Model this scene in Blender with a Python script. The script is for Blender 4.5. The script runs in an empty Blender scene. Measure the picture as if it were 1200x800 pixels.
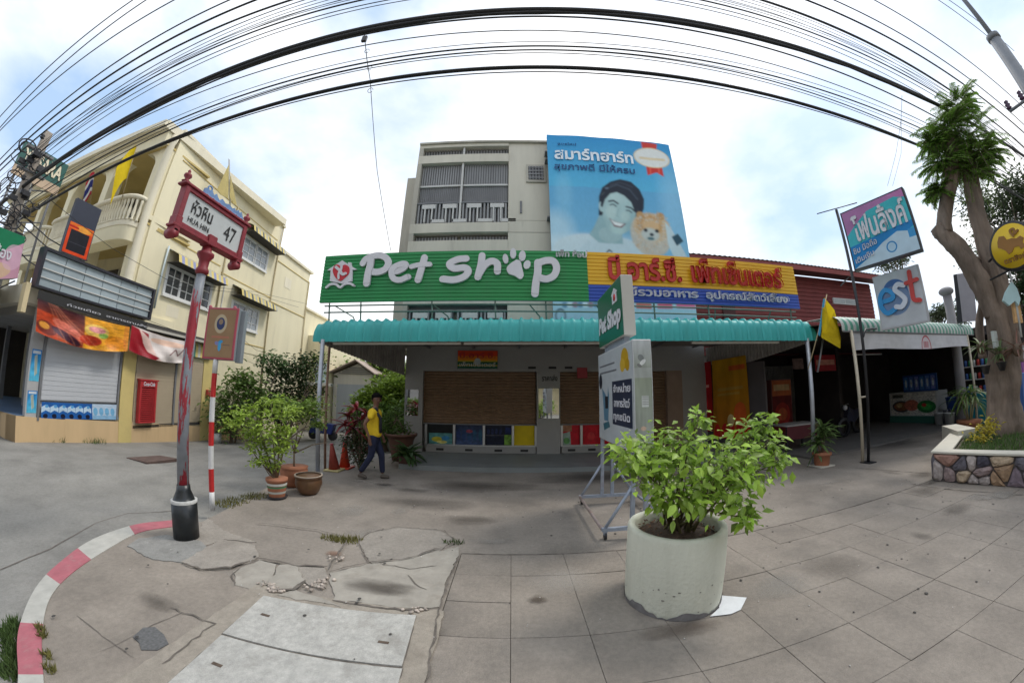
import bpy, bmesh, math, random
import numpy as np
from mathutils import Vector, Matrix
random.seed(7)
sc = bpy.context.scene
COL = sc.collection

# ------------------------------------------------------------------ camera (a wide stereographic fisheye, 1.6 m up)
PITCH, ROLL, CH, FPX = math.radians(9.27), math.radians(-0.26), 1.6, 399.2
_cp, _sp, _cr, _sr = math.cos(PITCH), math.sin(PITCH), math.cos(ROLL), math.sin(ROLL)
CM = Matrix(((1, 0, 0), (0, _cp, -_sp), (0, _sp, _cp))) @ Matrix(((_cr, 0, _sr), (0, 1, 0), (-_sr, 0, _cr)))
cam = bpy.data.cameras.new('camera'); cam_o = bpy.data.objects.new('camera', cam); COL.objects.link(cam_o)
sc.camera = cam_o
cam.type = 'PANO'
cam.clip_start = 0.02; cam.clip_end = 3000
cam.sensor_fit = 'HORIZONTAL'; cam.sensor_width = 36.0; cam.sensor_height = 24.0
cc = cam.cycles if hasattr(cam, 'cycles') else cam
cc.panorama_type = 'FISHEYE_LENS_POLYNOMIAL'
cc.fisheye_fov = math.radians(200)
_r = np.linspace(0.01, 22.5, 400); _f = FPX * 36 / 1200
_A = np.stack([_r, _r ** 2, _r ** 3, _r ** 4], 1)
_k = np.linalg.lstsq(_A, 2 * np.arctan(_r / (2 * _f)), rcond=None)[0]
cc.fisheye_polynomial_k0 = 0.0
cc.fisheye_polynomial_k1, cc.fisheye_polynomial_k2, cc.fisheye_polynomial_k3, cc.fisheye_polynomial_k4 = [-float(v) for v in _k]
_R = Matrix((CM.col[0], CM.col[2], -Vector(CM.col[1]))).transposed()
cam_o.matrix_world = Matrix.Translation((0, 0, CH)) @ _R.to_4x4()

# ------------------------------------------------------------------ sky, sun, exposure
SUN_EL, SUN_AZ = math.radians(56), math.radians(68)      # azimuth measured from +Y towards +X
w = bpy.data.worlds.new('World'); sc.world = w; w.use_nodes = True
nt = w.node_tree; nt.nodes.clear()
def N(t, **k):
    n = nt.nodes.new(t)
    for a, b in k.items(): setattr(n, a, b)
    return n
out = N('ShaderNodeOutputWorld'); bg = N('ShaderNodeBackground')
sky = N('ShaderNodeTexSky', sky_type='NISHITA'); sky.sun_disc = False
sky.sun_elevation = SUN_EL; sky.sun_rotation = SUN_AZ; sky.dust_density = 1.5; sky.ozone_density = 1.2
tc = N('ShaderNodeTexCoord')
mp = N('ShaderNodeMapping'); mp.inputs['Scale'].default_value = (1, 1, 1.7); mp.inputs['Location'].default_value = (0.35, 0.1, 0.0)
n1 = N('ShaderNodeTexNoise'); n1.inputs['Scale'].default_value = 1.35; n1.inputs['Detail'].default_value = 9; n1.inputs['Roughness'].default_value = .52
n2 = N('ShaderNodeTexNoise'); n2.inputs['Scale'].default_value = 3.2; n2.inputs['Detail'].default_value = 7; n2.inputs['Roughness'].default_value = .55
rmp = N('ShaderNodeValToRGB'); rmp.color_ramp.elements[0].position = .335; rmp.color_ramp.elements[1].position = .56
rm2 = N('ShaderNodeValToRGB'); rm2.color_ramp.elements[0].position = .3; rm2.color_ramp.elements[1].position = .62
rm2.color_ramp.elements[0].color = (9.3, 9.6, 10.1, 1); rm2.color_ramp.elements[1].color = (11.2, 11.2, 11.2, 1)
mix = N('ShaderNodeMixRGB')
pale = N('ShaderNodeMixRGB'); pale.inputs[0].default_value = .62; pale.inputs[2].default_value = (5.6, 7.7, 10.6, 1)
lk = nt.links.new
lk(tc.outputs['Generated'], mp.inputs[0]); lk(mp.outputs[0], n1.inputs[0]); lk(mp.outputs[0], n2.inputs[0])
lk(n1.outputs[0], rmp.inputs[0]); lk(n2.outputs[0], rm2.inputs[0])
lk(sky.outputs[0], pale.inputs[1]); lk(pale.outputs[0], mix.inputs[1]); lk(rmp.outputs[0], mix.inputs[0]); lk(rm2.outputs[0], mix.inputs[2])
lk(mix.outputs[0], bg.inputs[0]); bg.inputs[1].default_value = 0.1; lk(bg.outputs[0], out.inputs[0])
sun = bpy.data.lights.new('sun', 'SUN'); sun.energy = 1.5; sun.angle = math.radians(14); sun.color = (1, .94, .85)
so = bpy.data.objects.new('sun', sun); COL.objects.link(so)
_sd = Vector((math.sin(SUN_AZ) * math.cos(SUN_EL), math.cos(SUN_AZ) * math.cos(SUN_EL), math.sin(SUN_EL)))
so.rotation_euler = _sd.to_track_quat('Z', 'Y').to_euler(); so.location = (0, 0, 30)
sc.view_settings.view_transform = 'Standard'; sc.view_settings.look = 'None'; sc.view_settings.exposure = 0.38; sc.view_settings.gamma = 1
sc.cycles.max_bounces = 6; sc.cycles.diffuse_bounces = 3; sc.cycles.glossy_bounces = 3; sc.cycles.transparent_max_bounces = 8
sc.cycles.use_denoising = True

# ------------------------------------------------------------------ surveying helpers: a sight line meets a surface of the place
def ray(px, py):
    x, y = px - 600, -(py - 400); r = math.hypot(x, y) or 1e-9
    th = 2 * math.atan(r / (2 * FPX)); s = math.sin(th) / r
    return CM @ Vector((x * s, math.cos(th), y * s))
def gnd(px, py, z=0.0):
    d = ray(px, py); t = (z - CH) / d.z; return Vector((d.x * t, d.y * t, z))
def aty(px, py, y): d = ray(px, py); t = y / d.y; return Vector((d.x * t, y, CH + d.z * t))
def atx(px, py, x): d = ray(px, py); t = x / d.x; return Vector((x, d.y * t, CH + d.z * t))
def atd(px, py, D): d = ray(px, py); t = D / math.hypot(d.x, d.y); return Vector((d.x * t, d.y * t, CH + d.z * t))
def atp(px, py, a, b):
    a = Vector(a[:2]); b = Vector(b[:2]); n = Vector((-(b - a).y, (b - a).x)); d = ray(px, py)
    t = n.dot(a) / (n.x * d.x + n.y * d.y); return Vector((d.x * t, d.y * t, CH + d.z * t))

# ------------------------------------------------------------------ mesh builder
class MB:
    def __init__(s): s.v = []; s.f = []; s.uv = {}; s.sm = set()
    def face(s, pts, uv=None, smooth=False):
        i = len(s.v); s.v += [Vector(p) for p in pts]; s.f.append(tuple(range(i, i + len(pts))))
        if uv: s.uv[len(s.f) - 1] = uv
        if smooth: s.sm.add(len(s.f) - 1)
        return s
    def raw(s, vs, fs, smooth=False):
        i = len(s.v); s.v += [Vector(p) for p in vs]
        for f in fs:
            s.f.append(tuple(i + k for k in f))
            if smooth: s.sm.add(len(s.f) - 1)
        return s
    def box(s, x0, x1, y0, y1, z0, z1, m=None):
        vs = [Vector((x, y, z)) for z in (z0, z1) for y in (y0, y1) for x in (x0, x1)]
        if m is not None: vs = [m @ v for v in vs]
        return s.raw(vs, [(0, 2, 3, 1), (4, 5, 7, 6), (0, 1, 5, 4), (2, 6, 7, 3), (0, 4, 6, 2), (1, 3, 7, 5)])
    def prism(s, pts, d):
        "closed polygon pts extruded by vector d"
        n = len(pts); d = Vector(d); a = [Vector(p) for p in pts]; vs = a + [p + d for p in a]
        nrm = Vector((0, 0, 0))
        for k in range(n): nrm += a[k].cross(a[(k + 1) % n])
        fl = nrm.dot(d) > 0
        fs = [tuple(range(n))[::-1] if fl else tuple(range(n)), tuple(range(n, 2 * n)) if fl else tuple(range(n, 2 * n))[::-1]]
        for k in range(n):
            q = (k, (k + 1) % n, n + (k + 1) % n, n + k); fs.append(q if fl else q[::-1])
        return s.raw(vs, fs)
    def tube(s, pts, r, n=10, caps=True, smooth=True):
        pts = [Vector(p) for p in pts]; rs = r if isinstance(r, (list, tuple)) else [r] * len(pts)
        vs = []; fs = []; prev = None
        for k, p in enumerate(pts):
            t = (pts[min(k + 1, len(pts) - 1)] - pts[max(k - 1, 0)])
            t = t.normalized() if t.length > 1e-9 else Vector((0, 0, 1))
            if prev is None: u = t.orthogonal().normalized()
            else: u = prev - t * prev.dot(t); u = u.normalized() if u.length > 1e-6 else t.orthogonal().normalized()
            prev = u; v = t.cross(u)
            for j in range(n):
                a = 2 * math.pi * j / n; vs.append(p + (u * math.cos(a) + v * math.sin(a)) * rs[k])
        for k in range(len(pts) - 1):
            for j in range(n): fs.append((k * n + j, k * n + (j + 1) % n, (k + 1) * n + (j + 1) % n, (k + 1) * n + j))
        if caps: fs.append(tuple(range(n))[::-1]); fs.append(tuple((len(pts) - 1) * n + j for j in range(n)))
        return s.raw(vs, fs, smooth)
    def lathe(s, prof, c=(0, 0, 0), n=24, smooth=True, caps=True, ax=None):
        c = Vector(c); vs = []; fs = []
        for r, z in prof:
            for j in range(n):
                a = 2 * math.pi * j / n; p = Vector((r * math.cos(a), r * math.sin(a), z))
                if ax is not None: p = ax @ p
                vs.append(c + p)
        for k in range(len(prof) - 1):
            for j in range(n): fs.append((k * n + j, k * n + (j + 1) % n, (k + 1) * n + (j + 1) % n, (k + 1) * n + j))
        if caps: fs.append(tuple(range(n))[::-1]); fs.append(tuple((len(prof) - 1) * n + j for j in range(n)))
        return s.raw(vs, fs, smooth)
    def ball(s, c, r, n=10, m=8, sc_=(1, 1, 1)):
        prof = [(r * math.sin(math.pi * k / m), -r * math.cos(math.pi * k / m)) for k in range(m + 1)]
        prof[0] = (r * .02, -r); prof[-1] = (r * .02, r)
        return s.lathe(prof, c, n, ax=Matrix.Diagonal(sc_))
    def mesh(s, name):
        me = bpy.data.meshes.new(name); me.from_pydata([tuple(v) for v in s.v], [], s.f)
        if s.uv:
            ul = me.uv_layers.new(name='UVMap')
            for fi, uv in s.uv.items():
                for k, li in enumerate(me.polygons[fi].loop_indices): ul.data[li].uv = uv[k]
        if s.sm: me.polygons.foreach_set('use_smooth', [i in s.sm for i in range(len(s.f))])
        me.update(); return me
    def build(s, name, mat, parent=None, bev=0.0, **tags):
        me = s.mesh(name)
        if bev > 0:
            bm = bmesh.new(); bm.from_mesh(me); bmesh.ops.remove_doubles(bm, verts=bm.verts, dist=1e-5)
            es = [e for e in bm.edges if len(e.link_faces) == 2 and e.calc_face_angle(0) > .6]
            bmesh.ops.bevel(bm, geom=es, offset=bev, segments=1, affect='EDGES', clamp_overlap=True); bm.to_mesh(me); bm.free()
        return link(name, me, mat, parent, **tags)
def link(name, me, mat, parent=None, **tags):
    if mat is not None and not me.materials: me.materials.append(mat)
    o = bpy.data.objects.new(name, me); COL.objects.link(o)
    if parent is not None: o.parent = parent; o.matrix_parent_inverse = Matrix.Translation(-parent.location) if parent.type == 'EMPTY' and not parent.parent else Matrix.Identity(4)
    for k, v in tags.items():
        if v is not None: o[k] = v
    return o
def thing(name, label, cat, loc=(0, 0, 0), group=None):
    o = bpy.data.objects.new(name, None); COL.objects.link(o); o.location = loc; o.empty_display_size = .1
    o['label'] = label; o['category'] = cat
    if group: o['group'] = group
    return o
def tag(o, label, cat, group=None):
    o['label'] = label; o['category'] = cat
    if group: o['group'] = group
    return o
def struct(o, kind='structure'): o['kind'] = kind; return o
def kids(o): return [c for c in bpy.data.objects if c.parent == o]
def dup(root, loc, rotz=0.0, label=None, scale=None, group=None):
    r = root.copy(); COL.objects.link(r); r.location = loc; r.rotation_euler = (0, 0, rotz)
    if scale: r.scale = (scale,) * 3
    if label: r['label'] = label
    if group: r['group'] = group
    for ch in kids(root):
        c = ch.copy(); COL.objects.link(c); c.parent = r
        for g in kids(ch):
            d = g.copy(); COL.objects.link(d); d.parent = c
    return r

# ------------------------------------------------------------------ materials
_MC = {}
def mat(name, col, rough=.7, metal=0.0, var=.12, scale=2.0, bump=.0, bscale=60, stain=0.0, stain_col=(.08, .07, .055), stain_scale=1.2,
        island=0.0, objvar=0.0, trans=0.0, spec=.5, streak=False, thr=(.52, .72), grit=0.0):
    if name in _MC: return _MC[name]
    m = bpy.data.materials.new(name); m.use_nodes = True; t = m.node_tree; b = t.nodes['Principled BSDF']; _MC[name] = m
    L = t.links.new
    def nn(ty, **k):
        n = t.nodes.new(ty)
        for a, c in k.items(): setattr(n, a, c)
        return n
    b.inputs['Roughness'].default_value = rough; b.inputs['Metallic'].default_value = metal
    b.inputs['Specular IOR Level'].default_value = spec
    g = nn('ShaderNodeNewGeometry')
    mpn = nn('ShaderNodeMapping'); L(g.outputs['Position'], mpn.inputs[0])
    if streak: mpn.inputs['Scale'].default_value = (1, 1, .18)
    no = nn('ShaderNodeTexNoise'); no.inputs['Scale'].default_value = scale; no.inputs['Detail'].default_value = 8; no.inputs['Roughness'].default_value = .62
    L(mpn.outputs[0], no.inputs[0])
    mr = nn('ShaderNodeMapRange'); mr.inputs[1].default_value = .3; mr.inputs[2].default_value = .7
    mr.inputs[3].default_value = 1 - var; mr.inputs[4].default_value = 1 + var; L(no.outputs[0], mr.inputs[0])
    val = mr.outputs[0]
    def mul(a, bb):
        q = nn('ShaderNodeMath', operation='MULTIPLY'); L(a, q.inputs[0]); L(bb, q.inputs[1]); return q.outputs[0]
    if grit:
        for gs, ga in ((170, grit), (28, grit * .6)):
            gn_ = nn('ShaderNodeTexNoise'); gn_.inputs['Scale'].default_value = gs; gn_.inputs['Detail'].default_value = 3; L(g.outputs['Position'], gn_.inputs[0])
            q = nn('ShaderNodeMapRange'); q.inputs[1].default_value = .3; q.inputs[2].default_value = .7; q.inputs[3].default_value = 1 - ga; q.inputs[4].default_value = 1 + ga; L(gn_.outputs[0], q.inputs[0]); val = mul(val, q.outputs[0])
    if island:
        q = nn('ShaderNodeMapRange'); q.inputs[3].default_value = 1 - island; q.inputs[4].default_value = 1 + island
        L(g.outputs['Random Per Island'], q.inputs[0]); val = mul(val, q.outputs[0])
    if objvar:
        oi = nn('ShaderNodeObjectInfo'); q = nn('ShaderNodeMapRange'); q.inputs[3].default_value = 1 - objvar; q.inputs[4].default_value = 1 + objvar
        L(oi.outputs['Random'], q.inputs[0]); val = mul(val, q.outputs[0])
    mx = nn('ShaderNodeMixRGB', blend_type='MULTIPLY'); mx.inputs[0].default_value = 1; mx.inputs[1].default_value = (*col[:3], 1); L(val, mx.inputs[2])
    c_out = mx.outputs[0]
    if stain:
        n3 = nn('ShaderNodeTexNoise'); n3.inputs['Scale'].default_value = stain_scale; n3.inputs['Detail'].default_value = 10; n3.inputs['Roughness'].default_value = .68
        mp2 = nn('ShaderNodeMapping'); mp2.inputs['Location'].default_value = (7.3, 2.1, 4.4); L(g.outputs['Position'], mp2.inputs[0]); L(mp2.outputs[0], n3.inputs[0])
        if streak: mp2.inputs['Scale'].default_value = (1.5, 1.5, .25)
        m3 = nn('ShaderNodeMapRange'); m3.inputs[1].default_value = thr[0]; m3.inputs[2].default_value = thr[1]; m3.inputs[4].default_value = stain; L(n3.outputs[0], m3.inputs[0])
        x2 = nn('ShaderNodeMixRGB'); L(m3.outputs[0], x2.inputs[0]); L(c_out, x2.inputs[1]); x2.inputs[2].default_value = (*stain_col, 1); c_out = x2.outputs[0]
    L(c_out, b.inputs['Base Color'])
    if bump:
        nb = nn('ShaderNodeTexNoise'); nb.inputs['Scale'].default_value = bscale; nb.inputs['Detail'].default_value = 6; L(g.outputs['Position'], nb.inputs[0])
        bu = nn('ShaderNodeBump'); bu.inputs['Strength'].default_value = bump; bu.inputs['Distance'].default_value = .01; L(nb.outputs[0], bu.inputs['Height']); L(bu.outputs[0], b.inputs['Normal'])
    if trans:
        tr = nn('ShaderNodeBsdfTranslucent'); ms = nn('ShaderNodeMixShader'); ms.inputs[0].default_value = trans
        L(c_out, tr.inputs[0]); L(b.outputs[0], ms.inputs[1]); L(tr.outputs[0], ms.inputs[2]); L(ms.outputs[0], t.nodes['Material Output'].inputs[0])
    return m
def imat(name, arr, rough=.6, dirt=.06, spec=.3, trans=0.0):
    "a printed sheet: flat print made as an array"
    h, wd = arr.shape[:2]; im = bpy.data.images.new(name, wd, h, float_buffer=False)
    arr = np.clip(arr, 0, 1); arr = np.where(arr < .0031308, arr * 12.92, 1.055 * np.power(np.maximum(arr, 1e-6), 1 / 2.4) - .055); a = np.ones((h, wd, 4), np.float32); a[..., :3] = arr; im.pixels.foreach_set(np.ascontiguousarray(a[::-1]).ravel()); im.pack()
    m = bpy.data.materials.new(name); m.use_nodes = True; t = m.node_tree; b = t.nodes['Principled BSDF']; L = t.links.new
    ti = t.nodes.new('ShaderNodeTexImage'); ti.image = im; g = t.nodes.new('ShaderNodeNewGeometry')
    no = t.nodes.new('ShaderNodeTexNoise'); no.inputs['Scale'].default_value = 5; no.inputs['Detail'].default_value = 8; L(g.outputs['Position'], no.inputs[0])
    mr = t.nodes.new('ShaderNodeMapRange'); mr.inputs[1].default_value = .3; mr.inputs[2].default_value = .7; mr.inputs[3].default_value = 1 - dirt * 2; mr.inputs[4].default_value = 1.0
    mx = t.nodes.new('ShaderNodeMixRGB'); mx.blend_type = 'MULTIPLY'; mx.inputs[0].default_value = 1
    L(no.outputs[0], mr.inputs[0]); L(ti.outputs[0], mx.inputs[1]); L(mr.outputs[0], mx.inputs[2]); L(mx.outputs[0], b.inputs['Base Color'])
    b.inputs['Roughness'].default_value = rough; b.inputs['Specular IOR Level'].default_value = spec
    return m
# ------------------------------------------------------------------ print canvas (x right 0..1, y down 0..1)
def srgb(r, g, b): return tuple(((c / 255) / 12.92 if c <= 10 else (((c / 255) + .055) / 1.055) ** 2.4) for c in (r, g, b))
class Canvas:
    def __init__(s, w, h, col=(1, 1, 1)):
        s.w, s.h = w, h; s.a = np.ones((h, w, 3), np.float32) * np.array(col, np.float32)
        s.Y, s.X = np.mgrid[0:h, 0:w].astype(np.float32); s.X = (s.X + .5) / w; s.Y = (s.Y + .5) / h; s.asp = w / h
    def put(s, m, col, al=1.0):
        m = (np.clip(m, 0, 1) * al)[..., None]; s.a = s.a * (1 - m) + np.array(col, np.float32) * m; return s
    def rect(s, x0, y0, x1, y1, col, al=1): return s.put(((s.X >= x0) & (s.X < x1) & (s.Y >= y0) & (s.Y < y1)).astype(np.float32), col, al)
    def vgrad(s, c0, c1, x0=0, y0=0, x1=1, y1=1):
        t = np.clip((s.Y - y0) / (y1 - y0), 0, 1)[..., None]; m = ((s.X >= x0) & (s.X < x1) & (s.Y >= y0) & (s.Y < y1))[..., None]
        s.a = np.where(m, np.array(c0, np.float32) * (1 - t) + np.array(c1, np.float32) * t, s.a); return s
    def ell(s, cx, cy, rx, ry, col, al=1, rot=0, soft=.03):
        dx, dy = (s.X - cx) * s.asp, (s.Y - cy); c, n = math.cos(rot), math.sin(rot)
        u, v = (dx * c + dy * n) / (rx * s.asp), (-dx * n + dy * c) / ry; d = np.sqrt(u * u + v * v)
        return s.put((1 - d) / soft + .5, col, al)
    def poly(s, pts, col, al=1):
        m = np.zeros((s.h, s.w), bool); n = len(pts)
        for k in range(n):
            (x0, y0), (x1, y1) = pts[k], pts[(k + 1) % n]
            if y0 == y1: continue
            c = ((y0 > s.Y) != (y1 > s.Y)) & (s.X < (x1 - x0) * (s.Y - y0) / (y1 - y0) + x0); m ^= c
        return s.put(m.astype(np.float32), col, al)
    def line(s, pts, wd, col, al=1):
        best = np.full((s.h, s.w), 9., np.float32)
        for (x0, y0), (x1, y1) in zip(pts[:-1], pts[1:]):
            ax, ay, bx, by = x0 * s.asp, y0, x1 * s.asp, y1; dx, dy = bx - ax, by - ay; L2 = dx * dx + dy * dy + 1e-9
            t = np.clip(((s.X * s.asp - ax) * dx + (s.Y - ay) * dy) / L2, 0, 1)
            best = np.minimum(best, np.hypot(s.X * s.asp - ax - t * dx, s.Y - ay - t * dy))
        return s.put((wd - best) * s.h + .5, col, al)
    def blur(s, n=1):
        for _ in range(n):
            p = np.pad(s.a, ((1, 1), (1, 1), (0, 0)), 'edge'); q = (p[:-2] + 2 * p[1:-1] + p[2:]) / 4; s.a = (q[:, :-2] + 2 * q[:, 1:-1] + q[:, 2:]) / 4
        return s
    def noise(s, k, amt, seed=0):
        r = np.random.RandomState(seed); g = r.rand(k + 2, k + 2); yi = s.Y * k; xi = s.X * k; y0 = yi.astype(int); x0 = xi.astype(int); fy = yi - y0; fx = xi - x0
        v = g[y0, x0] * (1 - fy) * (1 - fx) + g[y0 + 1, x0] * fy * (1 - fx) + g[y0, x0 + 1] * (1 - fy) * fx + g[y0 + 1, x0 + 1] * fy * fx
        s.a = np.clip(s.a * (1 + (v[..., None] - .5) * 2 * amt), 0, 1); return s
# a quad that carries a print: corners given TL, TR, BR, BL
def sheet(name, tl, tr, br, bl, m, parent=None, nx=1, ny=1, wave=None, **tags):
    tl, tr, br, bl = map(Vector, (tl, tr, br, bl)); mb = MB()
    def P(u, v):
        p = (tl * (1 - u) + tr * u) * (1 - v) + (bl * (1 - u) + br * u) * v
        return p + (wave(u, v) if wave else Vector((0, 0, 0)))
    for i in range(nx):
        for j in range(ny):
            u0, u1, v0, v1 = i / nx, (i + 1) / nx, j / ny, (j + 1) / ny
            mb.face([P(u0, v1), P(u1, v1), P(u1, v0), P(u0, v0)], [(u0, 1 - v1), (u1, 1 - v1), (u1, 1 - v0), (u0, 1 - v0)], smooth=nx > 1)
    return mb.build(name, m, parent, **tags)
# ------------------------------------------------------------------ lettering
_dg = None
def text_mesh(s, bold=.0, ext=.02, shear=0.0, res=3):
    cu = bpy.data.curves.new('t', 'FONT'); cu.body = s; cu.size = 1; cu.offset = bold; cu.extrude = ext; cu.shear = shear; cu.resolution_u = res
    o = bpy.data.objects.new('t', cu); COL.objects.link(o); dg = bpy.context.evaluated_depsgraph_get(); dg.update()
    me = bpy.data.meshes.new_from_object(o.evaluated_get(dg)); bpy.data.objects.remove(o); bpy.data.curves.remove(cu); me.materials.clear()
    return me
def lettering(name, s, tl, tr, bl, m, parent=None, bold=.0, depth=.01, shear=0.0, lift=.004, **tags):
    "text stretched over the box whose top-left, top-right and bottom-left corners are given; it stands proud by depth"
    me = text_mesh(s, bold, .5, shear); n = len(me.vertices); co = np.empty(n * 3, np.float32); me.vertices.foreach_get('co', co); co = co.reshape(-1, 3)
    lo, hi = co.min(0), co.max(0); u = (co[:, 0] - lo[0]) / (hi[0] - lo[0]); v = (hi[1] - co[:, 1]) / (hi[1] - lo[1]); ww = co[:, 2] + .5
    tl, tr, bl = map(lambda q: np.array(Vector(q)), (tl, tr, bl)); ex, ey = tr - tl, bl - tl
    nr = np.cross(ey, ex); nr /= np.linalg.norm(nr)
    lab = np.arange(n); ed = np.empty(len(me.edges) * 2, np.int32); me.edges.foreach_get('vertices', ed); ed = ed.reshape(-1, 2)
    for _ in range(200):
        m_ = np.minimum(lab[ed[:, 0]], lab[ed[:, 1]]); l2 = lab.copy(); np.minimum.at(l2, ed[:, 0], m_); np.minimum.at(l2, ed[:, 1], m_); l2 = l2[l2]
        if (l2 == lab).all(): break
        lab = l2
    isl = np.unique(lab, return_inverse=True)[1].reshape(-1); ww = ww + isl * min(.0007, depth / 30) / depth
    out_ = tl + u[:, None] * ex + v[:, None] * ey + nr * (lift + ww[:, None] * depth)
    me.vertices.foreach_set('co', out_.astype(np.float32).ravel()); me.update(); me.name = name
    return link(name, me, m, parent, **tags)
def stroke_pts(pts, k=6):
    "Catmull-Rom through 2-D points"
    P = [Vector((*p, 0)) for p in pts]; P = [P[0] * 2 - P[1]] + P + [P[-1] * 2 - P[-2]]; o = []
    for i in range(1, len(P) - 2):
        for j in range(k):
            t = j / k; a, b, c, d = P[i - 1:i + 3]
            o.append(.5 * (2 * b + (c - a) * t + (2 * a - 5 * b + 4 * c - d) * t * t + (3 * b - a - 3 * c + d) * t ** 3))
    o.append(P[-2]); return o
def stroke(mb, pts, w, M4, dep, smooth=True):
    "a fat round-ended pen stroke, extruded: local x right, y up, mapped by M4 (z out)"
    p = stroke_pts(pts) if smooth and len(pts) > 2 else [Vector((*q, 0)) for q in pts]
    L, R = [], []
    for i, q in enumerate(p):
        t = (p[min(i + 1, len(p) - 1)] - p[max(i - 1, 0)]).normalized(); n = Vector((-t.y, t.x, 0))
        ww = w[0] + (w[1] - w[0]) * i / (len(p) - 1) if isinstance(w, tuple) else w
        L.append(q + n * ww); R.append(q - n * ww)
        if i == 0: t0, w0 = t, ww
    t1, w1 = t, ww; vs = []; fs = []
    for zz in (0, dep):
        for a, b in zip(L, R): vs += [M4 @ (a + Vector((0, 0, zz))), M4 @ (b + Vector((0, 0, zz)))]
    n = len(p); o = 2 * n
    for i in range(n - 1):
        a = 2 * i; fs += [(o + a, o + a + 1, o + a + 3, o + a + 2), (a, o + a, o + a + 2, a + 2), (a + 1, a + 3, o + a + 3, o + a + 1)]
    for i in range(n): lift_ = M4.to_3x3() @ Vector((0, 0, .00035 * i)); vs[o + 2 * i] += lift_; vs[o + 2 * i + 1] += lift_
    mb.raw(vs, fs)
    for c, t, ww in ((p[0], -t0, w0), (p[-1], t1, w1)):
        a0 = math.atan2(t.y, t.x); arc = [c + Vector((math.cos(a0 + math.pi * (k / 8 - .5)), math.sin(a0 + math.pi * (k / 8 - .5)), 0)) * ww for k in range(9)]
        mb.prism([M4 @ q for q in arc], (M4.to_3x3() @ Vector((0, 0, dep))))
def frame4(o, ex, ey):
    "matrix from local (x right, y up, z out) to the world"
    ex = Vector(ex).normalized(); ey = Vector(ey); ey = (ey - ex * ey.dot(ex)).normalized(); ez = ex.cross(ey)
    return Matrix.Translation(Vector(o)) @ Matrix((ex, ey, ez)).transposed().to_4x4()
def zrot(a): return Matrix.Rotation(a, 4, 'Z')
def smooth01(t): t = max(0, min(1, t)); return t * t * (3 - 2 * t)
# ================================================================== GROUND
def zroad(x, y):
    a = .08 - .066 * (max(3.3, min(y, 11.5)) - 3.3)
    u = smooth01((-x - 4.6) / 4.0); z = -.12 * (1 - u) + a * u
    if y > 8 and x > -8: z = -.12 * (1 - smooth01((y - 8) / 5)) + -.46 * smooth01((y - 8) / 5) if x < 6 else -.12
    return z
def axis(a, b, st, far): return [-far, -far / 3, a * 2.2] + [a + st * k for k in range(int((b - a) / st) + 1)] + [b * 2.2, far / 3, far]
xs = axis(-26, 26, .8, 700); ys = axis(-14, 40, .8, 700)
mb = MB(); n = len(ys)
mb.raw([(x, y, zroad(x, y)) for x in xs for y in ys], [(i * n + j, (i + 1) * n + j, (i + 1) * n + j + 1, i * n + j + 1) for i in range(len(xs) - 1) for j in range(n - 1)], True)
CONC = dict(rough=.85, bump=.5, bscale=70, grit=.16)
m_road = mat('road concrete', (.225, .218, .20), var=.2, scale=1.3, stain=.65, stain_col=(.12, .115, .105), stain_scale=.9, **CONC)
struct(mb.build('road', m_road))
m_fore = mat('forecourt concrete', (.245, .215, .184), var=.22, scale=1.1, stain=.7, stain_col=(.125, .11, .095), stain_scale=.8, **CONC)
m_side = mat('sidewalk concrete', (.26, .226, .19), var=.2, scale=1.6, stain=.5, stain_col=(.15, .13, .11), stain_scale=1.9, **CONC)
m_slab = mat('paving slab', (.245, .214, .182), var=.2, scale=1.5, stain=.65, stain_col=(.14, .125, .11), stain_scale=1.3, objvar=.045, **CONC)
m_gap = mat('joint dirt', (.135, .117, .10), rough=.95, var=.4, scale=12)
m_jt = mat('faint joint', (.15, .13, .112), rough=.95, var=.3, scale=12)
m_light = mat('pale cover concrete', (.42, .41, .38), var=.14, scale=7, stain=.7, stain_col=(.24, .225, .20), stain_scale=4, **CONC)
m_patch = mat('patch concrete', (.30, .27, .235), var=.14, scale=4, stain=.55, stain_col=(.2, .175, .15), stain_scale=3, **CONC)
m_patch2 = mat('broken concrete', (.33, .305, .265), var=.16, scale=6, stain=.6, stain_col=(.22, .19, .155), stain_scale=4, rough=.9, bump=.5, bscale=40)
m_asph = mat('asphalt patch', (.13, .13, .13), rough=.95, var=.3, scale=60, bump=.6, bscale=150)
def jit(pts, amt=.012, seg=.06, seed=1, close=True):
    r = random.Random(seed); P = [Vector((p[0], p[1])) for p in pts]; o = []
    m = len(P)
    for i in range(m if close else m - 1):
        a, b = P[i], P[(i + 1) % m]; k = max(1, int((b - a).length / seg)); nrm = Vector((-(b - a).y, (b - a).x)).normalized()
        for j in range(k): o.append(a + (b - a) * (j / k) + nrm * (r.uniform(-amt, amt)))
    if not close: o.append(P[-1])
    return o
KO = [gnd(*p).xy for p in [(22, 800), (22, 740), (42, 690), (70, 660), (110, 632), (160, 615), (203, 610)]]
KI = [gnd(*p).xy for p in [(52, 800), (50, 740), (60, 700), (85, 672), (125, 645), (165, 624), (207, 617)]]
KO = [Vector((10, .02)), Vector((2, .05)), Vector((-.6, .1)), Vector((-1.5, .22)), Vector((-2.0, .4))] + KO + [Vector((-3.72, 3.3))]
KI = [Vector((10, .2)), Vector((2, .23)), Vector((-.6, .28)), Vector((-1.42, .38)), Vector((-1.9, .54))] + KI + [Vector((-3.55, 3.15))]
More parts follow.
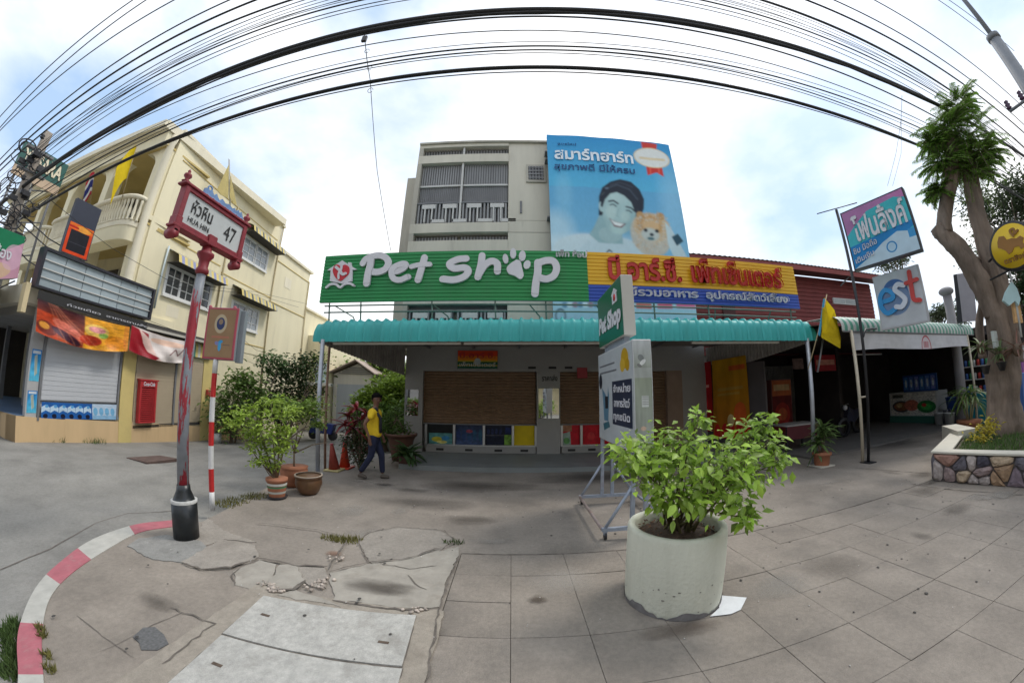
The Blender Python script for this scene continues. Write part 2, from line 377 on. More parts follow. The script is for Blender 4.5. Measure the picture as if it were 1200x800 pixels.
def resample(P, Q, step):
    "resample the pair of kerb lines together"
    d = [0]
    for a, b in zip(P[:-1], P[1:]): d.append(d[-1] + (b - a).length)
    def ev(L, t):
        for i in range(len(d) - 1):
            if t <= d[i + 1] + 1e-9: u = (t - d[i]) / (d[i + 1] - d[i]); return L[i] * (1 - u) + L[i + 1] * u
        return L[-1]
    k = int(d[-1] / step); return [(ev(P, i * d[-1] / k), ev(Q, i * d[-1] / k)) for i in range(k + 1)]
# smooth the arcs
def sm(L):
    q = stroke_pts([tuple(v) for v in L], 5); return [v.xy for v in q]
KO, KI = sm(KO), sm(KI)
left_edge = [(-3.62, 3.5), (-3.78, 4.2), (-3.95, 5.0), (-4.02, 6.2), (-3.75, 7.2), (-3.3, 8.4), (-3.15, 12.0)]
# forecourt as one cast sheet with its paved corner left open
poly = [(-.5, 3.36), (7.4, 3.36), (7.4, .2), (24, .2), (24, 13), (-3.1, 13)] + left_edge[::-1] + [tuple(v) for v in KI[::-1] if v.x > -4.5 and v.x < -.5] + [(-.5, .28)]
mb = MB(); mb.prism([(x, y, 0) for x, y in poly], (0, 0, -.5))
fore = mb.build('forecourt', m_fore); struct(fore)
mb = MB(); mb.prism([(-.5, .2, -.018), (7.4, .2, -.018), (7.4, 3.36, -.018), (-.5, 3.36, -.018)], (0, 0, -.4))
bed = struct(mb.build('pavement', m_gap))
X = [-.495, .0, .52, 1.07, 1.65, 2.22, 2.74] + [2.74 + .56 * k for k in range(1, 9)]; X[-1] = 7.395
Y = [.21, .63, 1.1, 1.59, 2.07, 2.5, 2.93, 3.355]
r = random.Random(3)
for i in range(len(X) - 1):
    for j in range(len(Y) - 1):
        g = .0016; z = -.0005 + r.uniform(-.003, .003); x0, x1, y0, y1 = X[i] + g, X[i + 1] - g, Y[j] + g, Y[j + 1] - g
        mb = MB(); t = r.uniform(-.0015, .0015)
        mb.prism([(x0, y0, z), (x1, y0, z + t), (x1, y1, z + t), (x0, y1, z)], (0, 0, -.04)); mb.build('paving_slab', m_slab, bed, bev=.002)
# left sidewalk panel (pinkish smooth) with its joints
side = struct(MB().prism([(*p, .006) for p in [tuple(v) for v in KI if -3.9 < v.x < -1.1 and v.y < 2.9][::1] + [tuple(gnd(213, 662).xy), tuple(gnd(262, 672).xy), tuple(gnd(300, 690).xy), (-1.97, 1.6), (-1.93, 1.0), (-1.85, .55)]], (0, 0, -.03)).build('sidewalk', m_side))
def ribbon(name, pts, w, z=.012, seed=2, m=None, parent=None, amt=.012, seg=.05):
    L = jit(pts, amt, seg, seed, False); rr = random.Random(seed); mb = MB(); A, B = [], []
    for i, p in enumerate(L):
        t = (L[min(i + 1, len(L) - 1)] - L[max(i - 1, 0)]).normalized(); nrm = Vector((-t.y, t.x)); ww = w * rr.uniform(.45, 1.3) * (.3 if i in (0, len(L) - 1) else 1)
        A.append(p + nrm * ww); B.append(p - nrm * ww)
    for i in range(len(L) - 1): mb.face([(*A[i], z), (*B[i], z), (*B[i + 1], z), (*A[i + 1], z)])
    return mb.build(name, m or m_gap, parent)
G2 = lambda *pp: [tuple(gnd(*p).xy) for p in pp]
def plate(name, px, m, z, parent, seed=1, amt=.012, th=.03, w=None, seg=.06):
    P = jit(w or G2(*px), amt, seg, seed); mb = MB(); mb.prism([(p.x, p.y, z) for p in P], (0, 0, -th)); return mb.build(name, m, parent)
ribbon('joint', G2((115, 765), (135, 757), (180, 733), (215, 718)), .0035, .010, 4, m_jt, side, .004)
ribbon('joint', G2((90, 722), (110, 738), (137, 758), (158, 772)), .003, .010, 5, m_jt, side, .004)
plate('asphalt_patch', [(158, 748), (168, 738), (182, 736), (196, 744), (197, 755), (185, 763), (168, 762)], m_asph, .013, side, 6, .02)
# channel kerb round the drain covers, then the covers
drain = thing('drain', 'pale concrete drain covers set in a cement surround at the front of the pavement', 'drain cover', (-1.2, 1.2, 0))
m_surr = mat('cement surround', (.30, .265, .22), var=.15, scale=5, stain=.5, stain_col=(.17, .14, .11), stain_scale=3, **CONC)
plate('surround', None, m_surr, .011, drain, 8, .008, w=[(-2.0, 1.0), (-2.02, 2.27), (-1.2, 2.32), (-.48, 2.34), (-.44, 1.0), (-.5, .35), (-1.9, .55)])
A = [(-1.845, 2.135), (-.665, 2.24), (-.615, 1.715), (-1.795, 1.625)]
B_ = [(-1.79, 1.61), (-.61, 1.70), (-.56, 1.15), (-1.74, 1.06)]
C_ = [(-1.735, 1.045), (-.555, 1.135), (-.53, .6), (-1.70, .52)]
for q, dz in ((A, .022), (B_, .018), (C_, .02)):
    c = plate('cover_slab', None, m_light, dz, drain, 9, .003, .03, w=q, seg=.3)
    for u, v in ((.13, .45), (.87, .62)):
        p = (Vector(q[0]) * (1 - u) + Vector(q[1]) * u) * (1 - v) + (Vector(q[3]) * (1 - u) + Vector(q[2]) * u) * v
        mbx = MB().box(p.x - .035, p.x + .035, p.y - .011, p.y + .011, dz + .0005, dz + .003); mbx.build('lifting_slot', mat('rusty slot', (.1, .07, .05), var=.3, scale=30), c)
ribbon('gap', A + [A[0]], .006, .0135, 3, parent=drain, amt=.003)
ribbon('gap', B_ + [B_[0]], .006, .0138, 4, parent=drain, amt=.003)
# patched and broken concrete around the old pit
broken = struct(bpy.data.objects.new('ground', None)); COL.objects.link(broken)
for k, (px, m, z) in enumerate([
    ([(150, 641), (163, 632), (196, 628), (232, 634), (247, 644), (215, 660), (178, 657)], mat('grey round patch', (.25, .245, .23), var=.15, scale=8, **CONC), .014),
    ([(247, 640), (262, 633), (300, 640), (304, 654), (271, 666), (237, 669), (213, 660), (226, 652)], m_patch, .016),
    ([(243, 606), (262, 622), (300, 636), (262, 632), (240, 640), (225, 634)], m_patch, .010),
    ([(274, 671), (304, 657), (325, 662), (318, 684), (300, 693), (276, 686)], m_patch2, .010),
    ([(328, 664), (346, 664), (358, 682), (342, 692), (322, 694), (314, 688)], m_patch2, .022),
    ([(345, 664), (378, 664), (384, 672), (382, 690), (362, 688), (357, 680)], m_patch, .014),
    ([(386, 672), (430, 662), (478, 656), (500, 650), (538, 641), (536, 652), (521, 690), (515, 712), (470, 713), (430, 708), (392, 704)], m_patch2, .012),
    ([(420, 634), (437, 622), (470, 618), (512, 620), (532, 632), (516, 645), (470, 657), (436, 661), (426, 648)], mat('rounded cast patch', (.265, .24, .21), var=.12, scale=4, **CONC), .008),
    ([(325, 698), (345, 692), (384, 704), (400, 712), (340, 702)], m_patch2, .016)]):
    plate('concrete_patch', px, m, z, broken, 20 + k, .014)
for k, (px, wd) in enumerate([
    ([(213, 661), (236, 669), (271, 667), (303, 656), (345, 664), (384, 666)], .012), ([(384, 670), (392, 656), (404, 640), (406, 634)], .010),
    ([(384, 672), (430, 661), (478, 656), (520, 642), (540, 636)], .008), ([(404, 630), (370, 622), (330, 617), (300, 614)], .006),
    ([(358, 682), (345, 692), (318, 694)], .012), ([(478, 675), (486, 686), (500, 692)], .006), ([(436, 662), (426, 648), (420, 636), (432, 625), (465, 618), (520, 622), (533, 634)], .005),
    ([(276, 688), (272, 676), (282, 666)], .005), ([(538, 652), (522, 690), (516, 712), (508, 750), (500, 800)], .008), ([(390, 704), (430, 711), (487, 717), (510, 714)], .012),
    ([(200, 713), (255, 735), (228, 755)][0:1] + [(252, 732), (190, 780)], .006), ([(445, 661), (480, 668), (512, 664)], .004)]):
    ribbon('crack', G2(*px), wd, .0245 if k < 5 else .016, 30 + k, parent=broken)
ribbon('joint', [(-.5, 3.362), (2, 3.358), (4.6, 3.36), (7.4, 3.36)], .010, .004, 3, parent=broken, amt=.006)
for k, px in enumerate([[(1067, 567), (1100, 572), (1130, 575), (1160, 577), (1200, 580)], [(1000, 548), (1040, 551), (1092, 555)]]): ribbon('crack', G2(*px), .012, .006, 50 + k, parent=broken)
# road joints follow the road surface
def road_ribbon(px, w, seed, name='road_joint', m=None):
    L = jit([tuple(gnd(*q, -.1).xy) for q in px], .01, .12, seed, False); mb = MB()
    for a, b in zip(L[:-1], L[1:]):
        t = (b - a).normalized(); nn_ = Vector((-t.y, t.x)) * w
        mb.face([(*(p), zroad(*p) + .006) for p in ((a + nn_), (a - nn_), (b - nn_), (b + nn_))])
    return mb.build(name, m or m_jt, broken)
road_ribbon([(0, 665), (60, 640), (112, 611), (150, 600), (205, 597)], .008, 61)
# kerb stones, red and white in turn
m_kr = mat('faded red kerb paint', (.40, .12, .145), rough=.7, var=.14, scale=9, stain=.45, stain_col=(.36, .27, .25), stain_scale=14, bump=.3)
m_kw = mat('faded white kerb paint', (.44, .43, .39), rough=.8, var=.12, scale=9, stain=.5, stain_col=(.33, .31, .28), stain_scale=12, bump=.3)
kerb = struct(bpy.data.objects.new('kerb', None)); COL.objects.link(kerb)
pairs = resample(KO, KI, .08)
i0 = min(range(len(pairs)), key=lambda i: (pairs[i][0] - gnd(160, 615).xy).length); i1 = min(range(len(pairs)), key=lambda i: (pairs[i][0] - gnd(203, 610).xy).length)
bounds = [min(range(len(pairs)), key=lambda i: (pairs[i][0] - gnd(*p).xy).length) for p in [(30, 793), (33, 727), (67, 677), (117, 647), (160, 623), (208, 611)]]
st = bounds[1] - bounds[0]; bl = [bounds[0] - 8 * k for k in range(12, 0, -1) if bounds[0] - 8 * k >= 0] + bounds
bl = sorted(set([0] + bl)); red_at = len(bl) - 2
for k in range(len(bl) - 1):
    a, b = bl[k], bl[k + 1]
    if b - a < 1: continue
    mb = MB(); P = pairs[a:b + 1]; g = .004
    top = [(*p[0], .012) for p in P] + [(*p[1], .012) for p in P[::-1]]
    mb.prism(top, (0, 0, -.35)); mb.build('kerb_stone', m_kr if (red_at - k) % 2 == 0 else m_kw, kerb)
# gutter weeds and grass tufts
def tuft(name, spots, m, hgt=.08, n=60, spread=.12, label=None, cat='grass'):
    mb = MB(); rr = random.Random(len(spots) * 7 + n)
    for (cx, cy, cz, s) in spots:
        for _ in range(n):
            a = rr.uniform(0, 6.28); d = spread * s * math.sqrt(rr.random()); x, y = cx + d * math.cos(a) * 1.7, cy + d * math.sin(a) * .7
            h = hgt * rr.uniform(.4, 1.2); b = rr.uniform(0, 6.28); wv = Vector((math.cos(b), math.sin(b), 0)) * .006; ln = Vector((rr.uniform(-.6, .6), rr.uniform(-.6, .6), 1)) * h
            p = Vector((x, y, cz)); mb.face([p - wv, p + wv, p + ln * .6 + wv * .7, p + ln])
    o = mb.build(name, m); o['kind'] = 'stuff'; tag(o, label, cat); return o
m_dry = mat('dry grass', (.17, .16, .045), var=.3, scale=15, island=.4, trans=.2)
m_gr = mat('green grass', (.07, .12, .03), var=.3, scale=12, island=.45, trans=.25)
def sp(px, py, s=1.0, z=0.0): v = gnd(px, py, z); return (v.x, v.y, z, s)
tuft('grass_tuft', [sp(392, 632), sp(402, 634), sp(412, 632, .8)], m_dry, .05, 110, .1, 'dry grass tuft growing where two cracks meet in the pavement')
tuft('grass_tuft', [sp(262, 592), sp(278, 587), sp(292, 583), sp(303, 581), sp(270, 590)], m_dry, .06, 90, .12, 'line of dry grass at the pavement edge beside the red and white pole')
tuft('grass_tuft', [sp(531, 636, .8)], m_gr, .05, 70, .09, 'small green tuft at the left end of the straight pavement joint')
def spr(px, py, s=1.0): v = gnd(px, py, -.05); return (v.x, v.y, zroad(v.x, v.y), s)
tuft('roadside_grass', [spr(x, 519, 2.2) for x in (24, 34, 44, 54, 64)], m_gr, .16, 120, .12, 'green grass growing below the left end of the cream plinth')
tuft('roadside_grass', [spr(x, 518, 2) for x in (95, 104, 113)], m_gr, .14, 100, .12, 'short green grass growing below the middle of the cream plinth')
gw = []
for (px, py, s) in [(8, 740, 1), (12, 755, 1), (14, 770, 1.1), (9, 785, 1), (18, 732, .8)]: v = gnd(px, py, -.1); gw.append((v.x, v.y, zroad(v.x, v.y), s * .7))
tuft('gutter_weed', gw, m_gr, .07, 150, .1, 'leafy green weeds in the gutter against the red kerb')
tuft('grass_tuft', [sp(48, 738, .5), sp(50, 745, .5), sp(56, 770, .5), sp(58, 785, .6)], m_dry, .05, 50, .06, 'brown dry grass between the red kerb and the pavement')
# soft stains and broad dark patches that lie on the concrete
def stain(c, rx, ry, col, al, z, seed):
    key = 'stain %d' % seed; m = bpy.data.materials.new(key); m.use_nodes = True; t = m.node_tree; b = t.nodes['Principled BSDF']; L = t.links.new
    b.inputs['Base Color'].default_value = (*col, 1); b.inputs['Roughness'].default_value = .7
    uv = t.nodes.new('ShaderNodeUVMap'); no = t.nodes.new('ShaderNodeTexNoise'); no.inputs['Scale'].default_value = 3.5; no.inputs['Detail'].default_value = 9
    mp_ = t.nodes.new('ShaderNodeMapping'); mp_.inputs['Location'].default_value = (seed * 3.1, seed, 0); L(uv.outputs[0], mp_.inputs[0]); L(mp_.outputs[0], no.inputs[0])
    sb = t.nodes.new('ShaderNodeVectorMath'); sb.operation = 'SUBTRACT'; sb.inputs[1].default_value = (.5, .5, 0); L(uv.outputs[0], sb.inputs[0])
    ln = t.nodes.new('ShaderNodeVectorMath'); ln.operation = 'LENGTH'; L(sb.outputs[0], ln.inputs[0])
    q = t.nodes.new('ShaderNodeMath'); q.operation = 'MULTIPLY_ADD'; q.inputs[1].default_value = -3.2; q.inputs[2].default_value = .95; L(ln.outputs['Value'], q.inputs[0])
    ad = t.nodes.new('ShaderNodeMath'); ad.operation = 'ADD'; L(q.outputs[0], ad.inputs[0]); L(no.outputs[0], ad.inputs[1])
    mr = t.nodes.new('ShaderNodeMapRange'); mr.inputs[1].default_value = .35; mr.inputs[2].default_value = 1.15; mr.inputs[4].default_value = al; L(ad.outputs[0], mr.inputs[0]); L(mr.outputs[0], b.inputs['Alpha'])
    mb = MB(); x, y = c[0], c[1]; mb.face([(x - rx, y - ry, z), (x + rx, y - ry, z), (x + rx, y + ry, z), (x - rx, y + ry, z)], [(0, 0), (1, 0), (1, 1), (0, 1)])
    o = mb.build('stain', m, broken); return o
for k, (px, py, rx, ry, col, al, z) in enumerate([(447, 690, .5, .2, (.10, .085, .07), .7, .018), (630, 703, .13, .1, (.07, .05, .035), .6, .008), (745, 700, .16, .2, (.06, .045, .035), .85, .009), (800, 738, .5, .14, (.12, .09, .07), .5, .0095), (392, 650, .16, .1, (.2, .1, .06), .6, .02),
    (660, 680, .5, .4, (.45, .42, .38), .35, .009), (700, 560, 1.9, .8, (.05, .045, .04), .5, .007), (870, 560, 1.3, .6, (.05, .045, .04), .5, .0075), (500, 590, 1.2, .5, (.05, .045, .04), .35, .007), (560, 570, 1.6, .6, (.04, .035, .03), .5, .0065),  # after one pale patch, broad near-black patches along the awning front
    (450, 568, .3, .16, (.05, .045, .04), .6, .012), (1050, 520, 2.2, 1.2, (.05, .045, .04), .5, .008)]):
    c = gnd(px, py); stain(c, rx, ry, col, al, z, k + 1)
for k in range(26):
    rs_ = random.Random(100 + k); stain((rs_.uniform(-3, 7), rs_.uniform(1.2, 6.6)), rs_.uniform(.12, .6), rs_.uniform(.1, .4), rs_.choice([(.07, .06, .05), (.1, .085, .07), (.32, .3, .27)]), rs_.uniform(.25, .5), .0285 + k * .0004 if False else (.0065 + k * .0002), 100 + k)
# chewing-gum spots and litter
mb = MB(); rr = random.Random(11)
for _ in range(150):
    x, y = rr.uniform(-3.2, 6.5), rr.uniform(1.0, 6); r_ = rr.uniform(.005, .016); z = .0275 if x < -.4 else .006; mb.lathe([(r_, 0), (r_ * .8, .002)], (x, y, z), 7)
sp_o = mb.build('gum_spots', mat('dark spots', (.06, .055, .05), var=.3)); sp_o['kind'] = 'stuff'; tag(sp_o, 'dark chewing gum spots scattered over the pavement', 'spots')
mb = MB(); rr = random.Random(12)
for _ in range(90):
    x, y = rr.uniform(-3.2, 6.5), rr.uniform(1.0, 6); mb.lathe([(rr.uniform(.003, .007), 0), (.002, .004)], (x, y, .0275 if x < -.4 else .006), 5)
sp_o = mb.build('litter_bits', mat('pale litter', (.65, .63, .6), var=.3)); sp_o['kind'] = 'stuff'; tag(sp_o, 'tiny pale bits of litter scattered over the pavement', 'litter')
mb = MB(); rr = random.Random(13)
for cx, cy in G2((318, 690), (312, 686), (322, 694), (372, 690), (378, 682), (396, 655), (488, 716)):
    for _ in range(14):
        x, y = cx + rr.gauss(0, .05), cy + rr.gauss(0, .03); mb.ball((x, y, .022), rr.uniform(.006, .022), 6, 4, (1, rr.uniform(.6, 1), .6))
sp_o = mb.build('rubble', mat('rubble', (.42, .36, .31), var=.3, scale=30, island=.35)); sp_o['kind'] = 'stuff'; tag(sp_o, 'small concrete rubble lying in the broken pavement', 'rubble')
# rusty grate in the road
P = [gnd(*q, -.09) for q in [(148, 540), (187, 537), (209, 541), (172, 546)]]
zz = max(zroad(p.x, p.y) for p in P) + .012
mb = MB(); mb.prism([(p.x, p.y, zz) for p in P], (0, 0, -.06))
gr = mb.build('manhole_cover', mat('rusty iron', (.10, .065, .055), rough=.8, var=.3, scale=8, bump=.3)); tag(gr, 'rusty square manhole cover set in the side road', 'manhole cover')
# ================================================================== MAIN BUILDING BEHIND THE PET SHOP (facade at y = 9)
BY = 9.0
m_ren = mat('aged render', (.58, .555, .47), rough=.9, var=.1, scale=1.5, stain=.5, stain_col=(.2, .185, .15), stain_scale=1.1, streak=True, thr=(.55, .8), bump=.15)
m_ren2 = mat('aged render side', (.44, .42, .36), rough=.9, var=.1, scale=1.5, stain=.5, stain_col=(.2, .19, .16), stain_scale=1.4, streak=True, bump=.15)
m_slat = mat('grey metal slat', (.27, .275, .28), rough=.6, var=.15, scale=3, stain=.3, stain_col=(.16, .16, .16), streak=True)
m_slatd = mat('dark grey louvre', (.17, .175, .185), rough=.6, var=.15, scale=3)
m_wht = mat('white painted panel', (.54, .54, .52), rough=.6, var=.08, scale=4, stain=.25, stain_col=(.4, .39, .36))
Z = lambda py, px=560: aty(px, py, BY).z
XL, XM, XR = aty(488.7, 200, BY).x, aty(596, 200, BY).x, 5.0
ztop = Z(168.5); bld = thing('office_building', 'tall cream concrete building with grey screened balconies behind the pet shop', 'building', (0, BY, 0))
zs = dict(l0=Z(172), l1=Z(181), b0=Z(190), mid=Z(215), ba0=Z(236.5), ba1=Z(261), s1=Z(272), lv0=Z(274.5), lv1=Z(281.5), w0=Z(356), bb0=Z(364), bb1=3.15)
# solid wall: everything but the bays, recess .35 deep
mb = MB(); D = .35
mb.box(XM, XR, BY, BY + 8, 3.0, ztop); mb.box(XM, XR, BY + .34, BY + 8, .1, 2.999)                                     # right solid part
mb.box(XL, XM - .001, BY + D, BY + 8, 3.0, ztop - .04); mb.box(-2.72, XM - .001, BY + D, BY + 8, .1, 2.999)                            # body behind the bays
mb.build('wall', m_ren, bld)
for (z1, z0, nm) in ((ztop, zs['l0'], 'parapet'), (zs['l1'], zs['b0'], 'floor_band'), (zs['ba1'], zs['s1'], 'floor_band'), (zs['lv1'], zs['w0'], 'beam')):
    MB().box(XL, XM - .002, BY - .03, BY + D - .002, z0, z1).build(nm, m_ren, bld)
MB().box(XL, XL + .14, BY - .028, BY + D - .004, 2.9, ztop - .004).build('corner_pier', m_ren2, bld)
MB().box(XL + .002, XR - .002, BY - .09, BY + .3, ztop, ztop + .07).build('coping', m_ren2, bld)
XC = aty(541, 215, BY).x
MB().box(XC - .03, XC + .03, BY + .02, BY + .1, zs['ba1'], zs['b0']).build('mullion', m_wht, bld)
MB().box(XC - .03, XC + .03, BY + .02, BY + .1, zs['l1'], zs['l0']).build('mullion', m_wht, bld)
def bars(x0, x1, z0, z1, y, pitch, w, mtl, name, d=.03, par=None):
    mb = MB(); n_ = int((x1 - x0) / pitch)
    for k in range(n_):
        x = x0 + (k + .5) * (x1 - x0) / n_; mb.box(x - w / 2, x + w / 2, y, y + d, z0, z1)
    o = mb.build(name, mtl, par or bld); o['kind'] = 'stuff'; return o
for a, b in ((XL + .15, XC - .04), (XC + .04, XM - .02)):
    MB().box(a, b, BY + .16, BY + .2, zs['mid'] + .03, zs['b0']).build('screen', m_slatd, bld)
    bars(a, b, zs['mid'] + .03, zs['b0'], BY + .12, .075, .045, m_slat, 'screen_bars')
    MB().box(a, b, BY + .15, BY + .2, zs['ba0'] + .01, zs['mid'] - .03).build('screen', m_slat, bld)
    bars(a, b, zs['ba0'], zs['mid'] - .03, BY + .12, .06, .03, m_slatd, 'screen_bars')
    MB().box(a, b, BY + .08, BY + .14, zs['mid'] - .03, zs['mid'] + .03).build('transom', m_wht, bld)
    for z1, z0 in ((zs['l0'], zs['l1']), (zs['lv0'], zs['lv1'])):
        MB().box(a, b, BY + .2, BY + .24, z1, z0).build('louvre', m_slatd, bld)
        bars(a, b, z1, z0, BY + .14, .09, .04, m_slat, 'louvre_bars')
    for z1, z0, lo in ((zs['ba0'], zs['ba1'], 1), (zs['bb0'], zs['bb1'], 0)):
        MB().box(a, b, BY + .18, BY + .22, z0, z1).build('balustrade_back', mat('grey recess', (.19, .19, .195), var=.15), bld)
        bars(a, b, z0, z1, BY + .03, .1, .05, m_slat, 'balustrade_bars')
        MB().box(a, b, BY + .01, BY + .1, z1 - .02, z1 + .03).build('handrail', m_slatd, bld)
        hb = z1 - z0; w_ = (b - a) / 4
        for k in range(2):
            xa = a + w_ * (2 * k + .5)
            p = MB().box(xa, xa + .42, BY + .0, BY + .03, z1 - .2 * hb - .05, z1 - .05).build('screen_panel', m_wht, bld)
            if lo: MB().box(xa + w_ - .02, xa + w_ + .42, BY + .0, BY + .03, z0 + .04, z0 + .2 * hb).build('screen_panel', m_wht, bld)
            for s_ in (.1, .32):
                MB().box(xa + s_ - .02, xa + s_ + .02, BY + .0, BY + .03, z0 + .06, z1 - .2 * hb - .05).build('screen_bar', m_wht, bld)
MB().box(XL + .15, XM - .02, BY + .2, BY + .24, zs['bb0'] + .02, zs['w0']).build('louvre', m_slatd, bld)
for q, (za, zb) in enumerate(((.006, .0),)):
    zz = Z(271.5); MB().box(XM, XR, BY - .006, BY, zz - .03, zz).build('string_course', m_ren2, bld)
    zz = Z(258); MB().box(XM, XR, BY - .004, BY, zz - .015, zz).build('string_course', m_ren2, bld)
wa, wb = aty(619, 196, BY), aty(637, 212, BY)
wf = MB().box(wa.x - .07, wb.x + .07, BY - .05, BY + .02, wb.z - .08, wa.z + .07).build('window', m_ren2, bld)
MB().box(wa.x, wb.x, BY - .053, BY - .0505, wb.z, wa.z).build('pane', mat('dark glass', (.05, .05, .06), rough=.15, var=.1), wf)
mb = MB()
for k in range(5): x = wa.x + (wb.x - wa.x) * (k + .5) / 5; mb.box(x - .012, x + .012, BY - .075, BY - .06, wb.z, wa.z)
for k in range(4): z = wb.z + (wa.z - wb.z) * (k + .5) / 4; mb.box(wa.x, wb.x, BY - .08, BY - .065, z - .012, z + .012)
mb.build('grille', m_slat, wf)
# step-back on the left
xw = aty(478, 209, BY + .6).x; MB().box(xw, XL + .4, BY + .6, BY + 8, 2.9, aty(478, 209, BY + .6).z).build('side_wall', m_ren2, bld)
MB().box(XM + .35, XM + .41, BY - .03, BY + .0, Z(236, 600), Z(250, 600)).build('downpipe', m_slatd, bld)

# ------------------------------------------------------------------ shop front, ground floor
shop = thing('pet_shop', 'white tiled pet shop front with closed brown roller shutters under the turquoise awning', 'shop front', (1.3, BY - .2, 0))
FY = BY - .02
m_tile = mat('white wall tile', (.30, .295, .285), rough=.35, var=.05, scale=3, stain=.12, stain_col=(.35, .34, .33))
m_steel = mat('brushed steel', (.55, .56, .57), rough=.35, metal=.8, var=.08, scale=6)
m_shut = mat('brown shutter', (.21, .13, .075), rough=.55, var=.12, scale=3, stain=.2, stain_col=(.1, .065, .04))
F = lambda px, py: aty(px, py, FY)
zsh1, zsh0, zc0 = F(560, 435).z, F(560, 497).z, F(560, 527).z
x_l, x_p0, x_p1 = F(474, 480).x, F(495, 480).x, F(628, 480).x
XRR = 5.55
MB().box(x_l, XRR, FY, FY + .3, zsh1, 3.3).build('header_wall', m_tile, shop)
def pier(a, b, nm='pillar', m=None): return MB().box(a, b, FY - .012, FY + .3, .1, zsh1).build(nm, m or m_tile, shop)
p1 = pier(x_l, x_p0)
xa, xb = F(656.5, 480).x, F(629, 480).x
p2 = pier(xb, xa, 'door_panel')
x3 = F(757, 470).x; pier(F(744, 470).x, x3); pier(F(782, 470).x, F(800, 470).x, m=mat('tan pillar', (.28, .2, .15), var=.12, scale=3, stain=.3, stain_col=(.15, .1, .08)))
pier(F(800, 470).x + .002, XRR)
# wall mirror panes that catch the street
mirror = mat('mirror glass', (.8, .8, .8), rough=.03, metal=1, var=.02)
a, b = F(476, 456), F(490, 487); MB().box(a.x, b.x, FY - .018, FY - .0125, b.z, a.z).build('window_pane', mirror, p1)
a, b = F(631, 455), F(655, 490); wpn = MB().box(a.x, b.x, FY - .018, FY - .0125, b.z, a.z).build('window_pane', mirror, p2)
lettering('lettering', 'ราคาส่ง', F(635, 439) + Vector((0, -.014, 0)), F(653, 439) + Vector((0, -.014, 0)), F(635, 446.5) + Vector((0, -.014, 0)), mat('black print', (.02, .02, .02), var=.05), p2, bold=.015, depth=.004)
for px in (619, 643, 662):
    a = F(px, 430.5); MB().box(a.x, a.x + .2, FY - .02, FY, a.z - .035, a.z + .02).build('bracket', mat('black print', (.02, .02, .02)), shop)
def shutter(x0, x1, z0, z1, lab=None):
    s_ = thing('x', '', '') if 0 else None
    mb = MB(); n_ = int((z1 - z0) / .075)
    mb.box(x0, x1, FY + .12, FY + .14, z0, z1)
    base = mb.build('roller_shutter', m_shut, shop)
    for k in range(n_):
        z = z0 + k * (z1 - z0) / n_; h = (z1 - z0) / n_
        me = MB().raw([(x0, FY + .118, z + .004), (x1, FY + .118, z + .004), (x1, FY + .098, z + h * .5), (x0, FY + .098, z + h * .5), (x1, FY + .118, z + h - .004), (x0, FY + .118, z + h - .004)], [(0, 1, 2, 3), (3, 2, 4, 5)])
        me.build('slat', m_shut, base)
    MB().box(x0, x1, FY + .09, FY + .125, z0 - .03, z0).build('bottom_bar', m_slatd, base)
    return base
shutter(x_p0, x_p1, zsh0, zsh1); x4 = F(744, 470).x; shutter(xa, x4, zsh0, zsh1); shutter(x3, F(782, 470).x, .15, zsh1)
# glass display cases under the shutters: frames, posters behind, dark interior
def c1():
    c = Canvas(128, 100, (.012, .014, .016)); c.rect(.05, .42, .95, 1, srgb(90, 150, 150)); c.ell(.35, .72, .2, .12, srgb(200, 190, 60)); c.ell(.7, .65, .15, .1, srgb(60, 130, 180)); c.ell(.55, .85, .2, .07, srgb(220, 210, 120)); return c.noise(12, .3, 2).a
def c2(): c = Canvas(128, 100, srgb(50, 70, 110)); c.vgrad(srgb(38, 50, 78), srgb(70, 90, 130)); [c.ell(.1 + .2 * k, .5, .07, .3, srgb(40, 60 + 10 * k, 120), .6) for k in range(5)]; c.ell(.5, .3, .12, .08, srgb(180, 60, 60), .6); return c.noise(16, .35, 5).a
def c3(): c = Canvas(128, 100, srgb(26, 32, 52)); c.rect(0, .45, .7, .5, srgb(80, 80, 90)); [c.ell(.12 + .15 * k, .3, .05, .14, srgb(40, 50, 90)) for k in range(4)]; c.rect(.72, .45, 1, 1, srgb(110, 150, 60)); c.rect(.75, .1, .98, .4, srgb(30, 45, 95)); return c.noise(16, .5, 6).a
def c4(): c = Canvas(64, 64, srgb(205, 180, 20)); return c.noise(5, .12, 7).a
def c5(): c = Canvas(128, 100, srgb(190, 30, 45)); c.rect(0, 0, .55, .3, srgb(170, 120, 90)); c.poly([(0, .4), (.45, .3), (.5, 1), (0, 1)], srgb(150, 170, 160)); c.ell(.25, .75, .18, .15, srgb(100, 150, 90)); return c.noise(12, .25, 8).a
def c6(): c = Canvas(128, 100, srgb(190, 25, 40)); c.ell(.5, .55, .2, .2, srgb(215, 70, 70), .6); return c.noise(10, .25, 9).a
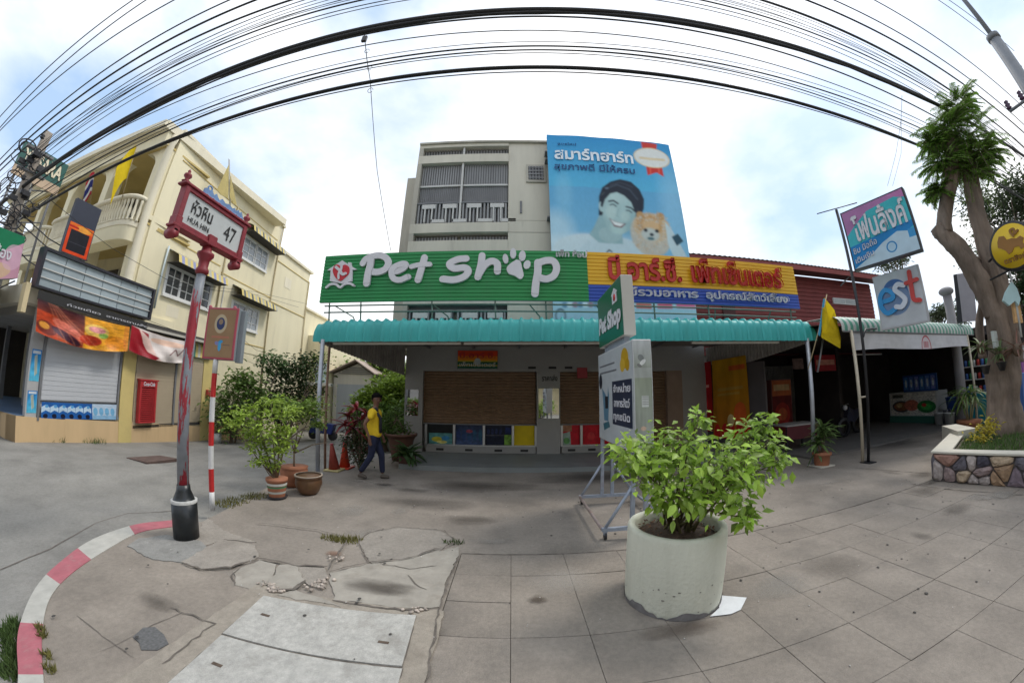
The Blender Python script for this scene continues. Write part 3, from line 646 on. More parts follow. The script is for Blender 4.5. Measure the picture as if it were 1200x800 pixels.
def case_row(edges, prints, z0, z1, nm):
    cs = MB().box(edges[0], edges[-1], FY + .02, FY + .3, z0 - .18, z0 - .002).build('case_base', m_tile, shop)
    for k in range(len(edges) - 1):
        u0, u1 = edges[k] + .03, edges[k + 1] - .03
        sheet('poster', (u0, FY + .1, z1), (u1, FY + .1, z1), (u1, FY + .1, z0), (u0, FY + .1, z0), imat('print case %s%d' % (nm, k), prints[k]), shop)
    for k in range(len(edges)):
        e = edges[k]; MB().box(e - .03, e + .03, FY - .0, FY + .08, z0, z1 - .001).build('frame_post', m_steel, shop)
    MB().box(edges[0] + .031, edges[-1] - .031, FY + .004, FY + .08, z0 - .001, z0 + .035).build('frame_rail', m_steel, shop)
    for k in range(len(edges) - 1):
        m_ = (edges[k] + edges[k + 1]) / 2; MB().box(m_ - .1, m_ + .1, FY + .012, FY + .03, z0 - .13, z0 - .07).build('vent', mat('black print', (.02, .02, .02)), cs)
ex = [F(q, 512).x for q in (499, 532, 567, 601, 628)]; zc = F(560, 523).z
case_row(ex, [c1(), c2(), c3(), c4()], zc, zsh0 - .03, 'a')
ex = [F(q, 512).x for q in (657.5, 681.5, 706, 731)]; ex[0] += .02; case_row(ex, [c5(), c6(), c6()], zc, zsh0 - .03, 'b')
a = F(676, 431); b = F(688, 443); rs = MB().box(a.x, b.x, FY - .05, FY - .02, b.z, a.z).build('shop_notice', mat('red notice', (.35, .03, .04), rough=.5)); tag(rs, 'small dark red square notice hung at the head of the second shutter', 'notice')
# rainbow sign above the shutter
c = Canvas(256, 96, srgb(20, 90, 60)); c.rect(0, 0, 1, .45, srgb(205, 60, 20)); c.rect(0, .3, 1, .55, srgb(220, 130, 20)); c.rect(0, .8, 1, .86, srgb(200, 180, 60)); c.rect(0, .55, 1, .62, srgb(190, 170, 40)); c.ell(.5, .62, .08, .2, srgb(170, 180, 180))
a, b = F(537, 411), F(583, 432); sgn = thing('shop_sign', 'small orange and green sign with red lettering above the brown shutter', 'sign', (a.x, FY - .05, b.z))
MB().box(a.x - .01, b.x + .01, FY - .05, FY - .001, b.z - .01, a.z + .01).build('board', m_slatd, sgn)
sheet('face', (a.x, FY - .052, a.z), (b.x, FY - .052, a.z), (b.x, FY - .052, b.z), (a.x, FY - .052, b.z), imat('print rainbow', c.a), sgn)
hh = a.z - b.z; lettering('lettering', 'บี.อาร์.ซี.', (a.x + .05, FY - .053, a.z - .04), (b.x - .05, FY - .053, a.z - .04), (a.x + .05, FY - .053, a.z - hh * .42), mat('red print', (.4, .02, .02)), sgn, bold=.02, depth=.003)
lettering('lettering', 'เพ็ทเซ็นเตอร์', (a.x + .05, FY - .053, b.z + hh * .36), (b.x - .05, FY - .053, b.z + hh * .36), (a.x + .05, FY - .053, b.z + .05), mat('white print', (.6, .6, .55)), sgn, bold=.01, depth=.003)
# tiled step with its riser
m_step = mat('grey floor tile', (.21, .225, .22), rough=.5, var=.1, scale=1.5, stain=.3, stain_col=(.1, .1, .095))
step = MB().box(-2.42, 6.2, 7.2, FY - .0, 0.001, .1).build('tiled_step', m_step); struct(step)
for k in range(21):
    for j in range(4):
        x0 = -2.42 + k * .41; y0 = 7.2 + j * .445
        MB().box(x0 + .004, x0 + .406, y0 + .004, y0 + .441, .1, .1035).build('floor_tile', m_step, step)
# right-hand screen wall of the forecourt with its posters
S2a, S2b = (5.55, 9.0), (6.35, 5.7)
sw = thing('screen_wall', 'dark right side wall of the awning carrying the red and yellow posters', 'wall', (5.9, 7.5, 0))
a, b = Vector((*S2a, 0)), Vector((6.02, 7.02, 0)); d = (b - a).normalized(); nrm = Vector((-d.y, d.x, 0))
MB().prism([a, b, b + Vector((0, 0, 2.3)), a + Vector((0, 0, 2.4))], nrm * .06).build('board', mat('dark board', (.07, .06, .06), var=.2), sw)
def pposter(p4, arr, nm, lab, off=-.03):
    P = [atp(*p, (S2a[0] + off, S2a[1]), (S2b[0] + off, S2b[1])) for p in p4]
    o = sheet(nm, *P, imat('print ' + lab[:12], arr), None, 8, 1, lambda u, v: Vector((-.012 * math.sin(u * 14), 0, 0))); tag(o, lab, 'poster')
c = Canvas(160, 256, srgb(176, 24, 34)); c.ell(.3, .2, .22, .1, srgb(214, 80, 70), .8); c.rect(.1, .33, .9, .37, srgb(220, 150, 140)); c.ell(.5, .6, .35, .16, srgb(205, 40, 50)); c.ell(.5, .8, .3, .12, srgb(150, 20, 30)); c.rect(.2, .44, .8, .47, srgb(214, 120, 110)); c.noise(8, .2, 3)
pposter([(800, 430), (833, 423), (836, 505), (800, 505)], c.a, 'poster', 'large red poster hung left of the yellow one on the side wall')
c = Canvas(200, 300, srgb(190, 140, 10)); c.vgrad(srgb(186, 140, 16), srgb(176, 100, 20)); c.rect(.5, .1, .95, .16, srgb(200, 60, 40), .7); c.rect(.15, .36, .85, .4, srgb(180, 140, 60)); c.rect(.15, .43, .75, .46, srgb(180, 140, 60))
for k in range(5): c.ell(.12 + .2 * k, .93, .09, .12, srgb(196, 40, 34))
c.ell(.75, .7, .16, .14, srgb(220, 90, 40), .8); c.ell(.5, .78, .1, .08, srgb(235, 220, 160), .7); c.noise(9, .16, 4)
pposter([(834, 423), (874, 416), (880, 512), (836, 514)], c.a, 'poster', 'large yellow poster with red shapes along its lower edge')

# ------------------------------------------------------------------ turquoise awning
AW0, AW1 = Vector((-3.97, 6.13, 0)), Vector((6.46, 5.68, 0)); ad = (AW1 - AW0).normalized(); ab = Vector((-ad.y, ad.x, 0)); AWL = (AW1 - AW0).length
aw = thing('awning', 'long turquoise corrugated metal awning over the pet shop forecourt', 'awning', (1.2, 5.9, 2.6))
m_turq = mat('turquoise sheet', (.035, .37, .36), rough=.48, var=.14, scale=1.8, stain=.5, stain_col=(.03, .27, .26), stain_scale=1.4, streak=True, objvar=.05)
m_under = mat('underside sheet', (.24, .22, .20), rough=.7, var=.2, scale=2)
ns = 56; prof = [(.0, 2.575), (.0, 2.70), (.004, 2.82), (.018, 2.90), (.05, 2.96), (.10, 2.995), (.17, 3.01), (.6, 3.01), (1.6, 3.01), (3.05, 3.01)]
nb = ns // 2
for k in range(nb):
    mb = MB(); x0, x1 = AWL * k / nb, AWL * (k + 1) / nb; sub = 20; vs = []; fs = []
    for i in range(sub + 1):
        x = x0 + (x1 - x0) * i / sub + (.006 if i == sub else 0); t = i / sub
        bumpv = .05 * math.exp(-((t - .1) / .07) ** 2) + .035 * math.exp(-((t - .6) / .06) ** 2)
        if k == 0 or k == nb - 1:
            e = (x - x0) / (x1 - x0) if k == 0 else 1 - (x - x0) / (x1 - x0)
            drop = .11 * (1 - min(1, e / .8)) ** 2
        else: drop = 0
        for (dd, zz) in prof:
            up = smooth01((zz - 2.6) / .3); vs.append(AW0 + ad * x + ab * (dd - bumpv * (1 - up)) + Vector((0, 0, zz + bumpv * up - drop * up)))
    m_ = len(prof)
    for i in range(sub):
        for j in range(m_ - 1): fs.append((i * m_ + j, (i + 1) * m_ + j, (i + 1) * m_ + j + 1, i * m_ + j + 1))
    mb.raw(vs, fs, True); mb.build('roof_sheet', m_turq, aw)
q = lambda x, dd, z: AW0 + ad * x + ab * dd + Vector((0, 0, z))
for s0, s1 in ((.45, 3.05), (3.1, 5.75), (7.35, 9.4)):
    MB().prism([q(s0, .05, 2.53), q(s1, .05, 2.53), q(s1, .05, 2.575), q(s0, .05, 2.575)], ab * .05).build('fascia_batten', mat('pale batten', (.45, .43, .38), var=.1), aw)
MB().prism([q(.1, .04, 2.58), q(AWL - .1, .04, 2.58), q(AWL - .1, .04, 2.62), q(.1, .04, 2.62)], ab * .04).build('front_rail', m_slatd, aw)
MB().prism([q(.05, .1, 2.9), q(AWL - .05, .1, 2.9), q(AWL - .05, 3.0, 2.92), q(.05, 3.0, 2.92)], (0, 0, .015)).build('ceiling', m_under, aw)
for k in range(9):
    x = .4 + k * (AWL - .8) / 8; MB().prism([q(x, .12, 2.84), q(x, 2.95, 2.86), q(x, 2.95, 2.898), q(x, .12, 2.898)], ad * .05).build('rafter', m_slatd, aw)
def valance(x, par, nm, sgn):
    a = q(x, .08, 0); b = Vector((F(474, 450).x if sgn < 0 else 5.6, FY - .03, 0)); L = (b - a).length; t = (b - a).normalized(); n_ = Vector((-t.y, t.x, 0)); k = int(L / .1); vs = []; fs = []
    for i in range(4 * k + 1):
        s = i / (4 * k); ph = (i % 4); off = n_ * (.02 if ph in (0, 1) else -.02); z0 = 2.56 + (2.12 - 2.56) * s; vs += [a + t * L * s + off + Vector((0, 0, z0)), a + t * L * s + off + Vector((0, 0, 2.9))]
    for i in range(4 * k): fs.append((2 * i, 2 * i + 2, 2 * i + 3, 2 * i + 1))
    MB().raw(vs, fs).build('side_valance', mat('weathered corrugated sheet', (.30, .28, .26), rough=.6, var=.2, scale=3, stain=.3, stain_col=(.12, .1, .09)), par)
valance(.12, aw, 'l', -1); valance(AWL - .12, aw, 'r', 1)
m_galv = mat('galvanised pipe', (.42, .44, .48), rough=.45, metal=.5, var=.12, scale=8)
for (bx, by, r_, lab) in ((372.5, 555, .045, None), (953, 545, .045, None)):
    p = gnd(bx, by); MB().tube([p, p + Vector((0, 0, 2.62))], r_, 12).build('post', m_galv, aw)
    MB().box(p.x - .09, p.x + .09, p.y - .09, p.y + .09, .001, .012).build('base_plate', m_galv, aw)
p = gnd(381, 549); MB().tube([p, p + Vector((0, 0, 2.7))], .028, 10).build('post', mat('rusty pipe', (.22, .13, .09), var=.3, scale=8), aw)
p = aty(958, 436, 6.0); p2_ = aty(965, 392, 5.9); MB().tube([p, p2_], .022, 8).build('brace', m_galv, aw)

# ------------------------------------------------------------------ long sign on top of the awning (plane y = 6.4)
SY = 6.4
SF = lambda px, py: aty(px, py, SY)
zt, zb = (SF(500, 294.5).z + SF(381, 300.5).z) / 2, (SF(510, 352.5).z + SF(375.5, 354.5).z) / 2
xl, xm, xr = SF(378, 328).x, SF(688.7, 322).x, (SF(930, 314.5).x + SF(936, 361).x) / 2
sign = thing('fascia_sign', 'long ribbed sign, green half reading Pet Shop and yellow half in Thai', 'sign', (xl, SY, zb))
m_grn = mat('green sign paint', (.010, .25, .065), rough=.4, var=.06, scale=2, stain=.45, stain_col=(.035, .2, .075), stain_scale=2.2, streak=True)
m_yel = mat('yellow sign paint', (.76, .43, .015), rough=.4, var=.05, scale=2); m_blu = mat('blue sign paint', (.02, .075, .42), rough=.4, var=.06, scale=2)
def ribbed(x0, x1, z0, z1, m, nr):
    hgt = (z1 - z0) / nr
    for k in range(nr):
        a = z0 + k * hgt; pr = [(a, 0), (a + .006, -.014), (a + hgt * .82, -.014), (a + hgt * .88, 0), (a + hgt, 0)]; vs = []; fs = []
        for x in (x0, x1):
            for z, yy in pr: vs.append((x, SY + yy, z))
        nn_ = len(pr)
        for i in range(nn_ - 1): fs.append((i, nn_ + i, nn_ + i + 1, i + 1))
        MB().raw(vs, fs).build('ribbed_panel', m, sign)
zyb = SF(760, 335.5).z
zyb = zb + (zt - zb) * .33
ribbed(xl, xm, zb, zt, m_grn, 14); ribbed(xm, xr, zyb, zt, m_yel, 9); ribbed(xm, xr, zb, zyb, m_blu, 5)
MB().box(xl, xr, SY + .003, SY + .05, zb + .002, zt - .002).build('backing', m_slatd, sign)
m_let = mat('off white letter', (.66, .66, .70), rough=.5, var=.05)
def SM(): return frame4((0, SY - .02, 0), (1, 0, 0), (0, 0, 1))
M4 = SM(); S2 = lambda px, py: (SF(px, py).x, SF(px, py).z)
U = (SF(450, 320) - SF(451, 320)).length      # metres per pixel here
def zpx1(x, y): return S2(380 + x / 8, 290 + y / 8)      # first zoom window
def zpx2(x, y): return S2(510 + x / 6.667, 285 + y / 6.667)
letters = [
 ('P', [([(372, 158), (400, 120), (455, 95), (530, 85), (590, 110), (610, 160), (580, 215), (520, 240), (465, 240)], 3.6), ([(450, 115), (440, 180), (420, 260), (408, 345)], 3.9)], zpx1),
 ('e', [([(625, 205), (680, 235), (750, 205), (775, 170), (735, 165), (665, 195), (640, 245), (660, 300), (720, 315), (795, 285)], 3.2)], zpx1),
 ('t', [([(945, 105), (925, 180), (905, 250), (885, 312)], 3.6), ([(825, 190), (900, 172), (995, 168)], 2.7)], zpx1),
 ('S', [([(245, 128), (180, 135), (115, 170), (150, 205), (230, 200), (262, 225), (230, 270), (150, 295), (62, 288)], 3.6)], zpx2),
 ('h', [([(368, 105), (360, 170), (345, 230), (335, 272)], 3.6), ([(340, 255), (385, 185), (440, 150), (485, 170), (487, 228)], 3.7)], zpx2),
 ('p', [([(800, 160), (800, 230), (785, 320), (778, 400)], 3.9), ([(800, 165), (860, 145), (920, 150), (945, 200), (925, 260), (870, 288), (815, 280)], 3.7)], zpx2)]
for nm, strokes, fn in letters:
    mb = MB()
    for k, (pts, wd) in enumerate(strokes): stroke(mb, [fn(*p) for p in pts], wd * U, M4 @ Matrix.Translation((0, 0, .0)), .05 + .004 * k)
    mb.build('letter', m_let, sign)
def blob(pts, par, m, dep=.05, base=0.0, fn=zpx2, name='paw_pad'):
    P = stroke_pts([fn(*p) for p in pts] + [fn(*pts[0])], 5)[:-1]; MB().prism([M4 @ (v + Vector((0, 0, base))) for v in P], (0, -dep, 0)).build(name, m, par)
def ellpts(cx, cy, rx, ry, rot=0, n=8): return [(cx + rx * math.cos(a) * math.cos(rot) - ry * math.sin(a) * math.sin(rot), cy + rx * math.cos(a) * math.sin(rot) + ry * math.sin(a) * math.cos(rot)) for a in [2 * math.pi * k / n for k in range(n)]]
blob([(632, 138), (665, 150), (680, 210), (690, 260), (665, 288), (620, 262), (575, 245), (558, 205), (585, 170)], sign, m_let)
for cx, cy, rx, ry, ro in ((550, 130, 22, 37, -.15), (609, 88, 24, 40, 0), (680, 108, 27, 40, .1), (717, 176, 27, 34, .35)): blob(ellpts(cx, cy, rx, ry, ro), sign, m_let, name='paw_toe')
# house and heart emblem
fn = zpx1
def pl(pts, m, dep, base=.0, name='emblem_house', par=sign): MB().prism([M4 @ Vector((*fn(*p), base)) for p in pts], (0, -dep, 0)).build(name, m, par)
pl([(40, 222), (180, 130), (235, 165), (235, 148), (262, 150), (268, 185), (318, 215), (275, 218), (272, 322), (175, 345), (65, 322), (72, 222)], m_let, .04)
m_red = mat('red enamel', (.55, .015, .03), rough=.4, var=.05)
blob([(170, 195), (205, 172), (245, 195), (245, 250), (200, 300), (160, 322), (115, 285), (95, 230), (110, 180), (145, 172)], sign, m_red, .012, .04, fn=zpx1, name='emblem_heart')
mb = MB(); stroke(mb, [fn(125, 195), fn(160, 225), fn(185, 262), fn(215, 255)], 1.6 * U, M4 @ Matrix.Translation((0, 0, .052)), .01); stroke(mb, [fn(150, 300), fn(152, 255), fn(175, 215), fn(178, 190)], 1.3 * U, M4 @ Matrix.Translation((0, 0, .052)), .012); mb.build('emblem_figure', m_let, sign)
mb = MB(); stroke(mb, [fn(30, 380), fn(70, 352), fn(120, 352), fn(160, 380), fn(200, 352), fn(250, 345), fn(290, 365)], 1.3 * U, M4, .04); mb.build('emblem_book', m_let, sign)
fn = zpx2
V3 = lambda px, py, d=-.016: SF(px, py) + Vector((0, d, 0))
lettering('lettering', 'เพ็ท ช้อป', V3(651, 294.5), V3(687, 295), V3(651, 302.5), m_let, sign, bold=.03, depth=.02)
m_lr = mat('red lettering', (.50, .025, .02), rough=.45, var=.05)
zz1, zz0 = zt - .07, zyb + .08
def onsign(px): return SF(px, 330).x
lettering('lettering', 'บี.อาร์.ซี.', (onsign(713), SY - .016, zz1), (onsign(798), SY - .016, zz1), (onsign(713), SY - .016, zz0 + .02), m_lr, sign, bold=.035, depth=.03)
lettering('lettering', 'เพ็ทเซ็นเตอร์', (onsign(809), SY - .016, zz1 + .02), (onsign(914), SY - .016, zz1 + .02), (onsign(809), SY - .016, zz0 + .02), m_lr, sign, bold=.035, depth=.03)
lettering('lettering', 'ศูนย์รวมอาหาร  อุปกรณ์สัตว์เลี้ยง', (onsign(712), SY - .016, zyb - .03), (onsign(918), SY - .016, zyb - .03), (onsign(712), SY - .016, zb + .06), m_let, sign, bold=.02, depth=.02)
# carrying frame between awning and sign
m_gf = mat('green frame steel', (.10, .17, .14), rough=.6, var=.2)
frm = thing('sign_gantry', 'thin green steel frame carrying the long sign above the awning', 'sign frame', (0, 6.5, 2.95))
for z in (zb - .06, zb - .2): MB().tube([(xl + .1, SY + .06, z), (xr - .1, SY + .06, z)], .016, 6).build('rail', m_gf, frm)
for px in (384, 421, 505, 580, 640, 705, 768, 832, 928):
    x = SF(px, 360).x; MB().tube([(x, SY + .06, zb), (x + .02, SY + .1, 2.9)], .018, 6).build('strut', m_gf, frm)
for px in (390, 505, 620, 700, 840, 905): x = SF(px, 360).x; MB().tube([(x, SY + .06, zb - .05), (x + .25, SY + .5, zb - .2), (x + .3, SY + .8, 2.93)], .014, 6).build('strut', m_gf, frm)

# ------------------------------------------------------------------ big blue billboard
BBY = 8.6
bbl, bbr = aty(640.5, 160, BBY).x, aty(784, 172, BBY).x; bbt = (aty(640, 157.5, BBY).z + aty(784, 170.5, BBY).z) / 2; bbb = 2.98
bb = thing('billboard', 'huge sky blue billboard of a smiling man holding a fluffy dog', 'billboard', ((bbl + bbr) / 2, BBY, bbb))
BW, BH = bbr - bbl, bbt - bbb
c = Canvas(720, int(720 * BH / BW), (0, 0, 0)); c.vgrad(srgb(48, 150, 205), srgb(150, 205, 228)); c.vgrad(srgb(44, 146, 206), srgb(88, 182, 222), 0, 0, 1, .3)
def bu(x, y):      # zoom-window coordinates (640..820 x 155..305, scale 5.333) -> canvas
    v = aty(640 + x / 5.333, 155 + y / 5.333, BBY); return ((v.x - bbl) / BW, (bbt - v.z) / BH)
B = lambda pts: [bu(*p) for p in pts]
def be(x, y, rx, ry, col, al=1, rot=0, soft=.04):
    cx, cy = bu(x, y); ax = abs(bu(x + rx, y)[0] - cx); ay = abs(bu(x, y + ry)[1] - cy); c.ell(cx, cy, ax, ay, col, al, rot, soft)
be(60, 620, 110, 130, srgb(190, 222, 235), .7, 0, .8); be(300, 700, 330, 60, srgb(225, 240, 245), .6, 0, .8); be(820, 500, 90, 300, srgb(150, 205, 235), .6, 0, .9); be(110, 380, 50, 120, srgb(150, 210, 235), .35, 0, .9)
be(250, 760, 210, 130, srgb(205, 225, 232), 1, 0, .06); be(420, 760, 200, 110, srgb(198, 220, 228), 1, 0, .06)            # shirt
c.poly(B([(300, 590), (340, 500), (470, 600), (480, 700), (330, 690), (270, 640)]), srgb(150, 185, 190)); be(400, 640, 70, 50, srgb(165, 195, 198))
c.poly(B([(328, 520), (330, 400), (350, 345), (400, 310), (460, 296), (530, 312), (582, 356), (612, 420), (610, 480), (580, 545), (560, 560), (540, 520), (400, 400), (350, 520)]), srgb(32, 40, 54)); be(345, 465, 16, 32, srgb(170, 200, 202))

c.poly(B([(350, 440), (372, 395), (420, 368), (470, 372), (520, 402), (552, 450), (558, 510), (545, 570), (515, 618), (470, 640), (425, 632), (380, 590), (356, 530)]), srgb(172, 203, 204)); be(450, 600, 50, 36, srgb(180, 210, 208), 1, .1, .5); be(530, 560, 40, 80, srgb(140, 178, 184), .6, .3, .8); be(380, 560, 24, 50, srgb(150, 186, 190), .5, 0, .8); be(430, 410, 60, 26, srgb(192, 218, 216), .5, .2, .9); be(405, 500, 32, 44, srgb(196, 220, 216), .6, .2, .6); be(495, 530, 28, 30, srgb(192, 216, 212), .6, .2, .6)
c.poly(B([(340, 460), (345, 400), (390, 350), (470, 345), (560, 420), (572, 500), (556, 505), (530, 440), (486, 398), (440, 376), (400, 384), (368, 420), (352, 470)]), srgb(34, 42, 56)); c.line(B([(380, 350), (440, 330), (520, 360), (570, 420)]), .004, srgb(70, 84, 100), .7); c.line(B([(400, 330), (460, 315), (540, 345)]), .003, srgb(66, 78, 94), .6); be(378, 350, 12, 6, srgb(120, 140, 160), .6)
c.line(B([(392, 432), (420, 428), (448, 448)]), .004, srgb(40, 48, 60)); c.line(B([(500, 468), (530, 475), (552, 495)]), .004, srgb(40, 48, 60))
c.line(B([(400, 455), (418, 450), (438, 465)]), .0028, srgb(50, 60, 72)); c.line(B([(500, 490), (518, 492), (534, 505)]), .0028, srgb(50, 60, 72))
c.line(B([(452, 480), (446, 512), (438, 524), (456, 530)]), .0022, srgb(140, 172, 174), .7); 
c.poly(B([(392, 535), (430, 558), (480, 572), (500, 572), (470, 600), (425, 590)]), srgb(120, 84, 88)); c.poly(B([(400, 543), (430, 561), (486, 576), (462, 590), (428, 580)]), srgb(236, 244, 244))
be(655, 640, 122, 140, srgb(196, 192, 180), 1, 0, .08); be(660, 595, 112, 92, srgb(206, 184, 150), 1, 0, .1); be(645, 580, 80, 66, srgb(196, 152, 98), 1, 0, .25); be(655, 585, 50, 46, srgb(214, 180, 136), 1, 0, .3)
be(590, 520, 26, 24, srgb(190, 150, 100)); be(712, 528, 26, 24, srgb(190, 150, 100)); be(650, 640, 56, 42, srgb(196, 205, 200), 1, 0, .3)
be(622, 612, 12, 11, srgb(20, 30, 40)); be(692, 618, 12, 11, srgb(20, 30, 40)); be(660, 640, 13, 10, srgb(18, 36, 52)); be(655, 665, 22, 10, srgb(70, 110, 118), 1, 0, .3)
c.blur(4); rr = random.Random(5)
for k in range(420):
    a = rr.uniform(0, 6.28); d = rr.uniform(.55, 1.05); x, y = 655 + 118 * d * math.cos(a), 628 + 125 * d * math.sin(a); q2 = rr.choice([srgb(222, 216, 204), srgb(198, 160, 112), srgb(176, 190, 190), srgb(210, 190, 160)])
    c.line(B([(x, y), (x + 9 * math.cos(a), y + 9 * math.sin(a))]), .0013, q2, .8)
c.poly(B([(740, 560), (790, 620), (880, 780), (800, 790), (760, 700)]), srgb(196, 218, 224)); c.poly(B([(783, 655), (822, 635), (858, 682), (815, 712)]), srgb(40, 78, 94))
c.line(B([(380, 750), (395, 735), (412, 748)]), .003, srgb(40, 50, 60))
c.poly(B([(592, 60), (690, 78), (688, 108), (600, 100)]), srgb(205, 60, 48)); c.poly(B([(622, 205), (722, 215), (735, 282), (690, 255), (634, 270)]), srgb(205, 52, 44)); c.line(B([(648, 215), (652, 262)]), .004, srgb(225, 90, 70)); c.line(B([(700, 218), (706, 262)]), .004, srgb(225, 90, 70))
be(660, 162, 108, 62, srgb(226, 205, 160), 1, 0); be(660, 162, 102, 57, srgb(226, 230, 226), 1, 0); c.line(B([(590, 160), (650, 170), (735, 176)]), .007, srgb(224, 200, 150), .8)
# lower part seen between sign and awning
def lo(px, py): v = aty(px, py, BBY); return ((v.x - bbl) / BW, (bbt - v.z) / BH)
c.rect(0, lo(700, 352)[1], 1, 1, srgb(170, 208, 224))
for k, (x0, x1) in enumerate(((745, 764), (770, 788), (792, 815))): a0, b0 = lo(x0, 355), lo(x1, 362); c.rect(a0[0], a0[1], b0[0], b0[1], (srgb(196, 96, 80), srgb(206, 90, 120), srgb(214, 110, 150))[k])
a0 = lo(657, 370); c.ell(a0[0], a0[1], .035, .03, srgb(60, 70, 84)); c.ell(a0[0], a0[1], .027, .023, srgb(170, 205, 222))
for k in range(8): a0 = lo(662 + 6 * k, 357); c.ell(a0[0], a0[1], .02, .012, (srgb(70, 120, 160), srgb(220, 235, 240), srgb(150, 90, 110))[k % 3], .8)
c.blur(26); c.noise(6, .04, 1); c.noise(90, .03, 2)
sheet('printed_face', (bbl, BBY, bbt), (bbr, BBY, bbt), (bbr, BBY, bbb), (bbl, BBY, bbb), imat('print billboard', c.a, rough=.55, dirt=.02), bb, 12, 1, lambda u, v: Vector((0, .012 * math.sin(u * 20) - .01, 0)))
MB().box(bbl + .01, bbr - .01, BBY + .02, BBY + .12, bbb, bbt - .01).build('frame', m_slatd, bb)
for z in (bbt - .6, bbt - .9, bbt - 3): MB().box(bbl - .06, bbl + .3, BBY + .125, BY - .01, z, z + .04).build('bracket', m_slatd, bb)
QB = lambda x, y: (lambda v: Vector((v.x, BBY - .03, v.z)))(aty(640 + x / 5.333, 155 + y / 5.333, BBY))
def onbb(s, x0, x1, y0, y1, m, bold, hsk=0):
    a = QB(x0, y0); b = QB(x1, y0 + (x1 - x0) * .12); cc_ = QB(x0, y1); zt_ = max(a.z, b.z); lettering('lettering', s, (a.x, a.y, a.z), (b.x, a.y, a.z), (a.x, a.y, cc_.z), m, bb, bold=bold, depth=.006)
onbb('สมาร์ทฮาร์ท', 48, 538, 100, 172, mat('white blue print', (.75, .82, .88)), .03)
onbb('สุขภาพดี มีให้ครบ', 48, 552, 190, 248, mat('navy print', (.03, .09, .24)), .012)
onbb('สูตรใหม่', 68, 185, 68, 86, mat('navy print', (.03, .09, .24)), .0)

# ------------------------------------------------------------------ red timber house on the right
RY = 9.6
rh = thing('timber_house', 'dark red timber upper storey with a corrugated roof beyond the yellow sign', 'house', (8, RY, 0))
rx0, rx1 = 5.0, aty(1022, 350, RY).x; zt_ = aty(935, 311, RY - .5).z; m_rw = mat('red timber', (.19, .035, .032), rough=.75, var=.18, scale=3, stain=.3, stain_col=(.1, .025, .025), objvar=.08)
nb_ = 19; z0_, z1_ = 2.75, zt_ - .18
MB().box(rx0, rx1, RY + .03, RY + 5, z0_, z1_).build('wall_core', mat('dark timber', (.07, .02, .018), var=.2), rh)
for k in range(nb_):
    a = z0_ + k * (z1_ - z0_) / nb_; h = (z1_ - z0_) / nb_
    MB().raw([(rx0, RY - .012, a), (rx1, RY - .012, a), (rx1, RY + .012, a + h - .006), (rx0, RY + .012, a + h - .006), (rx1, RY + .029, a), (rx0, RY + .029, a)], [(0, 1, 2, 3), (0, 5, 4, 1)]).build('plank', m_rw, rh)
mb = MB(); nr_ = 110; vs = []; fs = []; L0, L1 = rx0 - .3, rx1 + .5
for i in range(nr_ + 1):
    x = L0 + (L1 - L0) * i / nr_; o_ = .03 * (i % 2); vs += [(x, RY - .62, zt_ + o_), (x, RY + 2.6, zt_ + 1.0 + o_), (x, RY - .62, zt_ - .015 + o_)]
for i in range(nr_): a = 3 * i; fs += [(a, a + 3, a + 4, a + 1), (a + 2, a + 5, a + 3, a)]
mb.raw(vs, fs); mb.build('roof', mat('weathered roof sheet', (.16, .10, .08), var=.2, scale=4), rh)
MB().prism([(L0, RY - .6, zt_ - .02), (L1, RY - .6, zt_ - .02), (L1, RY - .6, zt_ - .2), (L0, RY - .6, zt_ - .2)], (0, .03, 0)).build('fascia_board', mat('fascia red', (.24, .05, .045), var=.15), rh)
MB().box(L0 + .1, L1 - .1, RY - .57, RY - .02, zt_ - .16, zt_ - .13).build('soffit', mat('dark timber', (.07, .02, .018)), rh)
a, b = aty(975, 349, RY), aty(1003, 358, RY); wv = MB().box(a.x, b.x, RY - .05, RY + .01, b.z, a.z).build('window', m_wht, rh)
MB().box(a.x + .04, (a.x + b.x) / 2 - .02, RY - .056, RY - .051, b.z + .04, a.z - .04).build('pane', mat('hazy glass', (.35, .38, .38), rough=.2), wv); MB().box((a.x + b.x) / 2 + .02, b.x - .04, RY - .056, RY - .051, b.z + .04, a.z - .04).build('pane', mat('hazy glass', (.35, .38, .38)), wv)
a, b = aty(850, 362, RY - .1), aty(861, 376, RY - .1)
dm = MB().box(aty(846, 362, RY).x, aty(862, 376, RY).x, RY - .06, RY - .03, 2.8, aty(850, 358, RY).z).build('door', mat('dark timber', (.07, .02, .018)), rh)
MB().tube([aty(985, 335, RY - .3), aty(1000, 318, RY - .55)], .03, 6).build('brace', m_slatd, rh)
# ================================================================== CREAM CORNER BUILDING ON THE LEFT
def Sp(y, z, off=0.0): t = (y - 6) / .996; return Vector((-10.1 - .0894 * t + off * .996, y + off * .089, z))
ex_ = (Sp(10, 0) - Sp(6, 0)).normalized(); ox = Vector((.996, .089, 0))
cb = thing('cream_building', 'cream three storey corner building with arched balconies and striped window awnings', 'building', (-10.1, 6, 0))
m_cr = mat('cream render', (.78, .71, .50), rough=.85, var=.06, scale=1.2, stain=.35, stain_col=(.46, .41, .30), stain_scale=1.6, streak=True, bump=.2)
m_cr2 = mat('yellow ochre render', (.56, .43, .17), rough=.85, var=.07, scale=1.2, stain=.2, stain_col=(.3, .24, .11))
m_trim = mat('pale cream trim', (.76, .70, .54), rough=.8, var=.06, scale=2, stain=.25, stain_col=(.4, .36, .27), streak=True)
def sbox(mb, y0, y1, z0, z1, o0, o1):
    "box on the side wall between two outward offsets"
    p = [Sp(y0, z0, o0), Sp(y1, z0, o0), Sp(y1, z0, o1), Sp(y0, z0, o1)]; mb.prism(p, (0, 0, z1 - z0)); return mb
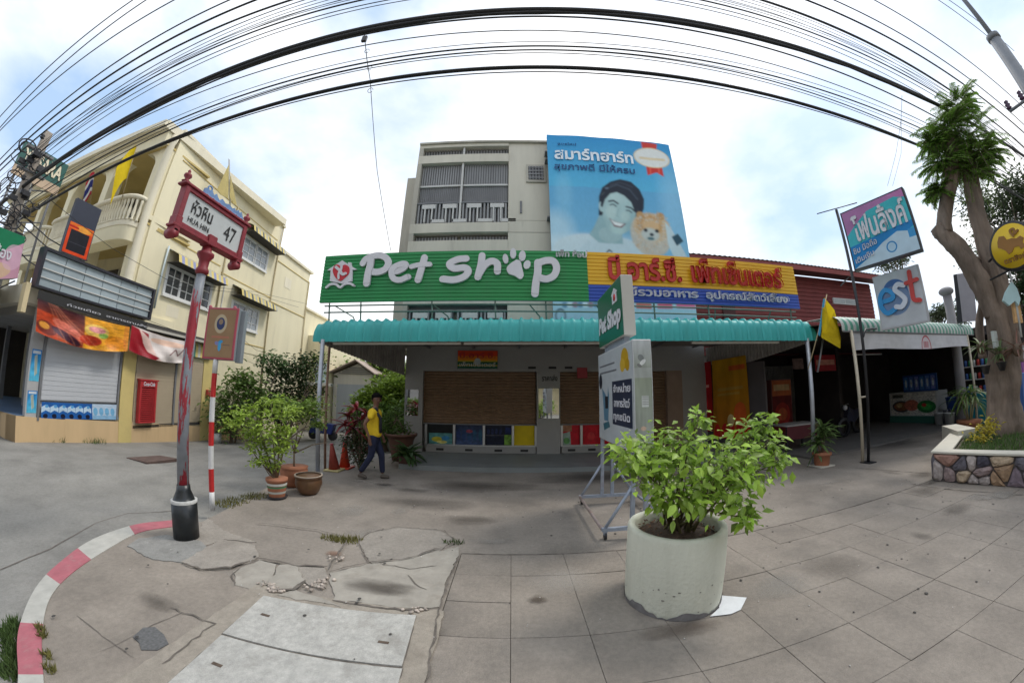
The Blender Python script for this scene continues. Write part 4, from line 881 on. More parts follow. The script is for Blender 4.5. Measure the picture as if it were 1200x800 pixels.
TOP = 9.0
sbox(MB(), 7.75, 12.62, 2.95, TOP, -6, 0).build('wall', m_cr, cb); sbox(MB(), 5.95, 7.749, 2.95, TOP - .285, -.25, 0).build('wall', m_cr, cb)
sbox(MB(), 5.95, 12.62, -.6, 2.95, -6, -.02).build('wall', m_cr, cb)
sbox(MB(), 12.621, 15.95, -.6, 7.9, -6, -.01).build('wing_wall', m_cr, cb)
sbox(MB(), 15.951, 23, -.6, 5.9, -6, -.02).build('wing_wall', m_cr, cb)
for a, b, z, h in ((5.9, 12.75, TOP, .1), (12.62, 16.15, 7.9, .12), (15.95, 23.2, 5.9, .1)): sbox(MB(), a, b, z, z + h, -6.1, .09).build('cornice', m_trim, cb)
for a, b, z in ((6.3, 12.4, 8.2), (12.7, 15.9, 7.35), (9.3, 12.6, 5.55), (12.7, 15.9, 5.4), (6.2, 9.2, 5.75), (9.35, 12.6, 3.3)):
    sbox(MB(), a, b, z, z + .035, -.01, .018).build('moulding', m_cr2, cb)
for y, z0, z1 in ((12.63, -.4, 9.0), (9.35, 2.9, 8.2), (15.9, -.4, 7.4)):
    MB().tube([Sp(y, z0, .04), Sp(y, z1, .04)], .03, 8).build('drainpipe', mat('ochre pipe', (.45, .38, .22), var=.1), cb)
MB().tube([Sp(6.7, 3.6, .06), Sp(6.75, 5.5, .06)], .03, 8).build('drainpipe', mat('pale blue pipe', (.5, .58, .6), var=.1), cb)
sbox(MB(), 6.35, 9.9, 2.93, 3.0, 0, .35).build('eave_ledge', mat('pale batten', (.45, .43, .38)), cb)
sbox(MB(), 6.35, 9.9, 3.001, 3.08, 0, .3).build('eave_ledge', mat('dark eave', (.06, .055, .05), var=.1), cb)
# casement windows with striped awnings
m_wf = mat('white window paint', (.72, .72, .70), rough=.5, var=.05); m_gl = mat('window glass', (.055, .06, .065), rough=.08, var=.1, scale=.8, spec=.8); m_glp = mat('curtained glass', (.28, .31, .33), rough=.12, var=.15, scale=1.5, spec=.8)
m_s1 = mat('awning stripe dark', (.10, .115, .12), rough=.8, var=.1); m_s2 = mat('awning stripe yellow', (.62, .50, .18), rough=.8, var=.1); m_s3 = mat('awning stripe grey', (.40, .40, .36), rough=.8, var=.1)
def window(y0, y1, z0, z1, n, glass, par=cb):
    wn = sbox(MB(), y0 - .06, y1 + .06, z0 - .07, z0 - .001, -.01, .09).build('window', m_wf, par)
    f = MB(); sbox(f, y0 - .05, y1 + .05, z1, z1 + .05, -.01, .05); sbox(f, y0 - .05, y0, z0, z1, -.01, .05); sbox(f, y1, y1 + .05, z0, z1, -.01, .05); f.build('frame', m_wf, wn)
    for k in range(n):
        a, b = y0 + (y1 - y0) * k / n, y0 + (y1 - y0) * (k + 1) / n
        sf = MB(); sbox(sf, a, a + .045, z0, z1, .0, .04); sbox(sf, b - .045, b, z0, z1, .0, .04); sbox(sf, a + .045, b - .045, z1 - .05, z1, .0, .04); sbox(sf, a + .045, b - .045, z0, z0 + .05, .0, .04)
        sbox(sf, (a + b) / 2 - .012, (a + b) / 2 + .012, z0 + .05, z1 - .05, .004, .034)
        for j in (1, 2): z = z0 + (z1 - z0) * j / 3; sbox(sf, a + .045, b - .045, z - .012, z + .012, .005, .033)
        sf.build('sash', m_wf, wn)
        for j in range(3):
            for i in range(2):
                ya = a + .045 + i * ((b - a) / 2 - .033); yb = ya + (b - a) / 2 - .057
                za = z0 + (z1 - z0) * j / 3 + .02; zb2 = z0 + (z1 - z0) * (j + 1) / 3 - .02
                sbox(MB(), ya, yb, za, zb2, .006, .012).build('pane', glass, wn)
def sawning(y0, y1, zt, zb_, par=cb, out=.55, cols=None, n=None):
    aw_ = sbox(MB(), y0, y1, zt, zt + .03, -.01, .04).build('window_awning', m_s1, par); n = n or int((y1 - y0) / .12); cols = cols or (m_s1, m_s2, m_s3)
    for k in range(n):
        a, b = y0 + (y1 - y0) * k / n, y0 + (y1 - y0) * (k + 1) / n
        m = MB(); pr = [(0, zt), (out * .45, zt - .06), (out * .85, zt - .16), (out, zb_)]
        for i in range(3): m.face([Sp(a, pr[i][1], pr[i][0]), Sp(a, pr[i + 1][1], pr[i + 1][0]), Sp(b, pr[i + 1][1], pr[i + 1][0]), Sp(b, pr[i][1], pr[i][0])])
        m.build('stripe', cols[1] if k % 2 == 0 else (cols[0] if k % 4 == 1 else cols[2]), aw_)
    sbox(MB(), y0, y1, zb_ + .0, zb_ + .02, .02, out - .01).build('awning_lining', mat('dark awning lining', (.05, .045, .04), var=.1), aw_)
window(6.95, 8.15, 4.1, 4.98, 2, m_gl); window(8.2, 8.95, 4.1, 4.98, 1, m_gl); sawning(6.85, 9.2, 5.42, 5.02, cols=(mat('awning stripe blue', (.25, .27, .45), var=.1), m_s2, m_s3))
window(10.15, 11.0, 6.52, 7.4, 1, m_glp); window(11.05, 11.9, 6.52, 7.4, 1, m_glp); sawning(10.0, 12.5, 7.92, 7.52)
window(10.2, 11.05, 3.87, 4.75, 1, m_gl); window(11.1, 11.9, 3.87, 4.75, 1, m_glp); sawning(10.05, 12.55, 5.33, 4.93)
# ------------------------------------------------------------------ front with the loggias
FL, FRx = -23.0, -10.1
def col_(x, y, r, z0, z1, par, nm='column'): return MB().lathe([(r * 1.2, z0), (r * 1.2, z0 + .12), (r, z0 + .2), (r * .92, z1 - .25), (r * 1.15, z1 - .16), (r * 1.25, z1)], (x, y, 0), 16).build(nm, m_trim, par)
for z0, z1, nm in ((2.95, 3.35, 'floor_band'), (5.95, 6.1, 'floor_band')): MB().box(FL, FRx - .002, 5.75, 7.5, z0, z1).build(nm, m_cr, cb)
MB().box(FL, FRx + .05, 5.3, 12, 8.72, 9.0).build('roof_slab', m_trim, cb)
MB().box(FL, FRx - .01, 5.45, 5.6, 8.3, 8.719).build('roof_fascia', m_cr, cb)
# soft rounded nose of the roof corner
MB().box(FL, FRx + .02, 5.2, 5.299, 8.78, 8.96).build('gutter', m_trim, cb)
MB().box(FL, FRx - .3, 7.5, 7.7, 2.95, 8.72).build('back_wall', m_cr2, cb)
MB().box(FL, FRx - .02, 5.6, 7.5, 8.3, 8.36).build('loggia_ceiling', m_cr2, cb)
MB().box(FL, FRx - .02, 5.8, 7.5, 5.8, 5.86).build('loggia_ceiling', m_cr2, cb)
for x in (-10.35, -13.2, -16.1, -19.0, -21.9):
    for z0, z1 in ((3.35, 5.8), (6.1, 8.3)):
        MB().box(x - .2, x + .2, 5.68, 6.1, z0, z1).build('pier', m_cr, cb)
col_(-10.16, 5.74, .12, 3.35, 8.7, cb)
def arch_fillet(xc, zc, r, sx, y0, y1):
    "rounded top corner: sx=+1 corner at the right, -1 at the left"
    pts = [(xc, zc)] + [(xc - sx * (r - r * math.sin(a)), zc - (r - r * math.cos(a))) for a in [math.pi / 2 * k / 8 for k in range(9)]]
    MB().prism([(x, y0, z) for x, z in pts], (0, y1 - y0, 0)).build('arch_corner', m_cr, cb)
for xr_, xl_ in ((-10.55, -13.0), (-13.4, -15.9), (-16.3, -18.8), (-19.2, -21.7)):
    for zt2 in (8.3, 5.8):
        arch_fillet(xr_, zt2, .7, 1, 5.7, 6.05); arch_fillet(xl_, zt2, .7, -1, 5.7, 6.05)
    # windows inside each bay
    for z0, z1 in ((3.4, 5.3), (6.2, 8.2)):
        a, b = xl_ + .5, xr_ - .4; wn = MB().box(a, b, 7.4, 7.45, z0, z1).build('loggia_window', m_gl, cb)
        for k in range(5): x = a + (b - a) * k / 4; MB().box(x - .04, x + .04, 7.33, 7.399, z0, z1).build('frame_post', m_wf, wn)
        MB().box(a + .04, b - .04, 7.34, 7.398, (z0 + z1) / 2, (z0 + z1) / 2 + .07).build('frame_rail', m_wf, wn)
        MB().box(a, b, 7.32, 7.398, z1 - .4, z1).build('valance_box', mat('dark awning lining', (.05, .045, .04)), wn)
        if z0 < 4:
            m = MB()
            for k in range(22): x = a + (b - a) * (k + .5) / 22; m.box(x - .015, x + .015, 6.6, 6.63, 3.36, 4.6)
            for z in (3.6, 4.1, 4.6): m.box(a, b, 6.595, 6.63, z - .02, z + .02)
            m.build('window_grille', m_wf, wn)
def balcony(x0, x1, zf, par):
    bal = thing('x', 'x', 'x') if 0 else None
    xc, hw = (x0 + x1) / 2, (x1 - x0) / 2; dp = .5
    cur = []
    for k in range(25):
        a = math.pi * k / 24; c, s_ = math.cos(a), math.sin(a); e = .55
        cur.append((xc - hw * math.copysign(abs(c) ** e, c), 5.72 - dp * s_ ** e))
    slab = MB().prism([(x, y, zf) for x, y in cur], (0, 0, .14)).build('balcony', m_trim, par)
    MB().prism([(xc + (x - xc) * .985, 5.72 + (y - 5.72) * .97, zf - .42) for x, y in cur], (0, 0, .419)).build('skirt', m_cr, slab)
    MB().tube([(x, y, zf + .86) for x, y in cur], .075, 8).build('handrail', m_trim, slab)
    L = [0]
    for p, q2 in zip(cur[:-1], cur[1:]): L.append(L[-1] + math.dist(p, q2))
    prof = [(.045, .14), (.045, .2), (.028, .23), (.055, .38), (.03, .62), (.04, .7), (.045, .8)]; me = MB().lathe(prof, n=8).mesh('baluster'); nbal = 24
    for k in range(nbal):
        s_ = L[-1] * (k + .5) / nbal
        for i in range(24):
            if L[i + 1] >= s_: u = (s_ - L[i]) / (L[i + 1] - L[i]); x = cur[i][0] * (1 - u) + cur[i + 1][0] * u; y = cur[i][1] * (1 - u) + cur[i + 1][1] * u; break
        o = link('baluster', me, m_trim, slab); o.location = (x, y + .03, zf)
balcony(-12.95, -10.2, 5.6, cb); balcony(-15.9, -13.3, 5.6, cb); balcony(-18.8, -16.2, 5.6, cb)
# flags on the balconies and the roof
def flag(nm, base, tip, w, h, m, lab, sway=(.0, .0), folds=5, droop=.25, stripes=None, side=(1, 0, 0)):
    t = thing(nm, lab, 'flag', base); base, tip = Vector(base), Vector(tip); MB().tube([base, tip], .012, 6).build('pole', mat('bamboo pole', (.35, .27, .15), var=.2), t)
    d = (base - tip).normalized(); sd = Vector(side).normalized(); n1, n2 = 8, 8
    def P(u, v): return tip + d * (h * v) + sd * (w * u * (1 - .35 * v * u)) + Vector((0, 0, -droop * u * u * h)) + sd.cross(Vector((0, 0, 1))) * (.05 * math.sin(u * folds + v * 2) * u)
    if stripes is None: stripes = [(0, 1, m)]
    for a, b, mm in stripes:
        q2 = MB()
        for i in range(n1):
            for j in range(n2):
                v0, v1 = a + (b - a) * j / n2, a + (b - a) * (j + 1) / n2
                q2.face([P(i / n1, v0), P(i / n1, v1), P((i + 1) / n1, v1), P((i + 1) / n1, v0)], smooth=True)
        q2.build('cloth', mm, t)
    return t
m_yf = mat('yellow flag cloth', (.80, .58, .01), rough=.8, var=.1, scale=6, trans=.35); m_pf = mat('pale yellow flag cloth', (.66, .56, .24), rough=.8, var=.12, scale=4, trans=.35)
flag('flag', (-10.75, 5.2, 6.2), (-10.5, 4.9, 7.9), .28, 1.0, m_yf, 'yellow flag furled on its pole at the right end of the upper balcony', droop=.9, side=(-.3, -.6, 0))
m_fr, m_fw, m_fb = mat('red flag cloth', (.45, .03, .05), trans=.3), mat('white flag cloth', (.7, .7, .7), trans=.3), mat('navy flag cloth', (.03, .04, .2), trans=.3)
flag('flag', (-12.7, 5.2, 6.4), (-12.6, 4.9, 7.5), .35, .7, m_fr, 'red white and blue striped flag hanging from the upper balcony', stripes=[(0, .17, m_fr), (.17, .34, m_fw), (.34, .67, m_fb), (.67, .84, m_fw), (.84, 1, m_fr)], droop=.8, side=(.5, -.6, 0))
for lab, tri in (('pale yellow triangular flag hanging left of the pole high on the cream side wall', [(268, 193), (254, 223), (258, 228), (267, 233)]), ('pale yellow triangular flag hanging right of the pole high on the cream side wall', [(270, 206), (269, 232), (273, 238), (277, 240)])):
    T_ = [atp(*q, tuple(Sp(6, 0, .6)[:2]), tuple(Sp(10, 0, .6)[:2])) for q in tri]; t = thing('flag', lab, 'flag', tuple(T_[1])); MB().prism(T_, (.02, 0, 0)).build('cloth', m_pf, t); a_ = atp(268, 186, tuple(Sp(6, 0, .62)[:2]), tuple(Sp(10, 0, .62)[:2])); b_ = atp(269, 240, tuple(Sp(6, 0, .3)[:2]), tuple(Sp(10, 0, .3)[:2])); d_ = 0 if 'left' in lab else .06; MB().tube([a_ + ex_ * d_, b_ + ex_ * d_], .014, 6).build('pole', m_wht, t)
# blotched patches, vents and conduits on the long side wall
for y_, z_, w_, h_ in ((7.2, 3.5, .5, .35), (13.6, 6.4, .6, .5), (14.2, 2.0, .8, .4)): sbox(MB(), y_, y_ + w_, z_, z_ + h_, .0, .004 if y_ < 12 else -.005).build('paint_patch', m_trim, cb)
for y_, z_ in ((9.6, 6.2), (9.6, 3.6)):
    u_ = sbox(MB(), y_ - .02, y_ + .02, z_, z_ + 1.9, .0, .03).build('conduit', m_wht, cb)
# ------------------------------------------------------------------ ground-floor shop that juts forward
gs = thing('corner_shop', 'closed corner shop on the ground floor with a white shutter and cream plinth', 'shop', (-9.9, 3.3, 0))
sbox(MB(), 3.22, 6.0, 2.9, 3.3, -6, -.02).build('shop_roof', m_trim, gs)
sbox(MB(), 3.7, 5.949, .4, 2.9, -.3, -.06).build('shop_wall', mat('grey pier', (.4, .4, .4), var=.1), gs)
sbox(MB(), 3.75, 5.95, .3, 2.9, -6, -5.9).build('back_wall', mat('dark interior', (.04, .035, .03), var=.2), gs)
sbox(MB(), 3.5, 3.76, .4, 2.9, -.12, 0).build('corner_pier', mat('grey pier', (.4, .4, .4)), gs)
pl_ = [(3.3, 4.45, .6, .52), (4.452, 6.28, .54, .43), (6.284, 7.35, .44, .34), (7.354, 9.1, .33, .2), (9.104, 11.6, .22, .02)]
m_pl = mat('orange cream plinth', (.60, .43, .24), rough=.8, var=.08, scale=2, stain=.35, stain_col=(.33, .25, .15), streak=True)
for a, b, z, z2 in pl_:
    p = [Sp(a, -.7, -.5), Sp(b, -.7, -.5), Sp(b, -.7, .02), Sp(a, -.7, .02)]
    vs = p + [Vector((q_.x, q_.y, z if k in (0, 3) else z2)) for k, q_ in enumerate(p)]
    MB().raw(vs, [(0, 3, 2, 1), (4, 5, 6, 7), (0, 1, 5, 4), (1, 2, 6, 5), (2, 3, 7, 6), (3, 0, 4, 7)]).build('plinth', m_pl, gs)
    vs = [v + ox * .05 for v in vs]; [setattr(v, 'z', min(v.z, zroad(v.x, v.y) + .07)) for v in vs[4:]]
MB().prism([Sp(3.3, -.6, -.51), Sp(3.3, -.6, .0), Sp(3.3, -.6, .0) + Vector((-9, .0, 0)), Sp(3.3, -.6, -.51) + Vector((-8, .5, 0))][::1], (0, 0, 1.2)).build('plinth', m_pl, gs)
MB().prism([Sp(3.32, .601, -.02), Sp(5.9, .58, -.05), Sp(5.9, .58, -6), Sp(3.32, .601, -9)], (0, 0, .01)).build('shop_floor', mat('blue floor paint', (.1, .16, .26), rough=.5, var=.2), gs)
# white shutter of narrow slats, white box under the banners
ws = sbox(MB(), 3.84, 5.87, .93, 2.6, -.05, -.01).build('white_shutter', mat('white shutter', (.50, .52, .55), rough=.5, var=.04, scale=2), gs)
for k in range(16):
    z = .95 + k * 1.65 / 16; sbox(MB(), 3.85, 5.86, z, z + .094, -.01, -.004 if k % 2 else -.0015).build('slat', mat('white shutter', (.5, .52, .55)), ws)
for y in (3.79, 5.9): sbox(MB(), y - .025, y + .025, .5, 2.8, -.03, .03).build('shutter_track', m_slatd, ws)
c = Canvas(320, 64, srgb(40, 90, 160))
for k in range(6):
    x0 = k / 9.6 * 1.0; c.rect(x0 + .004, .0, x0 + .1, 1, srgb(30, 95, 170)); c.poly([(x0, .3), (x0 + .05, .15), (x0 + .1, .35), (x0 + .1, .62), (x0 + .05, .5), (x0, .66)], srgb(190, 215, 235)); c.ell(x0 + .05, .85, .028, .14, srgb(15, 22, 50)); c.ell(x0 + .06, .25, .02, .1, srgb(90, 160, 215))
c.rect(.635, 0, 1, 1, srgb(185, 205, 225)); [c.ell(.68 + .08 * k, .5, .03, .25, srgb(90, 170, 215), .8) for k in range(4)]; c.rect(.64, .75, 1, 1, srgb(90, 165, 210), .6); c.noise(30, .15, 3)
o = sheet('sticker_strip', Sp(3.86, .9, .02), Sp(5.9, .88, .02), Sp(5.95, .50, .02), Sp(3.86, .55, .02), imat('print stickers', c.a), gs)
c = Canvas(64, 160, srgb(20, 130, 200)); c.vgrad(srgb(20, 120, 200), srgb(90, 190, 220)); c.poly([(.3, .2), (.6, .16), (.75, .75), (.5, .85)], srgb(190, 190, 160), .8); c.noise(8, .2, 5); c.rect(.1, .04, .9, .14, srgb(240, 240, 230), .7)
for (z0, z1, y0, lab) in ((1.32, 1.98, 3.53, 'tall blue drink poster on the corner pier of the shop'), (.66, 1.12, 3.53, 'smaller blue drink poster low on the corner pier of the shop')):
    o = sheet('poster', Sp(y0, z1, .004), Sp(y0 + .22, z1, .004), Sp(y0 + .22, z0, .004), Sp(y0, z0, .004), imat('print pier %s' % z0, c.a)); tag(o, lab, 'poster')
# yellow piers and beige roller doors further along
for y0, y1 in ((5.96, 6.38), (9.12, 9.7)): sbox(MB(), y0, y1, -.3, 2.93, -.01, .03).build('yellow_pier', mat('yellow pier', (.62, .50, .20), var=.07, stain=.25, stain_col=(.35, .28, .14)), gs)
for y0, y1 in ((6.42, 7.85), (7.93, 9.1)):
    rd = sbox(MB(), y0, y1, .33, 2.3, .0, .01).build('roller_door', mat('beige shutter', (.42, .35, .25), rough=.6, var=.06, scale=2), gs)
    for k in range(22): z = .35 + k * 1.95 / 22; sbox(MB(), y0, y1, z, z + .08, .012, .018 if k % 2 else .022).build('slat', mat('beige shutter', (.42, .35, .25)), rd)
    sbox(MB(), y0, y1, .25, .33, .0, .02).build('threshold', mat('dark eave', (.06, .055, .05)), rd)
sbox(MB(), 7.86, 7.92, .3, 2.5, .0, .06).build('door_post', m_slatd, gs)
mbx = sbox(MB(), 9.3, 9.44, 1.2, 1.42, .03, .13).build('letter_box', mat('red letter box', (.38, .05, .04), var=.1), None, .008); tag(mbx, 'small red letter box on the yellow pier of the cream building', 'letter box')
# red louvred cabinet
rc = thing('red_cabinet', 'tall red slatted cabinet standing against the beige roller door', 'cabinet', tuple(Sp(6.8, .38, .1)))
m_rc = mat('red cabinet paint', (.42, .03, .035), rough=.45, var=.1, scale=6, stain=.2, stain_col=(.2, .03, .03))
f = MB(); sbox(f, 6.5, 6.56, .4, 1.56, .03, .16); sbox(f, 7.04, 7.1, .4, 1.56, .03, .16); sbox(f, 6.56, 7.04, 1.38, 1.56, .03, .16); sbox(f, 6.56, 7.04, .4, .45, .03, .16); f.build('frame', m_rc, rc)
sbox(MB(), 6.56, 7.04, .45, 1.38, .04, .1).build('back', mat('dark red back', (.12, .015, .015)), rc)
for k in range(16): z = .47 + k * .9 / 16; sbox(MB(), 6.56, 7.04, z, z + .033, .11, .15).build('slat', m_rc, rc)
sbox(MB(), 6.47, 7.13, 1.561, 1.6, .03, .18).build('cap', m_rc, rc)
lettering('lettering', 'Coca-Cola', Sp(6.6, 1.53, .165), Sp(7.0, 1.53, .165), Sp(6.6, 1.42, .165), m_let, rc, bold=.02, depth=.004, shear=.2)
# striped valance beyond the banners
sawning(8.35, 9.35, 2.95, 2.45, gs, .12, (mat('awning stripe green', (.06, .22, .16)), m_s2, m_wht), 9)
# ------------------------------------------------------------------ signs over the shop
sb_ = thing('light_box', 'long empty grey light box sign with a dark frame over the corner shop', 'sign', tuple(Sp(4.8, 3.2, .2)))
m_fr_ = mat('black sign frame', (.025, .025, .035), rough=.4, var=.1)
O0, O1 = .05, .3
f = MB(); sbox(f, 3.19, 6.46, 4.0, 4.06, O0, O1); sbox(f, 3.19, 6.46, 3.2, 3.25, O0, O1); sbox(f, 3.19, 3.26, 3.25, 4.0, O0, O1); sbox(f, 6.39, 6.46, 3.25, 4.0, O0, O1); f.build('frame', m_fr_, sb_)
m_pane = mat('grey acrylic', (.33, .39, .42), rough=.3, var=.12, scale=1.4, objvar=.12)
for k in range(6): a = 3.265 + k * (6.385 - 3.265) / 6; sbox(MB(), a + .008, a + 3.12 / 6 - .008, 3.255, 3.995, O0 + .02, O1 - .06).build('panel', m_pane, sb_)
for j in (1, 2, 3): z = 3.25 + j * .75 / 4; sbox(MB(), 3.265, 6.385, z - .012, z + .012, O1 - .058, O1 - .03).build('rail', m_wht, sb_)
bo = thing('vertical_sign', 'upright black sign with an orange border above the corner shop', 'sign', tuple(Sp(4.2, 4.2, .1)))
ax = -10.3; f = MB().box(ax - .14, ax, 3.84, 4.54, 4.26, 5.63).build('case', mat('blue black panel', (.022, .028, .05), rough=.45, var=.1), bo)
c = Canvas(120, 160, srgb(220, 70, 20)); c.rect(0, 0, 1, .2, srgb(232, 110, 30)); c.ell(.6, .12, .3, .1, srgb(235, 160, 60)); c.rect(0, .1, .4, .16, srgb(190, 30, 20)); c.rect(.12, .22, .88, .9, srgb(26, 26, 34)); c.rect(.12, .62, .88, .635, srgb(60, 60, 70)); c.noise(12, .2, 4)  # orange border is plain print colour
sheet('face', (ax + .003, 3.86, 5.03), (ax + .003, 4.52, 5.03), (ax + .003, 4.52, 4.28), (ax + .003, 3.86, 4.28), imat('print orange', c.a, rough=.4), bo)
for y in (3.95, 4.4): MB().tube([(ax - .07, y, 3.3), (ax - .07, y, 4.26)], .025, 6).build('support', m_slatd, bo)
# two hanging vinyl banners
def banner(nm, P, arr, lab, seed):
    r = random.Random(seed); ph = [r.uniform(0, 6) for _ in range(4)]
    def wv(u, v):
        s = math.sin(u * 9 + v * 5 + ph[0]) * .05 + math.sin(u * 23 - v * 9 + ph[1]) * .018
        return ox * (s * (1 - abs(2 * u - 1) ** 4) * (.3 + .7 * v)) + Vector((0, 0, -.16 * (1 - (2 * u - 1) ** 2) * (.35 + .5 * v)))
    b_ = thing(nm, lab, 'banner', tuple(P[0])); sheet('vinyl', *P, imat('print ' + nm + str(seed), arr, rough=.35, spec=.5), b_, 36, 12, wv); return b_
c = Canvas(420, 170, srgb(232, 160, 40)); c.vgrad(srgb(60, 30, 40), srgb(190, 80, 40), 0, 0, .48, 1); c.rect(.0, .3, .2, 1, srgb(205, 70, 30), .7); c.ell(.1, .75, .1, .2, srgb(90, 30, 30), .8); c.ell(.08, .7, .05, .1, srgb(220, 150, 60)); c.ell(.32, .6, .18, .15, srgb(215, 110, 90), .9, .5); c.ell(.3, .8, .16, .12, srgb(70, 30, 50), 1, .4)
c.ell(.62, .4, .14, .22, srgb(240, 200, 100)); c.ell(.56, .72, .13, .16, srgb(196, 60, 34)); c.ell(.7, .5, .06, .09, srgb(150, 190, 90)); c.ell(.62, .35, .1, .1, srgb(225, 150, 150)); c.ell(.85, .7, .12, .25, srgb(226, 140, 30)); c.rect(.94, 0, 1, 1, srgb(215, 120, 60), .5)
for k in range(5): c.line([(.1 + .02 * k, 0), (.3 + .1 * k, 1)], .016, srgb(245, 150, 110), .25)
c.blur(8); c.noise(24, .3, 2); c.noise(60, .2, 4)
banner('food_banner', [Sp(3.3, 2.98, .32), Sp(5.8, 2.88, .32), Sp(5.82, 2.26, .34), Sp(3.38, 2.32, .34)], c.a, 'orange and yellow food banner sagging over the white shutter', 1)
c = Canvas(300, 120, srgb(228, 218, 214)); c.poly([(0, 0), (.26, .1), (.3, 1), (0, 1)], srgb(160, 24, 40)); c.poly([(.1, .0), (.3, .3), (.42, .9), (.5, 1), (.36, 1), (.2, .5)], srgb(232, 200, 190)); c.poly([(.2, .7), (.45, .9), (.4, 1), (.1, 1)], srgb(150, 24, 40)); c.line([(.62, .7), (.72, .45), (.78, .7), (.86, .4), (.92, .62)], .02, srgb(110, 40, 50)); c.ell(.6, .25, .3, .12, srgb(240, 190, 160), .7); c.blur(5); c.noise(14, .12, 2)
banner('red_white_banner', [Sp(5.84, 2.94, .34), Sp(8.15, 2.86, .32), Sp(8.15, 2.24, .32), Sp(5.86, 2.3, .34)], c.a, 'white and dark red banner sagging beside the orange food banner', 2)
st = thing('black_valance', 'black strip with white lettering above the two hanging banners', 'sign', tuple(Sp(5, 3, .25)))
sheet('strip', Sp(3.3, 3.16, .28), Sp(8.3, 3.1, .28), Sp(8.3, 2.86, .28), Sp(3.3, 2.96, .28), mat('black print', (.02, .02, .02)), st, 6, 1)
lettering('lettering', 'ก๋วยเตี๋ยว  อาหารตามสั่ง  ข้าวมันไก่', Sp(4.0, 3.06, .285), Sp(7.4, 3.02, .285), Sp(4.0, 3.0, .285), m_let, st, bold=.01, depth=.003)
cn = MB().box(-9.85, -9.6, 3.05, 3.15, 2.65, 3.25).build('small_sign', mat('cream sign panel', (.6, .5, .3)), None); tag(cn, 'narrow cream and blue sign hung at the left end of the food banner', 'sign')
# green and pink sign at the very left edge
ls = thing('street_shop_sign', 'green topped pink sign cut off by the left edge of the picture', 'sign', (-10.4, 2.8, 3.2))
c = Canvas(96, 128, srgb(200, 150, 170)); c.poly([(0, 0), (1, 0), (1, .15), (0, .62)], srgb(14, 120, 80)); c.ell(.4, .8, .4, .2, srgb(215, 190, 130), .6); c.ell(.8, .5, .25, .3, srgb(220, 180, 200), .6)
P = [atx(-30 + 0, 262, -10.4) if 0 else Vector((-10.4, 2.2, 4.3)), Vector((-10.4, 3.0, 4.3)), Vector((-10.4, 3.08, 3.4)), Vector((-10.4, 2.2, 3.1))]
sheet('face', *P, imat('print green pink', c.a), ls); MB().prism([p - Vector((.02, 0, 0)) for p in P], (-.35, 0, 0)).build('case', m_fr_, ls)
lettering('lettering', 'ห้อง', (-10.395, 2.45, 3.98), (-10.395, 2.82, 3.98), (-10.395, 2.45, 3.7), m_let, ls, bold=.02, depth=.01)
MB().box(-10.7, -10.6, 2.5, 2.6, -.1, 3.2).build('post', m_slatd, ls)
# roof-top sign on its frame
rs = thing('rooftop_sign', 'dark green rooftop sign with cream lettering behind the utility pole', 'sign', (-13.5, 3.6, 6.4))
MB().box(-13.56, -13.5, 2.87, 4.37, 6.9, 7.66).build('board', mat('dark green sign', (.015, .10, .085), rough=.4, var=.15), rs); MB().box(-13.56, -13.5, 2.87, 4.37, 6.62, 6.899).build('board_base', mat('cream sign base', (.55, .42, .3), var=.15), rs)
lettering('lettering', 'YISSARA', (-13.495, 2.98, 7.5), (-13.495, 4.28, 7.5), (-13.495, 2.98, 7.05), m_trim, rs, bold=.03, depth=.01)
for y in (3.0, 3.6, 4.25): MB().tube([(-13.6, y, 3.3), (-13.6, y, 7.6)], .04, 6).build('support', m_slatd, rs)
for z in (4.2, 5.2, 6.2): MB().tube([(-13.6, 3.0, z), (-13.6, 4.25, z + .5)], .025, 6).build('cross_brace', m_slatd, rs)
# dark open shop interior to the left, with awnings
nb2 = thing('neighbour_shophouse', 'weathered white shophouse with a dark open front at the left edge', 'building', (-13, 3.6, 0))
m_nb = mat('grey white render', (.42, .40, .36), var=.12, scale=1.5, stain=.4, stain_col=(.2, .18, .15), streak=True)
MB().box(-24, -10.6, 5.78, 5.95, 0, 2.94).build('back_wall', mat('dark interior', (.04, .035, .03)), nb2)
MB().box(-24, -10.4, 3.35, 5.7, 2.7, 3.2).build('canopy', m_nb, nb2)
for x in (-10.9, -12.4, -14.5): MB().box(x - .06, x + .06, 4.3, 4.42, .6, 2.7).build('door_frame', m_slatd, nb2)
MB().box(-12.2, -11.2, 4.35, 4.37, .62, 2.6).build('glass_door', m_gl, nb2)
def stripy(name, pts, par, m1, m2, n):
    A, B, C, D = map(Vector, pts); g = MB().tube([A, B], .02, 6).build(name, m_slatd, par)
    for k in range(n): u0, u1 = k / n, (k + 1) / n; MB().face([A.lerp(B, u0), A.lerp(B, u1), D.lerp(C, u1), D.lerp(C, u0)]).build('stripe', (m1, m2)[k % 2], g)
stripy('fabric_awning', [(-15, 3.35, 3.25), (-9.95, 2.9, 3.25), (-9.95, 2.2, 2.75), (-15, 2.6, 2.75)], nb2, m_wht, m_s3, 16)
sheet('blue_tarp', (-14, 2.75, 2.72), (-10.2, 2.6, 2.72), (-10.2, 2.65, 2.2), (-14, 2.8, 2.05), mat('blue tarpaulin', (.03, .09, .22), rough=.5, var=.2), nb2, 10, 2, lambda u, v: Vector((0, .05 * math.sin(u * 30) * v, 0)))
